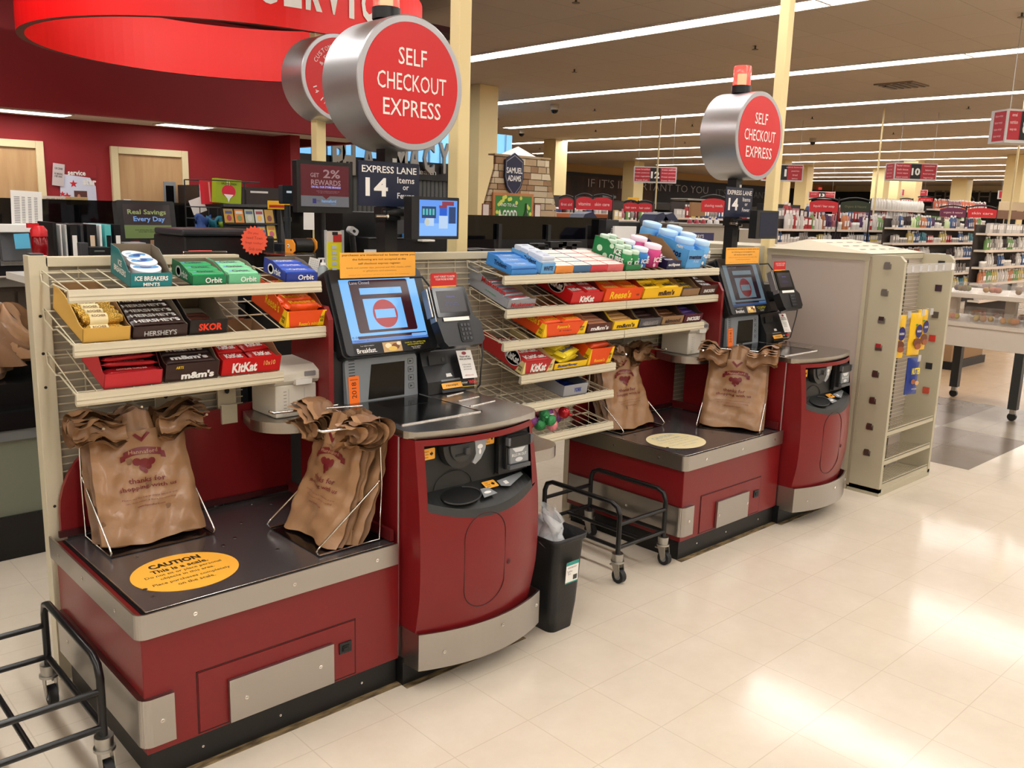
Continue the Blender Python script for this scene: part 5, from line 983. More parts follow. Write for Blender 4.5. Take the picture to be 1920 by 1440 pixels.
for j in range(4):
    for i in range(5):
        if j > 0 and i < 3: continue
        c_ = pal[(i*3+j*5) % 12]; x_ = -.15+.06*i; y__ = .062-.082*j; m = MB(M_); m.box(x_-.026,x_+.026,y__,y__+.07,-.006,-.003,C(*c_,.35)).rect(x_-.02,x_+.02,y__+.045,y__+.06,-.0025,C(*pal[(i*5+j*3+4) % 12],.35)).disc(x_,y__+.024,.014,.016,-.003,-.0024,C(*pal[(i+j*2+7) % 12],.35),12)
        m.thing('gift_card', 'small printed card in row %s of the black card rack' % ('one','two','three','four')[j], 'gift card', 'gift cards, row %s of the black rack' % ('one','two','three','four')[j], tuple(M_ @ Vector((x_,y__,0))))
# basket with bags
M_ = F(at(430, 400, y=4.6)); r = thing('wire_basket', 'black wire basket stand holding red and green shopping bags', 'basket stand', M=M_); m = MB(M_)
for z_ in (-.08,-.03,.03,.17): m.tube([(-.19,z_,.06),(.15,z_,.06),(.15,z_,-.12),(-.19,z_,-.12)], .003, K2, 5, closed=True)
for i in range(8): x_ = -.19+.34*i/7; m.cyl((x_,-.08,.06),(x_,.03,.06),.0025,K2,5)
for x_ in (-.19,.15): m.cyl((x_,-.4,-.12),(x_,.17,-.12),.004,K2,6)
m.build('wire_frame', r)
def shopbag(u0, v0, u1, v1, y, rgb_, label, tilt, radish=False):
    a, b = at(u0, v0, y=y), at(u1, v1, y=y); w_, h_ = b.x-a.x, a.z-b.z; M2 = F(((a.x+b.x)/2, y, (a.z+b.z)/2)) @ Matrix.Rotation(R(tilt), 4, 'Z'); m = MB(M2); m.box(-w_/2, w_/2, -h_/2, h_/2, -.05, 0, C(*rgb_, .5))
    if radish: m.disc(0, .0, w_*.27, h_*.27, 0, .001, C(206,30,60), 28).poly([(-w_*.2,-h_*.13),(w_*.2,-h_*.13),(w_*.05,-h_*.3),(0,-h_*.47),(-w_*.05,-h_*.3)], .001, .002, WHITE).rect(-w_*.08, -w_*.05, h_*.24, h_*.46, .001, WHITE).rect(0, w_*.03, h_*.24, h_*.46, .001, WHITE).text('GROWN FRESH', 0, h_*.31, w_*.6, h_*.08, C(50,70,20), .0025, .02)
    else: m.rect(-w_*.2, -w_*.1, -h_*.4, h_*.4, .001, C(240,160,160)).rect(w_*.1, w_*.16, -h_*.4, h_*.3, .001, C(240,200,200)).rect(w_*.3, w_*.34, -h_*.4, h_*.4, .001, C(240,160,160))
    m.thing('shopping_bag', label, 'shopping bag', 'shopping bags in the wire basket', rot=M2)
shopbag(382, 336, 412, 383, 4.62, (206,40,56), 'red and white striped reusable bag beside the green radish bag', 3); shopbag(404, 335, 453, 382, 4.56, (150,170,30), 'lime green reusable bag printed with a red radish', -3, True)
sheet(357, 371, 385, 400, 4.75, 'folded_paper', 'crumpled white paper sticking out left of the wire basket', 'paper sheet', tilt=20); sheet(374, 345, 384, 378, 4.8, 'receipt_slip', 'narrow white slip behind the red bag', 'paper sheet', lines=8)
q = random.Random(2)
for i, (rgb_, nm) in enumerate((((40,70,130),'blue'),((20,100,120),'teal'),((110,140,30),'olive green'),((60,90,40),'dark green'),((120,160,40),'bright green'))):
    a = at(362+22*i, 404+(4*i % 9), y=4.55); m = MB(); m.grid(lambda s_, t_, a=a, i=i: (a.x+.085*s_, a.y-.03+.01*math.sin(9*s_+i), a.z-.10*t_+.012*math.sin(7*s_+2*i)+.01*math.sin(15*t_)), 8, 6, C(*rgb_,.6)); m.thing('folded_bag', '%s folded bag hanging from the black wire basket' % nm, 'shopping bag', loc=tuple(a), solid=.012)
# wall cabinet with white handles
r = thing('wall_cabinet', 'low dark brown cabinet on the red wall behind the bags, with pale handles', 'cabinet', (4.6, 9.2, 0)); a, b = at(370, 341, y=9.0), at(522, 470, y=9.0); DB = mat('cabinet_espresso', (52,42,40), .45)
MB().box(a.x, 5.15, 9.0, 9.5, 0, a.z-.03, DB).build('body', r)
for i in range(3): x = a.x+.1+.42*i; MB().box(x, x+.4, 8.98, 9.0, .2, a.z-.06, DB).build('door', r); MB().box(x+.05, x+.25, 8.965, 8.98, a.z-.09, a.z-.07, PAPER).build('handle', r)
# yellow sign, scale head on pole
slab(503, 376, 544, 393, 4.2, .01, 'yellow_sign', 'small yellow sign with a red stripe left of the reward screen', 'sign', C(246,190,40,.5), leg=1, extra=lambda m, a, b: m.box(a.x+.005, b.x-.005, 4.198, 4.2, b.z+.01, b.z+.022, C(200,50,30)))
M_ = F(at(542, 365, y=4.0)); r = thing('customer_display', 'dark customer display head on a pole left of the reward screen', 'display', M=M_); MB(M_).rrect(-.035,.035,-.045,.045,.006,-.04,0,C(36,44,50,.4)).build('head', r, bevel=.003); MB(M_).rect(-.014,.014,.008,.018,.001,G(190,200,205,.8)).build('screen', r); MB(M_).cyl((0,-.05,-.02),(0,-.24,-.02),.015,C(36,44,50,.4),12).cyl((0,-.11,-.02),(0,-.13,-.02),.02,C(36,44,50,.4),12).box(-.07,.07,-.6,-.24,-.08,.04,C(30,34,38)).build('pole', r)
# roll dispenser with printed ends, scale plate below
M_ = F(at(566, 461, y=3.7)); r = thing('roll_dispenser', 'black roll dispenser with orange printed side panels behind the blue gum box', 'dispenser', M=M_); MB(M_).push(F((-.045,0,0),(0,1,0),(0,0,1))).cyl((0,0,0),(0,0,.09),.035,K2,20).pop().box(-.05,.05,-.1,-.03,-.02,.04,STEEL2).build('roll', r)
for x_, s_ in ((-.058,1),(.052,-1)): MB(M_).push(F((x_,0,0),(0,1,0) if s_ < 0 else (0,-1,0),(0,0,1)) @ Matrix.Rotation(R(0),4,'Z')).poly([(-.03,-.045),(.035,-.045),(.035,.02),(.02,.045),(-.01,.045),(-.03,.02)], 0, .004, C(232,150,50)).disc(.0,-.015,.008,.01,.004,.005,WHITE,12).disc(.0,-.015,.004,.005,.005,.006,BLACK,10).disc(.018,.01,.006,.006,.004,.005,C(120,60,30),10).pop().build('side_panel', r)
slab(535, 478, 590, 520, 3.55, .3, 'steel_plate', 'dull steel scale plate and scattered papers behind the top rack shelf', 'scale', STEEL2); sheet(537, 487, 567, 497, 3.5, 'receipt_slip', 'white receipt slips scattered on the steel plate', 'paper sheet', tilt=-8)
MB().box(1.92, 2.6, 3.12, 4.05, 0, at(606, 528, y=3.15).z, mat('till_base_dark', (30,26,26), .5)).box(2.0, 3.0, 3.72, 4.3, 0, 1.3, K2).thing('till_counter', 'dark till counter carrying the dispenser and registers behind the grid panel', 'counter', loc=(2.3,3.8,0))
# price strip, sanitizer, card
r = thing('price_strip', 'tall yellow price strip in a clear holder behind the near touch screen', 'sign', (2.3, 3.55, 1.2)); a, b = at(612, 433, y=3.5), at(641, 505, y=3.5)
m = MB(); m.box(a.x, b.x, 3.5, 3.506, b.z, a.z-.05, C(236,226,30,.4)).box(a.x, b.x, 3.5, 3.506, a.z-.05, a.z, C(226,214,200,.5)).box(a.x+.035, b.x, 3.499, 3.5, a.z-.05, a.z-.015, C(206,44,40)).box(a.x+.03,a.x+.058,3.498,3.5,a.z-.018,a.z-.004,BLACK)
for i in range(5): m.box(a.x+.028, a.x+.05, 3.498, 3.5, a.z-.08-.025*i, a.z-.064-.025*i, C(196,206,220))
m.build('strip', r); MB().box(a.x-.006, a.x, 3.495, 3.51, b.z, a.z+.004, CLEAR).box(b.x, b.x+.01, 3.495, 3.51, b.z, a.z+.004, CLEAR).build('holder_edge', r)
M_ = Matrix.Translation(at(606, 528, y=3.15)); M_ = Matrix.Translation((at(606, 528, y=3.15))); r = thing('sanitizer_bottle', 'clear pump bottle of hand sanitizer behind the end of the top left shelf', 'bottle', M=M_)
MB(M_).lathe([(.02,0),(.022,.006),(.022,.055),(.01,.068)], mat('sanitizer_clear', (214,226,230), .1, trans=.7), 18).build('bottle_body', r); MB(M_).lathe([(.011,.066),(.011,.076),(.004,.078),(.004,.092)], WHITE, 12).box(-.02,.006,-.005,.005,.09,.096,WHITE).build('pump', r)
sheet(578, 484, 598, 512, 3.2, 'folded_card', 'white folded card standing beside the sanitizer bottle', 'card', lines=6, tilt=-14)
# reward monitor
M_ = F(at(611, 350, y=3.8), (1,.02,0), (0,.0,1)); r = thing('reward_monitor', 'black monitor showing a maroon two percent rewards advert on a thin pole', 'monitor', M=M_)
MB(M_).rrect(-.158,.152,-.125,.118,.006,-.04,0,K2).build('housing', r, bevel=.002)
m = MB(M_); e_ = .55; m.rect(-.138,.13,-.095,.10,.001,G(112,34,46,e_)).rect(-.138,.13,-.095,-.045,.0014,G(130,128,132,e_)).poly([(-.02,-.045),(.02,-.045),(0,-.06)],.0014,.0018,G(112,34,46,e_))
m.text('GET', -.062, .052, .048, .02, G(190,150,150,e_), .002, .02).text('2%', .032, .06, .095, .04, G(190,150,150,e_), .002, .02).text('REWARDS', 0, .018, .165, .026, G(190,150,150,e_), .002, .02).text('ON ALL OUR STORE BRANDS!', 0, -.003, .165, .010, G(170,170,240,1), .002, .02).text('visit the website and sign up\nor go to hannaford.com', .01, -.026, .13, .014, G(180,140,150,e_), .002).rect(-.075,-.055,-.08,-.058,.002,G(60,60,130,e_)).text('my', -.042, -.07, .018, .012, G(80,80,150,e_), .002).text('hannaford', .015, -.068, .08, .014, G(130,180,230,e_+.2), .002, .02).text('rewards', .04, -.083, .03, .006, G(130,180,230,e_), .002); m.build('display', r)
MB(M_).cyl((-.005,-.125,-.02),(-.005,-.6,-.02),.012,K2,12).build('pole', r)
sheet(569, 397, 602, 431, 4.9, 'taped_paper', 'blank white paper taped to the post under the reward screen, left of the thin pole', 'paper sheet', tilt=-1); sheet(622, 399, 632, 430, 4.95, 'taped_paper', 'narrow white paper edge taped on the right of the post under the reward screen', 'paper sheet')
# registers in the middle behind the grid panel
slab(642, 396, 712, 500, 4.2, .3, 'register_tower', 'tall black register block right of the yellow price strip', 'register', C(12,12,13,.4)); slab(712, 404, 772, 446, 4.0, .04, 'register_screen', 'dark screen half hidden behind the small camera monitor', 'monitor', K2, extra=lambda m, a, b: m.box(a.x+.02, b.x-.02, 3.998, 4.0, a.z*0+b.z+.02, a.z-.02, C(60,62,66)))
slab(690, 446, 838, 500, 4.05, .4, 'receipt_printer', 'low black receipt printer block under the dark screen', 'printer', C(16,16,18,.35), extra=lambda m, a, b: m.box(a.x+.33, a.x+.42, 4.0, 4.05, a.z-.02, a.z-.008, PAPER))
M_ = F(at(657, 433, y=3.9)); r = thing('hand_scanner', 'grey hand scanner in its black cradle behind the near touch screen', 'scanner', M=M_); MB(M_).push(Matrix.Rotation(R(-30),4,'Z')).rrect(-.026,.026,-.016,.018,.012,0,.035,C(190,192,196,.35)).disc(.0,.0,.01,.008,.035,.036,BLACK,12).pop().build('scanner_head', r, bevel=.004); MB(M_).cyl((.01,-.02,0),(.03,-.2,0),.016,K2,12).build('cradle', r)
sheet(683, 468, 712, 476, 3.95, 'label_strip', 'white label strip with black marks above the orange notice card', 'label', lines=1); slab(755, 438, 772, 446, 3.98, .01, 'blue_sticker', 'tiny blue sticker under the dark register screen', 'sticker', C(40,100,160)); slab(795, 440, 809, 446, 3.98, .01, 'yellow_sticker', 'tiny yellow sticker under the small camera monitor', 'sticker', C(210,180,40))
# round customer service sign on the rear post
CX, CZ, RD = 3.09, 2.40, .262; r = thing('round_sign', 'round red customer service sign in a brushed drum, partly hidden behind the big one', 'sign', (CX, 5.0, CZ-RD)); y0, y1 = 4.95, 5.2
m = MB(); drum(m, CX, CZ, RD, y0, y1); m.build('sign_drum', r)
m = MB(); m.push(FRONT(CX, y0, CZ)).disc(0, 0, RD-.027, RD-.027, -.01, .001, C(206,30,36,.35), 56)
for t_, rad, a0, st, h_ in (('CUSTOMER SERVICE', .185, 152, -8.2, .026), ('& EXPRESS LANE', .145, 150, -9.2, .024), ('14 ITEMS OR FEWER', -.185, 202, 8.6, .026)):
    for i, ch in enumerate(t_):
        if ch == ' ': continue
        a = R(a0+st*i); rr_ = abs(rad); m.push(Matrix.Translation((rr_*math.cos(a), rr_*math.sin(a), 0)) @ Matrix.Rotation(a-math.pi/2 if rad > 0 else a+math.pi/2, 4, 'Z')).text(ch, 0, 0, .02 if ch not in 'I1' else .006, h_, WHITE, .0022, -.004).pop()
m.pop(); m.build('sign_face', r)
# ================================================================ BACKGROUND
# pharmacy
r = thing('pharmacy_front', 'pharmacy front with a lit pale blue fascia over a dark band and grey shutter', 'shop front', (9.5, 14.2, 0)); 
MB().box(6.2, 13.2, 14.3, 14.4, 2.5, 3.2, mat('lit_blue', (120,180,222), .4, emit=1.0)).build('lit_fascia', r)
m = MB()
for i in range(24): m.box(6.3+.29*i, 6.33+.29*i, 14.26, 14.3, 2.5, 3.2, mat('fascia_fin', (150,200,230), .4))
m.build('fascia_fin', r)
MB().box(6.2, 13.2, 14.05, 14.3, 2.16, 2.5, C(26,25,26)).build('dark_band', r); m = MB()
m.box(6.2, 13.2, 14.15, 14.2, 1.1, 2.16, mat('shutter_grey', (92,94,94), .4, .3))
for i in range(70): m.box(6.2+.1*i, 6.23+.1*i, 14.14, 14.15, 1.1, 2.16, mat('shutter_rib', (70,72,72), .4, .3))
m.build('shutter', r); MB().box(6.2, 13.2, 14.0, 14.4, 0, 1.1, C(130,90,60)).build('counter_body', r)
m = MB(); m.push(FRONT(10.9, 14.045, 2.30)).text('for good health', -.62, 0, 1.35, .13, C(206,200,194), .002).pop(); m.build('band_lettering', r)
PH = mat('letter_metal', (150,146,140), .35, .6)
for ch, u in zip('PHARMACY', (636, 655, 692, 722, 752, 778, 805, 834)):
    p = at(u, 297, y=13.95); m = MB(); v, f, bb = text_mesh(ch, .03); sx = .27/(bb[1]-bb[0]) if ch != 'M' else .33/(bb[1]-bb[0]); sy = .58/(bb[3]-bb[2]); M_ = FRONT(p.x, 13.95, p.z)
    m.push(M_); V = [((q_[0]-(bb[0]+bb[1])/2)*sx, (q_[1]-(bb[2]+bb[3])/2)*sy, 0) for q_ in v]; m.add(V, f, PH); m.add([(a, b, -.05) for a, b, c in V], [g[::-1] for g in f], PH); E_ = {}
    for g in f:
        for i in range(len(g)): e = (g[i], g[(i+1) % len(g)]); E_[e] = 1
    m.add([(a, b, 0) for a, b, c in V]+[(a, b, -.05) for a, b, c in V], [(a, a+len(V), b+len(V), b) for (a, b) in E_ if (b, a) not in E_], PH); m.pop()
    m.box(p.x-.012, p.x+.012, 13.96, 14.06, 2.3, 2.45, PH); m.thing('sign_letter', 'large metal letter %s of the pharmacy sign' % ch + (' (first)' if (ch == 'A' and u == 692) else ' (second)' if ch == 'A' else ''), 'sign letter', 'pharmacy sign letters', (p.x, 13.95, p.z-.25))
# stone-look beer display
STONE = [mat('stone_%d' % i, c_, .8, bump=(30,.3)) for i, c_ in enumerate(((196,176,144),(178,152,118),(206,190,160),(150,116,84),(186,168,140)))]
y_ = 8.0; a, b = at(905, 405, y=y_), at(1043, 408, y=y_); r = thing('chimney_display', 'tall stone-look cardboard chimney display with a dark blue shield and green poster', 'display', ((a.x+b.x)/2, y_+.2, 0)); q = random.Random(3)
def halfw(z): # outline of the chimney: base, flare, neck
    if z < 1.62: return .62
    if z < 2.12: return .62-.17*(z-1.62)/.50
    return .45
m = MB(); cx_ = (a.x+b.x)/2+.0; z = 0.; row = 0
MB().push(FRONT(cx_, y_+.02, 0)).poly([(-.58,0),(.58,0),(.58,1.62),(.41,2.12),(.41,2.26),(-.41,2.26),(-.41,2.12),(-.58,1.62)], -.05, 0, C(70,60,50)).pop().build('core', r)
while z < 2.26:
    h_ = q.uniform(.055,.085); h_ = min(h_, 2.27-z); x = -halfw(z)-q.random()*.1; W_ = halfw(z)
    while x < W_:
        w_ = q.uniform(.12,.34); x0, x1 = max(x, -W_), min(x+w_, W_)
        if x1-x0 > .03:
            tp_ = halfw(z+h_); m.push(FRONT(0, y_-.0, 0)).poly([(cx_+max(x0,-halfw(z)),z),(cx_+min(x1,halfw(z))-.008,z),(cx_+min(x1,tp_)-.008,z+h_-.008),(cx_+max(x0,-tp_),z+h_-.008)], -.02, .008+.012*q.random(), q.choice(STONE)).pop()
        x += w_
    z += h_
m.build('stone_face', r); m = MB(); m.add([(cx_-.18,y_,2.27),(cx_+.26,y_,2.27),(cx_+.26,y_+.3,2.27),(cx_-.18,y_+.3,2.27),(cx_+.06,y_+.15,2.40)], [(0,1,4),(1,2,4),(2,3,4),(3,0,4)], WHITE).box(cx_-.47,cx_+.47,y_-.02,y_+.1,2.262,2.28,STONE[1]); m.build('cap', r)
p = at(966, 328, y=y_-.06); m = MB(); m.push(FRONT(p.x, y_-.045, p.z) @ Matrix.Scale(1.15, 4)); SHD = [(-.13,.15),(-.07,.185),(0,.225),(.07,.185),(.13,.15),(.135,-.02),(.10,-.13),(0,-.235),(-.10,-.13),(-.135,-.02)]
m.poly(SHD, -.02, 0, C(22,28,58,.3)).poly([(x_*.9,y2*.9) for x_,y2 in SHD], 0, .001, C(140,140,150)).poly([(x_*.86,y2*.86) for x_,y2 in SHD], .001, .002, C(24,30,62,.3)).text('SAMUEL', 0, .045, .225, .06, WHITE, .003, .02).text('ADAMS', 0, -.035, .19, .06, WHITE, .003, .02).pop(); m.build('shield', r, label='dark blue shield with white lettering')
p = at(964, 388, y=y_-.06); m = MB(); m.push(FRONT(p.x, y_-.05, p.z-.03) @ Matrix.Scale(1.28, 4)).box(-.26,.26,-.16,.15,-.02,0,C(186,120,70)).rect(-.235,.235,-.16,.125,.001,C(56,126,52)); qq = random.Random(8)
for i in range(26): x_, y2 = qq.uniform(-.22,.22), qq.uniform(-.08,.115); m.disc(x_, y2, .018, .018, .0015, .0018+.0001*i, C(206,212,90), 12) if abs(x_) > .1 or y2 > .06 else None
m.text('AND TO ALL', -.07, .04, .22, .03, WHITE, .006, .01).text('A GOOD', -.08, -.05, .24, .09, WHITE, .006, .03).poly([(.13,-.15),(.18,-.15),(.18,-.05),(.165,.0),(.165,.06),(.15,.06),(.15,.0),(.13,-.05)], .005, .01, C(30,60,36)).rect(.06,.1,-.15,-.06,.006,C(190,120,50)).pop(); m.build('poster', r, label='green festive poster in a copper frame')
for u in (913, 1010): p = at(u, 398, y=y_-.05); MB().push(FRONT(p.x, y_-.03, p.z)).box(-.055,.055,-.1,.1,-.01,0,C(120,60,40)).rect(-.045,.045,-.1,.09,.001,C(220,206,196)).pop().build('card_pocket', r)
# dark glass screens over the middle lanes
r = thing('glass_screen', 'band of near black glass above the empty lane behind the long sweets rack', 'glass screen', (5.8, 6.1, 1.2)); a, b = at(876, 404, y=6.1), at(1136, 455, y=6.1)
MB().box(2.9, b.x, 6.1, 6.112, 1.36, 1.575, mat('black_glass', (8,8,9), .06)).build('pane', r)
for u in (935, 1027, 1128): x = at(u, 455, y=6.08).x; MB().box(x-.02, x+.02, 6.06, 6.09, 1.28, 1.50, K2).build('bracket', r)
r = thing('empty_lane', 'empty checkout lane with pale top behind the long sweets rack', 'checkout lane', (5.4, 5.8, 0)); MB().box(3.2, 6.9, 5.2, 6.3, 0, 1.22, GBLK).build('body', r); MB().box(3.0, 6.9, 5.6, 6.35, 1.22, 1.26, mat('lane_pale_top', (150,144,138), .3)).build('lane_top', r); MB().box(4.9, 6.4, 4.95, 5.2, 0, 1.30, BEIGE2).build('end_cabinet', r)
slab(880, 468, 902, 480, 5.1, .2, 'till_box', 'small black till box on the empty lane, right of the near post', 'till', K2, leg=1); slab(905, 467, 928, 480, 5.1, .2, 'till_box', 'second small black till box on the empty lane', 'till', C(30,30,34,.4), leg=1)
m = MB(); p = at(1040, 462, y=5.4)
for dx, dz, w_, h_ in ((-.2,.03,.12,.02),(-.05,.02,.2,.05),(.1,.03,.25,.04),(.05,-.01,.05,.06),(.22,.0,.06,.05),(-.12,.0,.05,.04)): m.box(p.x+dx, p.x+dx+w_, 5.4, 5.48, p.z+dz-.03, p.z+dz+h_-.03, K2)
m.cyl((p.x-.28,5.43,p.z+.02),(p.x-.1,5.43,p.z+.02),.008,K2); m.thing('cable_arm', 'tangle of black brackets and cables on the empty lane', 'bracket arm', loc=(p.x,5.4,p.z-.05))
slab(1137, 412, 1158, 462, 6.0, .25, 'lane_post_box', 'dark grey box with white wave marks at the end of the glass band', 'box', C(42,42,44,.5), extra=lambda m, a, b: [m.push(F(((a.x+b.x)/2-.01, 5.995, (a.z+b.z)/2+.02))).tube([(-.012-.006*i,.02-.018*i,0),(0,.03-.018*i,0),(.012+.006*i,.02-.018*i,0)], .003, PAPER, 4).pop() for i in range(3)])
slab(1153, 424, 1192, 456, 5.9, .03, 'white_board', 'blank white board standing right of the dark glass band', 'board', PAPER, leg=1)
slab(1157, 416, 1268, 470, 6.05, .4, 'black_shelf_unit', 'black shelf unit with snack bags behind the white board', 'shelf unit', C(14,14,15,.5), leg=1)
GC = mat('lane_cabinet_grey', (150,140,126), .5)
slab(1272, 424, 1366, 700, 5.7, .6, 'lane_cabinet', 'grey beige lane end cabinet behind the blue gum tubs', 'cabinet', GC, extra=lambda m, a, b: m.box(a.x-.02, b.x+.02, 5.68, 6.32, a.z, a.z+.03, C(120,112,102))); slab(1384, 430, 1442, 640, 5.7, .6, 'lane_cabinet', 'grey beige cabinet between the far black pole and the cream post', 'cabinet', GC, leg=1)
q = random.Random(21)
def pouch(u, v, y, w_, h_, rgb_, label, group, t_=None):
    p = at(u, v, y=y); m = MB(); m.push(FRONT(p.x, y, p.z)); m.grid(lambda s_, t2: ((s_-.5)*w_*(1-.1*math.sin(math.pi*t2)), (t2-.5)*h_, .02*math.sin(math.pi*s_)*math.sin(math.pi*t2)+.003*math.sin(20*s_+13*t2)), 8, 8, C(*rgb_, .3)); m.disc(0,-h_*.1,w_*.25,h_*.15,.021,.022,C(210,200,160),12)
    if t_: m.text(t_, 0, h_*.15, w_*.6, h_*.15, WHITE, .023, .03)
    m.pop(); m.thing('snack_bag', label, 'snack bag', group, (p.x, y, p.z-h_/2))
for i in range(8): pouch(1203+8*i, 425+14*(i % 2), 6.045, .07, .13, (24,24,22), 'small black snack bag hanging on the black shelf unit', 'black snack bags behind the gum')
for i in range(4): pouch(1248+9*i, 442+7*(i % 2), 5.69, .07, .14, ((200,180,40),(190,40,40),(150,30,34),(206,60,40))[i], ('yellow green','bright red','dark red','orange red')[i]+' snack bag right of the black ones', None)
r = thing('chocolate_display', 'dark blue chocolate display box with white name and a yellow price card', 'display box', (6.6, 5.3, 1.1)); a, b = at(1270, 436, y=5.3), at(1333, 520, y=5.3)
MB().push(FRONT(0, 5.3, 0)).poly([(a.x,b.z),(b.x,b.z),(b.x,a.z),(a.x+.09,a.z),(a.x,a.z-.08)], -.2, 0, C(34,34,80,.4)).pop().box(a.x+.05,b.x-.05,5.32,5.45,0,b.z,C(34,34,80,.4)).push(FRONT((a.x+b.x)/2+.03, 5.298, a.z-.035)).text("TERRY'S", 0, 0, .2, .035, C(200,200,196), .001, .02).pop().build('box', r); p = at(1319, 459, y=5.28); MB().push(FRONT(p.x, 5.28, p.z)).box(-.045,.04,-.045,.045,-.002,0,C(240,230,40)).text('$3.00', 0, -.008, .05, .025, BLACK, .001, .02).pop().build('price_card', r)
for i in range(5):
    p = at(1307+12.5*i, 424, y=5.75); m = MB(); m.push(Matrix.Translation((p.x, 5.85, p.z))); m.lathe([(.028,0),(.03,.005),(.03,.05),(.012,.07)], C(*((150,50,60) if i < 3 else (200,196,196)), .3), 14).lathe([(.012,.068),(.012,.085),(.004,.09)], WHITE if i < 3 else C(60,60,120), 10).pop()
    m.thing('soap_bottle', ('red' if i < 3 else 'white') + ' soap bottle standing on the grey beige lane cabinet', 'bottle', ('red' if i < 3 else 'white')+' soap bottles on the lane cabinet', (p.x, 5.85, p.z))
# hanging aisle signs
SR = C(176,44,56,.5)
def aisle_sign(u, v, depth, w_, h_, num, left, right, turn, label, box=0, rods=True):
    d = (cr*((u-960)/1647.26)-cu*((v-720)/1647.26)+cf); p = Vector((0,0,1.62))+d*depth; M_ = facing(p, turn); r = thing('aisle_sign', label, 'aisle sign', M=M_, group='hanging aisle signs')
    MB(M_).box(-w_/2, w_/2, -h_/2, h_/2, -.06-box, 0, C(196,196,196,.5)).build('board', r)
    m = MB(M_); m.rect(-w_/2+.02, w_/2-.02, -h_/2+.03, h_/2-.02, .002, SR).rect(-w_*.12, w_*.12, -h_/2+.03, h_/2-.02, .004, C(20,18,20)).text(num, 0, 0, w_*.2 if len(num) > 1 else w_*.11, h_*.42, WHITE, .006, .04)
    for s_, L_ in ((-1,left),(1,right)):
        for i, t_ in enumerate(L_): m.text(t_, s_*w_*.31, h_*(.33-.22*i), w_*.032*len(t_)*.72, h_*.10, C(236,200,200), .006, .01)
    m.build('sign_face', r)
    for s_ in (-1, 1): MB(M_).cyl((s_*w_*.4,h_/2,-.03),(s_*w_*.4,3.7-p.z,-.03),.004,STEEL,6).build('hanger', r)
    if box:
        m = MB(M_); m.box(-w_/2-.004,-w_/2,-h_/2+.02,h_/2-.02,-box,-.02,SR)
        m.push(Matrix(((0,0,-1,-w_/2-.005),(0,1,0,0),(1,0,0,0),(0,0,0,1))))
        for i in range(4): m.text('tissue wraps', -box/2-.02, h_*(.3-.2*i), box*.6, h_*.09, C(236,200,200), .001)
        m.pop(); m.build('side_face', r)
    return p, M_
def rod(u, v, depth, label, z1=3.7, z0=None):
    d = (cr*((u-960)/1647.26)-cu*((v-720)/1647.26)+cf); p = Vector((0,0,1.62))+d*depth; m = MB(); m.cyl((p.x,p.y,z0 if z0 is not None else 1.9),(p.x,p.y,z1),.018,C(206,186,140,.5),8); m.thing('sign_rod', label, 'rod', loc=(p.x,p.y,1.9))
aisle_sign(1228.5, 328, 19, .92, .34, '12', ['frozen breakfast','frozen potatoes','frozen vegetables','frozen fruit'], ['frozen seafood','frozen poultry','frozen entrees','frozen dinners'], -3, 'red hanging aisle sign number 12, left of the far round sign')
aisle_sign(1467, 324, 19, .88, .36, '11', ['pet food','pet care'], ['peanut butter/jelly','pastries','bread','bakery'], -3, 'red hanging aisle sign number 11, half hidden by the far round sign')
aisle_sign(1717, 322, 17, .84, .33, '10', ['facial tissue','bath tissue','moist wipes','paper towels'], ['cups/plates','bakeware','food storage','bags/wraps'], 2, 'boxy red hanging aisle sign number 10 with a visible side face', box=.35)
aisle_sign(1541, 366, 32, .95, .26, '13', ['frozen pizza','ice cream'], ['novelties','frozen snacks'], -2, 'small distant red hanging aisle sign number 13')
aisle_sign(1921, 237, 9.2, .42, .34, '8', ['cereal','nutrition','soup mix'], ['coffee','tea'], 8, 'red hanging aisle sign number 8 cut off by the right edge', box=.2)
aisle_sign(1900, 366, 32, 1.1, .3, '7', ['snacks','chips'], ['soda','water'], 2, 'distant red aisle sign near the right edge'); aisle_sign(1715, 362, 30, .9, .24, '9', ['baking','spices'], ['oil','sauces'], 2, 'distant red aisle sign showing under the aisle 10 sign')
rod(1232, 330, 18.6, 'tall thin cream rod in front of the aisle 12 sign', z0=1.75); rod(1645, 330, 16.5, 'tall thin cream rod left of the aisle 10 sign', z0=1.75); rod(1903, 330, 14, 'tall thin cream rod near the right edge under the aisle 8 sign', z0=1.5)
# wall lettering
m = MB(); p = at(1190, 350, y=26.82); WL = C(150,142,138,.5); p0, p1 = at(1103, 337, y=26.82), at(1328, 352, y=26.82); m.push(FRONT((p0.x+p1.x)/2, 26.82, 2.94)).text("IF IT'S IMPORTANT TO YOU", 0, 0, p1.x-p0.x, .36, WL, .004, -.01).pop(); p2 = at(1345, 353, y=26.82)
m.push(FRONT(p2.x+3.4, 26.82, 2.86)).text("IT'S IMPORTANT TO US", 0, 0, 7.0, .36, C(96,92,90,.5), .004, -.01).pop(); m.thing('slogan_letters', 'long grey slogan lettering on the dark back wall', 'lettering', loc=(30,26.82,2.8))
p0, p1 = at(1752, 366, x=51.895), at(1858, 366, x=51.895); m = MB(); m.push(F((51.893, (p0.y+p1.y)/2, 3.12), (0,-1,0), (0,0,1))).text('FRESH', 0, 0, p0.y-p1.y, .62, C(110,104,100,.5), .004, -.01).pop(); m.thing('department_letters', 'big dim FRESH letters on the far right dark wall', 'lettering', loc=(51.893,19.5,2.9))
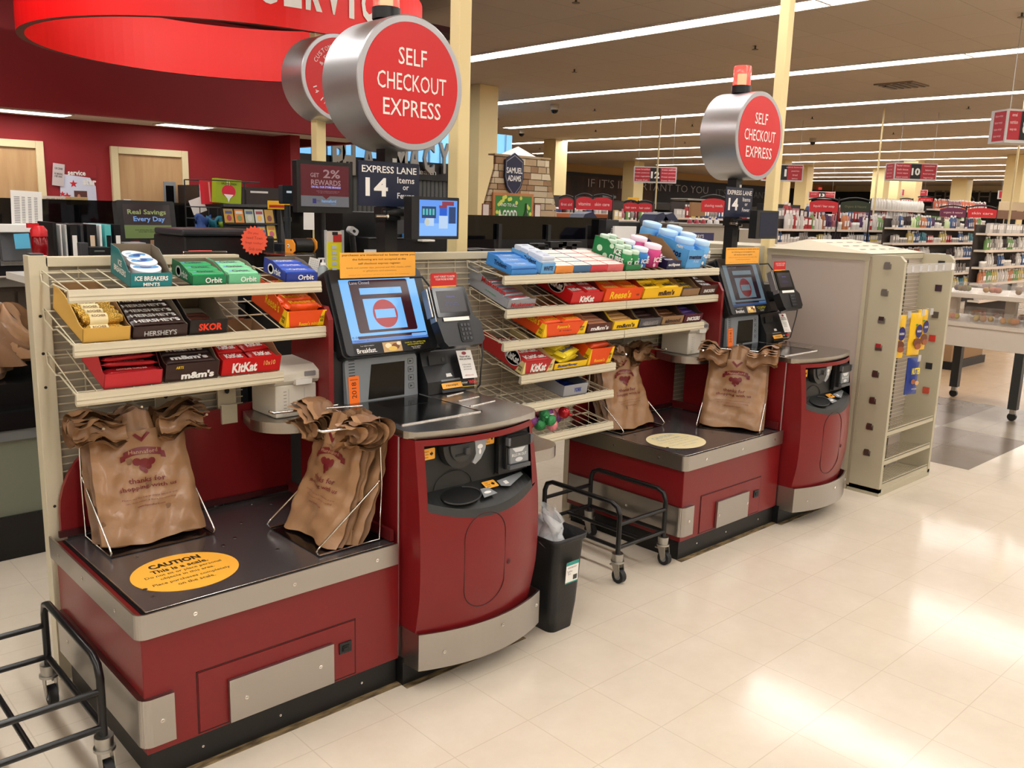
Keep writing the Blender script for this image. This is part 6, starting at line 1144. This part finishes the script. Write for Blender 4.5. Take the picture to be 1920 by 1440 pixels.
slab(1083, 277, 1098, 286, 22, .05, 'exit_sign', 'small red glowing exit sign hanging far away left of centre', 'exit sign', G(220,60,70,1.0), extra=lambda m, a, b: m.push(FRONT((a.x+b.x)/2, 21.995, (a.z+b.z)/2)).text('EXIT', 0, 0, .17, .09, WHITE, .001, .03).pop())
slab(1536, 351, 1541, 356, 26.85, .05, 'exit_sign', 'tiny red exit sign on the far beige wall above aisle 13', 'exit sign', G(220,70,60,.8))
for u, v, s_ in ((1040, 204, 'dark security dome on the ceiling between the two nearest light rows'), (978, 249, 'dark security dome on the ceiling above the stone-look display'), (1524, 265, 'dark security dome right of the far round sign')):
    p = at(u, v, z=3.62); m = MB(); m.sph((p.x,p.y,3.6), .075, KG, 16, 8).cyl((p.x,p.y,3.6),(p.x,p.y,3.7),.085,C(190,180,164),16); m.thing('security_dome', s_, 'security camera', 'ceiling security domes', (p.x,p.y,3.6))
for i, (u, v) in enumerate(((1077,134),(1416,91),(1115,207),(1117,246),(1080,3),(1660,162),(1816,203),(1523,222),(1675,251),(1916,30),(934,224),(1298,236),(1012,279),(1284,268))):
    p = at(u, v, z=3.67); m = MB(); m.cyl((p.x,p.y,3.66),(p.x,p.y,3.7),.012,C(90,76,64),8).cyl((p.x,p.y,3.655),(p.x,p.y,3.66),.04,C(96,82,70),12); m.thing('sprinkler', 'small ceiling sprinkler head between the light rows', 'sprinkler', 'ceiling sprinkler heads', (p.x,p.y,3.66))
p = at(1690, 160, z=3.69); m = MB(); m.box(p.x-.3,p.x+.3,p.y-.3,p.y+.3,3.68,3.7,C(130,112,94))
for i in range(5): m.box(p.x-.26,p.x+.26,p.y-.26+.11*i,p.y-.2+.11*i,3.672,3.68,C(80,68,58))
m.thing('ceiling_vent', 'stained square ceiling vent right of the far cream post', 'vent', loc=(p.x,p.y,3.68))
# product shelving
SHW = mat('shelf_white', (206,196,180), .5); SBK = mat('shelf_back', (58,50,46), .7)
def unit(x0, x1, y, d, zs, label, h=1.9):
    d = .19 if d == .5 else d
    r = thing('shelf_unit', label, 'shelf unit', ((x0+x1)/2, y+d/2, 0)); MB().box(x0, x1, y+d-.03, y+d, 0, h, SBK).box(x0, x1, y+.05, y+d, 0, .12, SHW).build('back_panel', r)
    for z in zs: MB().box(x0, x1, y, y+d-.03, z-.03, z, SHW).box(x0, x1, y-.012, y, z-.035, z+.005, C(224,206,190,.5)).build('shelf', r)
    return r
kinds_ = {}
def proto(kind, rgb_, cap=(236,232,226)):
    k = (kind, rgb_)
    if k in kinds_: return kinds_[k]
    c_ = C(*rgb_, .35); w_ = C(*cap, .4); m = MB()
    if kind == 'bottle': m.lathe([(.030,0),(.033,.01),(.033,.13),(.016,.165),(.014,.175)], c_, 10).lathe([(.016,.17),(.016,.20)], w_, 8).push(F((0,-.034,.07))).rect(-.02,.02,-.03,.035,.001,w_).pop()
    elif kind == 'pump': m.lathe([(.036,0),(.038,.01),(.036,.11),(.014,.13)], c_, 10).lathe([(.014,.13),(.014,.15),(.004,.152),(.004,.18)], w_, 8).box(-.03,.008,-.006,.006,.176,.186,w_)
    elif kind == 'jar': m.lathe([(.040,0),(.042,.005),(.042,.06)], c_, 12).lathe([(.044,.06),(.044,.085),(.04,.088)], w_, 12)
    elif kind == 'carton': m.box(-.035,.035,-.025,.025,0,.13,c_).rect(-.035,.035,0,0,0,c_); m.push(F((0,-.0255,.07))).rect(-.026,.026,-.02,.04,.0005,w_).pop()
    elif kind == 'tube': m.lathe([(.02,0),(.022,.03),(.03,.034),(.031,.09)], c_, 10).box(-.034,.034,-.004,.004,.088,.165,c_).box(-.031,.031,-.018,.018,.06,.10,c_).lathe([(.022,0),(.023,.03)], w_, 10)
    elif kind == 'jug': m.lathe([(.055,0),(.06,.01),(.06,.16),(.03,.21),(.02,.22)], c_, 12).lathe([(.022,.22),(.022,.245)], w_, 8)
    o = m.build('x'); kinds_[k] = o.data; bpy.data.objects.remove(o); return kinds_[k]
NAMES_ = {'tube':('tube','tube'),'bottle':('bottle','bottle'),'pump':('pump_bottle','bottle'),'jar':('jar','jar'),'carton':('carton','carton'),'jug':('jug','bottle')}
def stock(x0, x1, y, z, runs, where, sd, sc=1.0, step=None):
    q = random.Random(sd); x = x0+.05; i = 0; more = runs[:]; q.shuffle(more); runs = runs+more; W_ = (x1-x0)/len(runs)
    for i, (kind, rgb_, cn) in enumerate(runs):
        if kind == 'bottle' and rgb_ in (PU_, PK_, GY_, BK_, TL_): kind = 'tube'
        me = proto(kind, rgb_); wd = {'tube':.075,'bottle':.075,'pump':.085,'jar':.095,'carton':.078,'jug':.13}[kind]*sc; xe = x0+W_*(i+1)-.03
        lab = '%s %s in the %s' % (cn, {'pump':'pump bottle'}.get(kind, kind), where)
        while x < xe:
            o = bpy.data.objects.new(NAMES_[kind][0], me); COL.objects.link(o); s_ = sc*q.uniform(.94,1.08) if kind != 'jug' else sc
            o.matrix_world = Matrix.Translation((x, y+.05*sc+q.uniform(0,.02), z)) @ Matrix.Rotation(q.uniform(-.2,.2), 4, 'Z') @ Matrix.Diagonal((sc,sc,s_,1)); o['label'] = lab; o['category'] = NAMES_[kind][1]; o['group'] = lab; WM[o.name] = o.matrix_world.copy(); x += wd*1.08
        x = max(x, xe+.03)
RD_,WT_,GN_,PU_,BL_,OG_,PK_,TL_,GY_,BK_,YL_ = (166,44,46),(206,200,194),(120,160,96),(92,64,104),(62,88,130),(190,118,76),(186,118,130),(76,132,146),(156,150,146),(60,46,50),(196,174,100)
unit(13.1, 18.1, 8.0, .5, (.95, 1.225, 1.453), 'long run of soap shelves behind the two far gondolas, left half of the aisle view', 1.62)
stock(13.9, 18.0, 8.0, 1.455, [('bottle',WT_,'white'),('bottle',RD_,'red'),('bottle',WT_,'tall white'),('carton',RD_,'red'),('bottle',GN_,'green'),('pump',WT_,'plain white'),('bottle',OG_,'orange'),('bottle',PU_,'purple'),('bottle',PK_,'pink'),('jar',WT_,'white')], 'front row on the top soap shelf, left run', 1, 1.5)
stock(13.9, 18.0, 8.18, 1.60, [('carton',GY_,'grey'),('bottle',RD_,'deep red'),('carton',PK_,'pinkish'),('carton',BK_,'dark'),('bottle',BL_,'navy blue'),('bottle',RD_,'bright red'),('bottle',PU_,'dark purple'),('jar',GY_,'silver')], 'raised back row of the top soap shelf, left run', 2, 1.5)
MB().box(13.6, 18.1, 8.17, 8.34, 0, 1.598, SHW).thing('display_riser', 'raised rear ledge behind the top soap shelf, left run', 'shelf', loc=(15.9, 8.25, 0))
stock(13.2, 18.0, 8.0, 1.227, [('bottle',BK_,'black'),('bottle',BL_,'blue'),('carton',WT_,'white'),('jar',WT_,'white lidded'),('bottle',GY_,'grey'),('jar',OG_,'orange'),('carton',YL_,'yellow'),('pump',WT_,'white')], 'second soap shelf, left run', 3)
stock(13.2, 18.0, 8.0, .952, [('bottle',WT_,'white'),('bottle',BL_,'dark blue'),('jar',GY_,'grey'),('bottle',TL_,'teal'),('bottle',BK_,'black')], 'third soap shelf, left run', 4)
unit(14.62, 18.75, 6.5, .5, (.43, .715, .997, 1.28, 1.535), 'run of skin care shelves behind the wire gondola, right of the white jugs', 1.68)
stock(14.7, 18.6, 6.5, 1.537, [('bottle',GY_,'clear grey'),('bottle',BL_,'bright blue'),('bottle',BK_,'black'),('pump',(196,210,160),'pale green'),('bottle',GN_,'green'),('bottle',OG_,'orange topped'),('bottle',BL_,'small blue'),('bottle',PU_,'mauve'),('jar',WT_,'white')], 'top skin care shelf', 5, 1.1)
stock(14.7, 18.6, 6.5, 1.282, [('carton',GY_,'grey'),('jar',GY_,'clear'),('bottle',YL_,'yellow'),('bottle',BL_,'dark blue'),('bottle',TL_,'teal'),('carton',RD_,'red'),('jar',WT_,'white')], 'second skin care shelf', 6)
stock(14.7, 18.6, 6.5, .999, [('bottle',BK_,'black'),('bottle',BL_,'blue'),('bottle',(170,90,50),'rust brown'),('bottle',WT_,'white'),('jar',GY_,'grey')], 'third skin care shelf', 7)
stock(16.9, 18.6, 6.5, .717, [('bottle',BL_,'blue'),('jar',WT_,'white'),('bottle',GY_,'grey')], 'fourth skin care shelf', 8); stock(17.0, 18.6, 6.5, .432, [('bottle',TL_,'teal'),('bottle',GN_,'green'),('bottle',YL_,'yellow')], 'lowest visible skin care shelf', 9)
unit(14.45, 16.6, 5.0, .5, (.47, .73, .98, 1.24, 1.495), 'shelves of black and white tubs at the right edge behind the white table', 1.62)
stock(14.6, 16.5, 5.0, 1.497, [('carton',WT_,'black and white'),('carton',GY_,'grey'),('carton',WT_,'plain white'),('carton',(200,196,190),'pale')], 'top shelf at the right edge', 10, 1.1)
stock(14.6, 16.5, 5.0, 1.242, [('bottle',GN_,'green'),('bottle',GY_,'grey'),('bottle',WT_,'white'),('bottle',BK_,'dark')], 'second shelf at the right edge', 11); stock(14.5, 16.5, 5.0, .982, [('jar',WT_,'white'),('bottle',WT_,'white'),('bottle',BK_,'black capped'),('bottle',BL_,'blue')], 'third shelf at the right edge', 12)
stock(14.5, 16.5, 5.0, .732, [('bottle',OG_,'orange'),('bottle',GN_,'lime green'),('bottle',YL_,'yellow'),('bottle',WT_,'white')], 'fourth shelf at the right edge', 13); stock(14.5, 16.5, 5.0, .472, [('jar',WT_,'round white lidded'),('jar',BK_,'black')], 'bottom shelf at the right edge', 14)
# top stock: white jugs, orange bottles
unit(18.0, 20.7, 8.5, .5, (1.45, 1.70, 1.88), 'high rear shelf carrying the row of white jugs', 1.95); stock(18.05, 20.6, 8.5, 1.885, [('jug',(232,228,220),'big white')], 'row on the high rear shelf behind the skin care signs', 15, .9)
unit(17.9, 20.8, 7.2, .5, (1.62, 1.90), 'high shelf topped with the long row of orange bottles', 1.95); stock(17.95, 20.7, 7.2, 1.905, [('bottle',(206,110,80),'orange'),('bottle',(150,100,110),'mauve')], 'long row on top of the high right shelf', 16, .95)
stock(17.95, 20.7, 7.2, 1.622, [('carton',GN_,'green'),('carton',OG_,'tan'),('jar',WT_,'white')], 'shelf under the long orange row', 17)
stock(18.05, 20.6, 8.5, 1.705, [('bottle',PU_,'purple'),('bottle',GY_,'clear'),('bottle',RD_,'red'),('carton',WT_,'white'),('bottle',WT_,'pale')], 'upper shelf under the white jugs', 18, 1.1); stock(18.05, 20.6, 8.5, 1.455, [('bottle',GY_,'clear'),('bottle',PK_,'rosy'),('bottle',BL_,'blue'),('bottle',WT_,'white')], 'lower shelf under the white jugs', 19, 1.3)
# header signs
def header(u, v, depth, w_, h_, rgb_, t_, label, turn=0, tc_=(240,200,200)):
    d = (cr*((u-960)/1647.26)-cu*((v-720)/1647.26)+cf); p = Vector((0,0,1.62))+d*depth; M_ = facing(p, turn); m = MB(M_); pts = [(-w_/2,-h_/2),(w_/2,-h_/2),(w_/2,h_*.3),(w_*.25,h_*.46),(0,h_/2),(-w_*.25,h_*.46),(-w_/2,h_*.3)]
    r = thing('header_sign', label, 'shelf sign', M=M_, group='curved shelf header signs'); m.poly(pts, -.02, 0, C(*rgb_, .5)); m.text(t_, 0, -h_*.05, w_*.74, h_*.26, C(*tc_, .5), .002, .01); m.build('sign_board', r)
    m = MB(M_); m.tube([(-w_*.53, h_*.5, -.03), (-w_*.25, h_*.68, -.03), (0, h_*.74, -.03), (w_*.25, h_*.68, -.03), (w_*.53, h_*.5, -.03)], .014, K2, 6).cyl((w_*.53,h_*.74,-.03),(w_*.53,-M_.to_translation().z,-.03),.014,K2,6); m.build('sign_arch', r)
header(1545, 386, 15.5, .50, .20, (196,38,50), 'liquid / bar soap', 'red curved header sign reading liquid bar soap'); header(1604, 387, 15.7, .52, .20, (44,52,34), 'Organic & Natural', 'dark olive curved header sign beside the red soap one', tc_=(110,110,80))
header(1787, 398, 16.5, .48, .17, (110,44,76), 'organic & natural', 'plum curved header sign over the skin care shelves'); header(1842, 399, 16.5, .54, .18, (206,40,46), 'skin care', 'red curved header sign reading skin care'); header(1736, 374, 20, .32, .1, (206,40,46), 'oral care', 'small distant red header sign behind the cream column'); header(1700, 378, 20, .28, .1, (206,40,46), 'floss', 'small distant red header sign left of the cream column')
header(1129, 382, 14, .32, .20, (206,44,56), 'skin care', 'red curved header sign right of the vitamins one'); header(1096, 381, 14, .26, .20, (206,44,56), 'vitamins', 'red curved header sign reading vitamins, beside the stone-look display') ; header(1062, 382, 14.2, .24, .18, (196,44,56), 'first aid', 'small red header sign just right of the stone-look display')
header(1183, 388, 13, .21, .13, (200,40,50), 'hair care', 'small red header sign below the aisle 12 sign, left one'); header(1209, 389, 13, .22, .13, (200,40,50), 'hair color', 'small red header sign below the aisle 12 sign, right one'); header(1338, 385, 13, .36, .2, (206,44,52), 'shaving needs', 'red header sign reading shaving needs, left of the far lane board')
# middle distance shelves between the display and far pole
def far_shelf(u0, u1, v, y, label, cols_n, sd, h_=.3):
    a, b = at(u0, v, y=y), at(u1, v, y=y); unit(a.x, b.x, y, .5, (a.z,), label+' shelf in the middle distance', a.z+h_); return a, b
a, b = far_shelf(1030, 1155, 398, 11, 'wooden fronted vitamin', 4, 1); stock(a.x, b.x, 11, a.z, [('bottle',WT_,'white'),('jar',BL_,'blue'),('jar',(90,40,40),'brown'),('jar',GY_,'grey'),('jar',WT_,'white lidded')], 'shelf just right of the stone-look display', 31)
slab(1044, 399, 1140, 412, 10.6, .3, 'wood_front', 'orange wood front under the vitamin shelf', 'panel', C(176,96,56,.5), leg=1)
a, b = far_shelf(1155, 1240, 412, 10, 'low cosmetics', 4, 2); stock(a.x, b.x, 10, a.z, [('carton',(214,196,150),'cream'),('carton',(200,170,130),'tan'),('bottle',PK_,'pink'),('bottle',GN_,'green'),('bottle',GY_,'grey')], 'low shelf below the aisle 12 sign', 32, 1.2)
a, b = far_shelf(1270, 1420, 408, 10.5, 'shaving', 4, 3); stock(a.x, b.x, 10.5, a.z, [('carton',WT_,'white'),('bottle',RD_,'red'),('carton',YL_,'yellow'),('bottle',BL_,'blue'),('bottle',GY_,'clear')], 'shelf behind the far lane board', 33, 1.2)
slab(1297, 379, 1322, 406, 10, .05, 'cork_board', 'brown cork board standing among the far shelves left of the far lane board', 'board', C(150,112,74,.7), leg=1); slab(1290, 372, 1345, 378, 15, .6, 'cooler', 'silver edge of a distant cooler behind the shaving shelf', 'cooler', STEEL, leg=1); slab(1060, 372, 1420, 400, 19.3, .8, 'cooler_row', 'long black row of coolers in front of the slogan wall', 'cooler', C(18,18,19,.4), leg=1); slab(1130, 366, 1155, 372, 17, .1, 'small_sign', 'thin white shelf lettering over the coolers', 'sign', C(80,80,80), leg=1); slab(1182, 370, 1198, 378, 17, .1, 'yellow_tag', 'red and yellow tag over the coolers below aisle 12', 'tag', C(226,170,40), leg=1)
for u, s_ in ((1107,'left'),(1240,'middle'),(1258,'right')):
    p = at(u, 412, y=7.6); m = MB(); m.push(FRONT(p.x, 7.6, p.z)); m.poly([(-.22,-.08),(.22,-.08),(.16,.0),(.04,.10),(-.1,.07)], -.25, 0, C(28,34,66,.4)).text('cooler', 0, -.02, .16, .03, C(190,190,200), .001).pop(); m.thing('cooler_bag', 'folded navy insulated bag on the lanes, %s one of three' % s_, 'bag', loc=(p.x,7.6,p.z-.08))
MB().box(6.6, 10.2, 7.4, 8.0, 0, 1.53, C(20,20,22,.5)).thing('lane_shelf', 'black lane shelf under the navy insulated bags', 'shelf unit', loc=(8.4,7.7,0))
slab(1446, 382, 1500, 396, 12, .4, 'black_freezer', 'black top of a freezer between the cream post and the soap sign', 'cooler', C(22,22,24,.4), leg=1); slab(1447, 396, 1506, 400, 11.9, .5, 'freezer_lid', 'grey metal freezer edge under the black top', 'cooler', STEEL, leg=1)
slab(1842, 392, 1920, 412, 8.2, .4, 'brown_carton_row', 'row of brown cartons on the highest right shelf', 'carton', C(120,86,64,.6), leg=1); slab(1895, 378, 1920, 396, 9, .3, 'beige_carton', 'pale carton on top of the brown cartons at the right edge', 'carton', C(196,176,144,.6), leg=1)
# ---------------------------------------------------------------- beige gondola at the right
GB = mat('gondola_beige', (184,176,152), .45); GPN = mat('gondola_panel', (180,168,158), .55)
X0, X1, Y0, Y1, YB_ = 5.07, 5.80, 2.17, 2.37, 3.05; r = thing('wire_gondola', 'tall beige display gondola with a wire grid front and peaked top at the right', 'gondola', ((X0+X1)/2, 2.6, 0))
for x, fl in ((X0, 0), (X1-.03, 1)):
    m = MB(); m.push(F((x,0,0),(0,1,0),(0,0,1))); m.poly([(Y0,0.02),(Y1,0.02),(Y1,1.43),(Y0+.03,1.43),(Y0,1.40)], 0, .03, GB); m.pop()
    if not fl: m.box(x-.004, x, Y1-.012, Y1+.004, .03, 1.42, C(160,150,128))
    m.build('wing_panel', r, bevel=.003)
m = MB(); m.box(X0, X1, Y1, YB_, .03, 1.41, GPN).box(X0-.003, X0+.03, Y1+.005, Y1+.03, .0, 1.43, GB).box(X0-.003, X0+.03, YB_-.03, YB_, 0, 1.43, GB).box(X0-.004, X1+.004, Y1, YB_+.004, 1.395, 1.435, GB).box(X0+.02, X1-.02, Y1, YB_-.02, 0, .03, C(120,112,98)).box(X0-.002, X0+.02, Y1, YB_, .03, .09, GB); m.build('cabinet', r)
m = MB(); MY = (Y1+YB_)/2
m.add([(X0-.01,Y1-.01,1.435),(X1+.01,Y1-.01,1.435),(X1+.01,YB_,1.435),(X0-.01,YB_,1.435),(X0+.04,MY+.1,1.50),(X1-.10,MY+.1,1.50)], [(0,1,5,4),(1,2,5),(2,3,4,5),(3,0,4)], mat('cap_beige', (214,204,180), .45)); m.build('peaked_cap', r)
m = MB()
for i in range(5):
    for j in range(3):
        t = .25+.24*j; x = X0+.1+.13*i; y = Y1-.01+(MY+.11-Y1)*t; z = 1.437+.065*t; m.push(F((x,y,z+.0015),(1,0,0),(0,(MY+.11-Y1),.065))).rrect(-.035,.035,-.006,.006,.005,0,.0006,C(90,84,70)).pop()
m.build('cap_slot', r, kind='stuff')
m = MB()
for i in range(46): m.box(X0+.03, X1-.03, Y1-.006, Y1-.002, .25+.0254*i, .254+.0254*i, C(206,198,176))
for i in range(2): m.box(X0+.22+.28*i, X0+.235+.28*i, Y1-.003, Y1, .03, 1.4, C(80,72,60))
m.box(X0+.03, X1-.03, Y1-.012, Y1, 1.40, 1.43, GB); m.build('wire_grid', r)
for i, z in enumerate((.40, .22, .075)):
    m = MB(); m.box(X0+.03, X1-.03, Y0+.004, Y0+.012, z-.03, z+.005, GB).box(X0+.03, X1-.03, Y0+.004, Y0+.014, z-.004, z+.0, C(150,140,118))
    for k_ in range(22): x = X0+.05+.028*k_*1.1; m.cyl((x,Y0+.01,z-.02),(x,Y1-.01,z-.02),.002,C(180,170,148),5,caps=False)
    if i == 0:
        for zz in (.03,.06): m.tube([(X0+.04,Y1-.01,z+zz),(X0+.3,Y1-.03,z+zz+.01),(X1-.04,Y1-.02,z+zz)], .002, GB, 5)
    m.build('wire_shelf', r)
MB().box(X0, X1, Y0, Y1, 0, .045, GB).build('base_rail', r)
m = MB(); m.box(X0+.03, X1-.0, Y0-.004, Y0-.001, 1.335, 1.385, mat('clear_strip', (214,210,206), .15, alpha=.55)).box(X1-.06, X1-.02, Y0-.006, Y0-.003, 1.34, 1.38, PAPER)
for i in range(5): m.box(X0+.09+.11*i, X0+.12+.11*i, Y0-.006, Y0-.004, 1.34, 1.375, C(206,206,210,.2))
m.build('peg_strip', r)
for i, (z, c_) in enumerate(((1.375,STEEL),(1.22,STEEL),(1.06,C(60,36,40)),(.90,C(160,44,50)),(.74,STEEL),(.58,STEEL),(.42,STEEL),(.26,STEEL))):
    m = MB(); m.box(X0-.010, X0, 2.245, 2.285, z-.022, z+.008, STEEL).box(X0-.014, X0-.010, 2.25, 2.28, z-.005, z+.018, c_); m.build('side_clip', r)
for i, (z, c_) in enumerate(((1.37,BLACK),(1.22,C(60,40,50)),(1.05,C(90,80,70)),(.90,C(200,60,50)),(.72,C(40,40,44)),(.56,C(190,80,60)))):
    MB().box(X1-.036, X1-.03, 2.22, 2.26, z-.02, z+.02, c_).build('side_clip', r)
def hang(x, y, z, w_, h_, rgb_, label, kind, rz=0):
    M2 = F((x,y,z),(math.cos(R(rz)),math.sin(R(rz)),0),(0,0,1)); m = MB(M2); m.grid(lambda s_, t2: ((s_-.5)*w_*(.94+.06*abs(2*t2-1)), (t2-.5)*h_, .022*math.sin(math.pi*s_)*math.sin(math.pi*t2)**.5+.002*math.sin(25*s_+17*t2)), 10, 12, C(*rgb_, .3)); m.rect(-w_/2, w_/2, -h_/2, h_/2, -.003, C(*rgb_, .4))
    if kind == 'y': m.disc(.005,.02,w_*.26,h_*.16,.024,.025,C(40,40,110,.3),20).text('RAISINS', .005, .02, w_*.36, .014, WHITE, .026, .02).disc(0,-.05,w_*.32,.028,.022,.024,C(110,60,40,.3),14).disc(.01,-.075,w_*.25,.018,.022,.0245,C(150,80,50,.3),12).disc(-.02,.06,.012,.005,.022,.0235,C(60,140,60),10)
    if kind == 'b': m.text('NUTTER', 0, .035, w_*.7, .04, C(240,220,60), .025, .03).disc(-.015,-.03,.02,.016,.024,.025,C(150,90,60),14).disc(.02,-.04,.018,.014,.024,.0252,C(206,160,110),14).text('minis', 0, -.075, w_*.4, .01, WHITE, .024)
    m.thing('snack_pouch', label, 'snack bag', rot=M2)
hang(5.24, 2.235, .95, .10, .26, (236,190,40), 'yellow raisin pouch hanging left on the gondola grid', 'y', -24); hang(5.43, 2.215, .955, .115, .26, (244,196,40), 'yellow raisin pouch with blue oval, front middle of the gondola hooks', 'y', -12); hang(5.56, 2.23, .97, .10, .25, (240,190,44), 'yellow raisin pouch at the right of the gondola hooks', 'y', -10)
hang(5.15, 2.25, .95, .07, .25, (176,30,34), 'red pouch hanging against the left wing of the gondola', '', -35); hang(5.46, 2.215, .69, .11, .23, (36,60,140), 'dark blue cookie pouch hanging below the yellow ones', 'b', -14)
for x in (5.22, 5.42, 5.54, 5.44):
    z = 1.10 if x != 5.44 else .82; m = MB(); m.cyl((x,Y1,z),(x,Y0+.01,z+.005),.003,CHROME,6).box(x-.02,x+.02,Y0+.002,Y0+.006,z-.03,z+.01,mat('hook_tag', (206,206,206), .2, alpha=.6)); m.thing('peg_hook', 'chrome peg hook holding a snack pouch on the gondola grid', 'hook', 'gondola peg hooks', (x, 2.27, z))
# second gondola behind
r = thing('rear_gondola', 'second beige gondola standing behind, between the far kiosk and the peaked one', 'gondola', (5.6, 3.6, 0)); MB().box(5.15, 5.75, 3.2, 4.0, 0, 1.44, GB).build('cabinet', r); MB().box(5.145, 5.15, 3.3, 3.33, 1.36, 1.39, STEEL).build('side_clip', r)
# ---------------------------------------------------------------- white two tier table
TX0_, TX1_, TY0_, TY1_ = 8.0, 8.78, 1.55, 3.2; TWH = mat('table_white', (216,206,194), .35); r = thing('bakery_table', 'white two tier display table on dark legs with casters at the right edge', 'table', (8.4, 2.4, 0))
MB().box(TX0_, TX1_, TY0_, TY1_, .58, .755, TWH).box(TX0_-.02, TX1_+.02, TY0_-.02, TY1_+.02, .755, .79, TWH).build('lower_tier', r, bevel=.003)
MB().box(TX0_, TX1_, TY0_, TY1_+.0, 1.0, 1.04, TWH).build('upper_tier', r, bevel=.003)
for y in (1.6, 2.62, 3.1): MB().box(8.34, 8.42, y-.04, y+.04, .79, 1.0, TWH).build('tier_post', r)
LG = mat('leg_dark', (44,46,46), .4)
for x, y in ((8.05, 2.40), (8.72, 3.13), (8.05, 1.62), (8.72, 1.62)):
    MB().box(x-.035, x+.035, y-.035, y+.035, .10, .58, LG).build('leg', r); MB().cyl((x-.015,y,.035),(x+.015,y,.035),.035,K2,16).box(x-.02,x+.02,y-.02,y+.02,.06,.1,STEEL).build('caster', r)
M_ = facing((8.35, 2.43, 1.04), 0); r = thing('price_stand', 'white stand with a yellow price card rising from the table', 'price stand', M=M_); MB(M_).box(-.035,.035,0,.30,-.02,0,TWH).build('stand_post', r); MB(M_).box(-.115,.10,.28,.54,-.02,0,TWH).build('card_frame', r)
m = MB(M_); m.rect(-.03,.055,.32,.49,.002,C(244,224,30)).rect(-.055,-.03,.33,.49,.002,C(150,70,40)).text('2 FOR\n$7', .012, .42, .055, .08, BLACK, .003, .02); m.build('price_card', r)
CLR = mat('clear_box', (226,222,216), .08, alpha=.16); q = random.Random(14)
def box_food(x, y, z, rgb_, label, group, s=1.0):
    m = MB(); m.box(x-.075*s, x+.075*s, y-.10*s, y+.10*s, z+.001, z+.085*s, CLR)
    for i in range(6): m.sph((x+q.uniform(-.04,.04)*s, y+q.uniform(-.06,.06)*s, z+.035*s), .026*s, C(*[max(0,min(255,int(c_+q.uniform(-20,20)))) for c_ in rgb_], .7), 8, 6)
    m.thing('food_box', label, 'food box', group, (x, y, z))
for i in range(7): box_food(8.14, 1.66+.22*i, .79, (196,150,90), 'clear box of golden pastries in the front row on the lower table tier', 'pastry boxes on the lower tier, front row')
for i in range(7): box_food(8.6, 1.66+.22*i, .79, (170,110,70), 'clear box of brown pastries in the rear row on the lower table tier', 'pastry boxes on the lower tier, rear row')
for i in range(6): box_food(8.12, 1.70+.25*i, 1.04, ((120,100,84),(180,120,90),(110,96,84))[i % 3], 'clear box of dark baked goods on the upper table tier', 'boxes on the upper tier, front row')
for i in range(5): box_food(8.6, 1.75+.28*i, 1.04, (130,116,100), 'clear box of greyish baked goods at the back of the upper tier', 'boxes on the upper tier, rear row')
r = thing('carton_pallet', 'brown cartons on a black base on the floor behind the white table', 'cartons', (11.0, 4.0, 0)); a = at(1785, 665, z=0.05); MB().box(10.3, 11.3, 3.75, 4.7, 0, .09, BLACK).build('base', r); MB().box(10.32, 11.28, 3.78, 4.68, .09, .30, CARD).build('carton', r); m = MB()
for i in range(3): m.push(LEFT(10.318, 3.95+.28*i, .2)).text('FRAGILE', 0, 0, .16, .03, C(220,196,170), .001).pop()
m.build('carton_print', r)
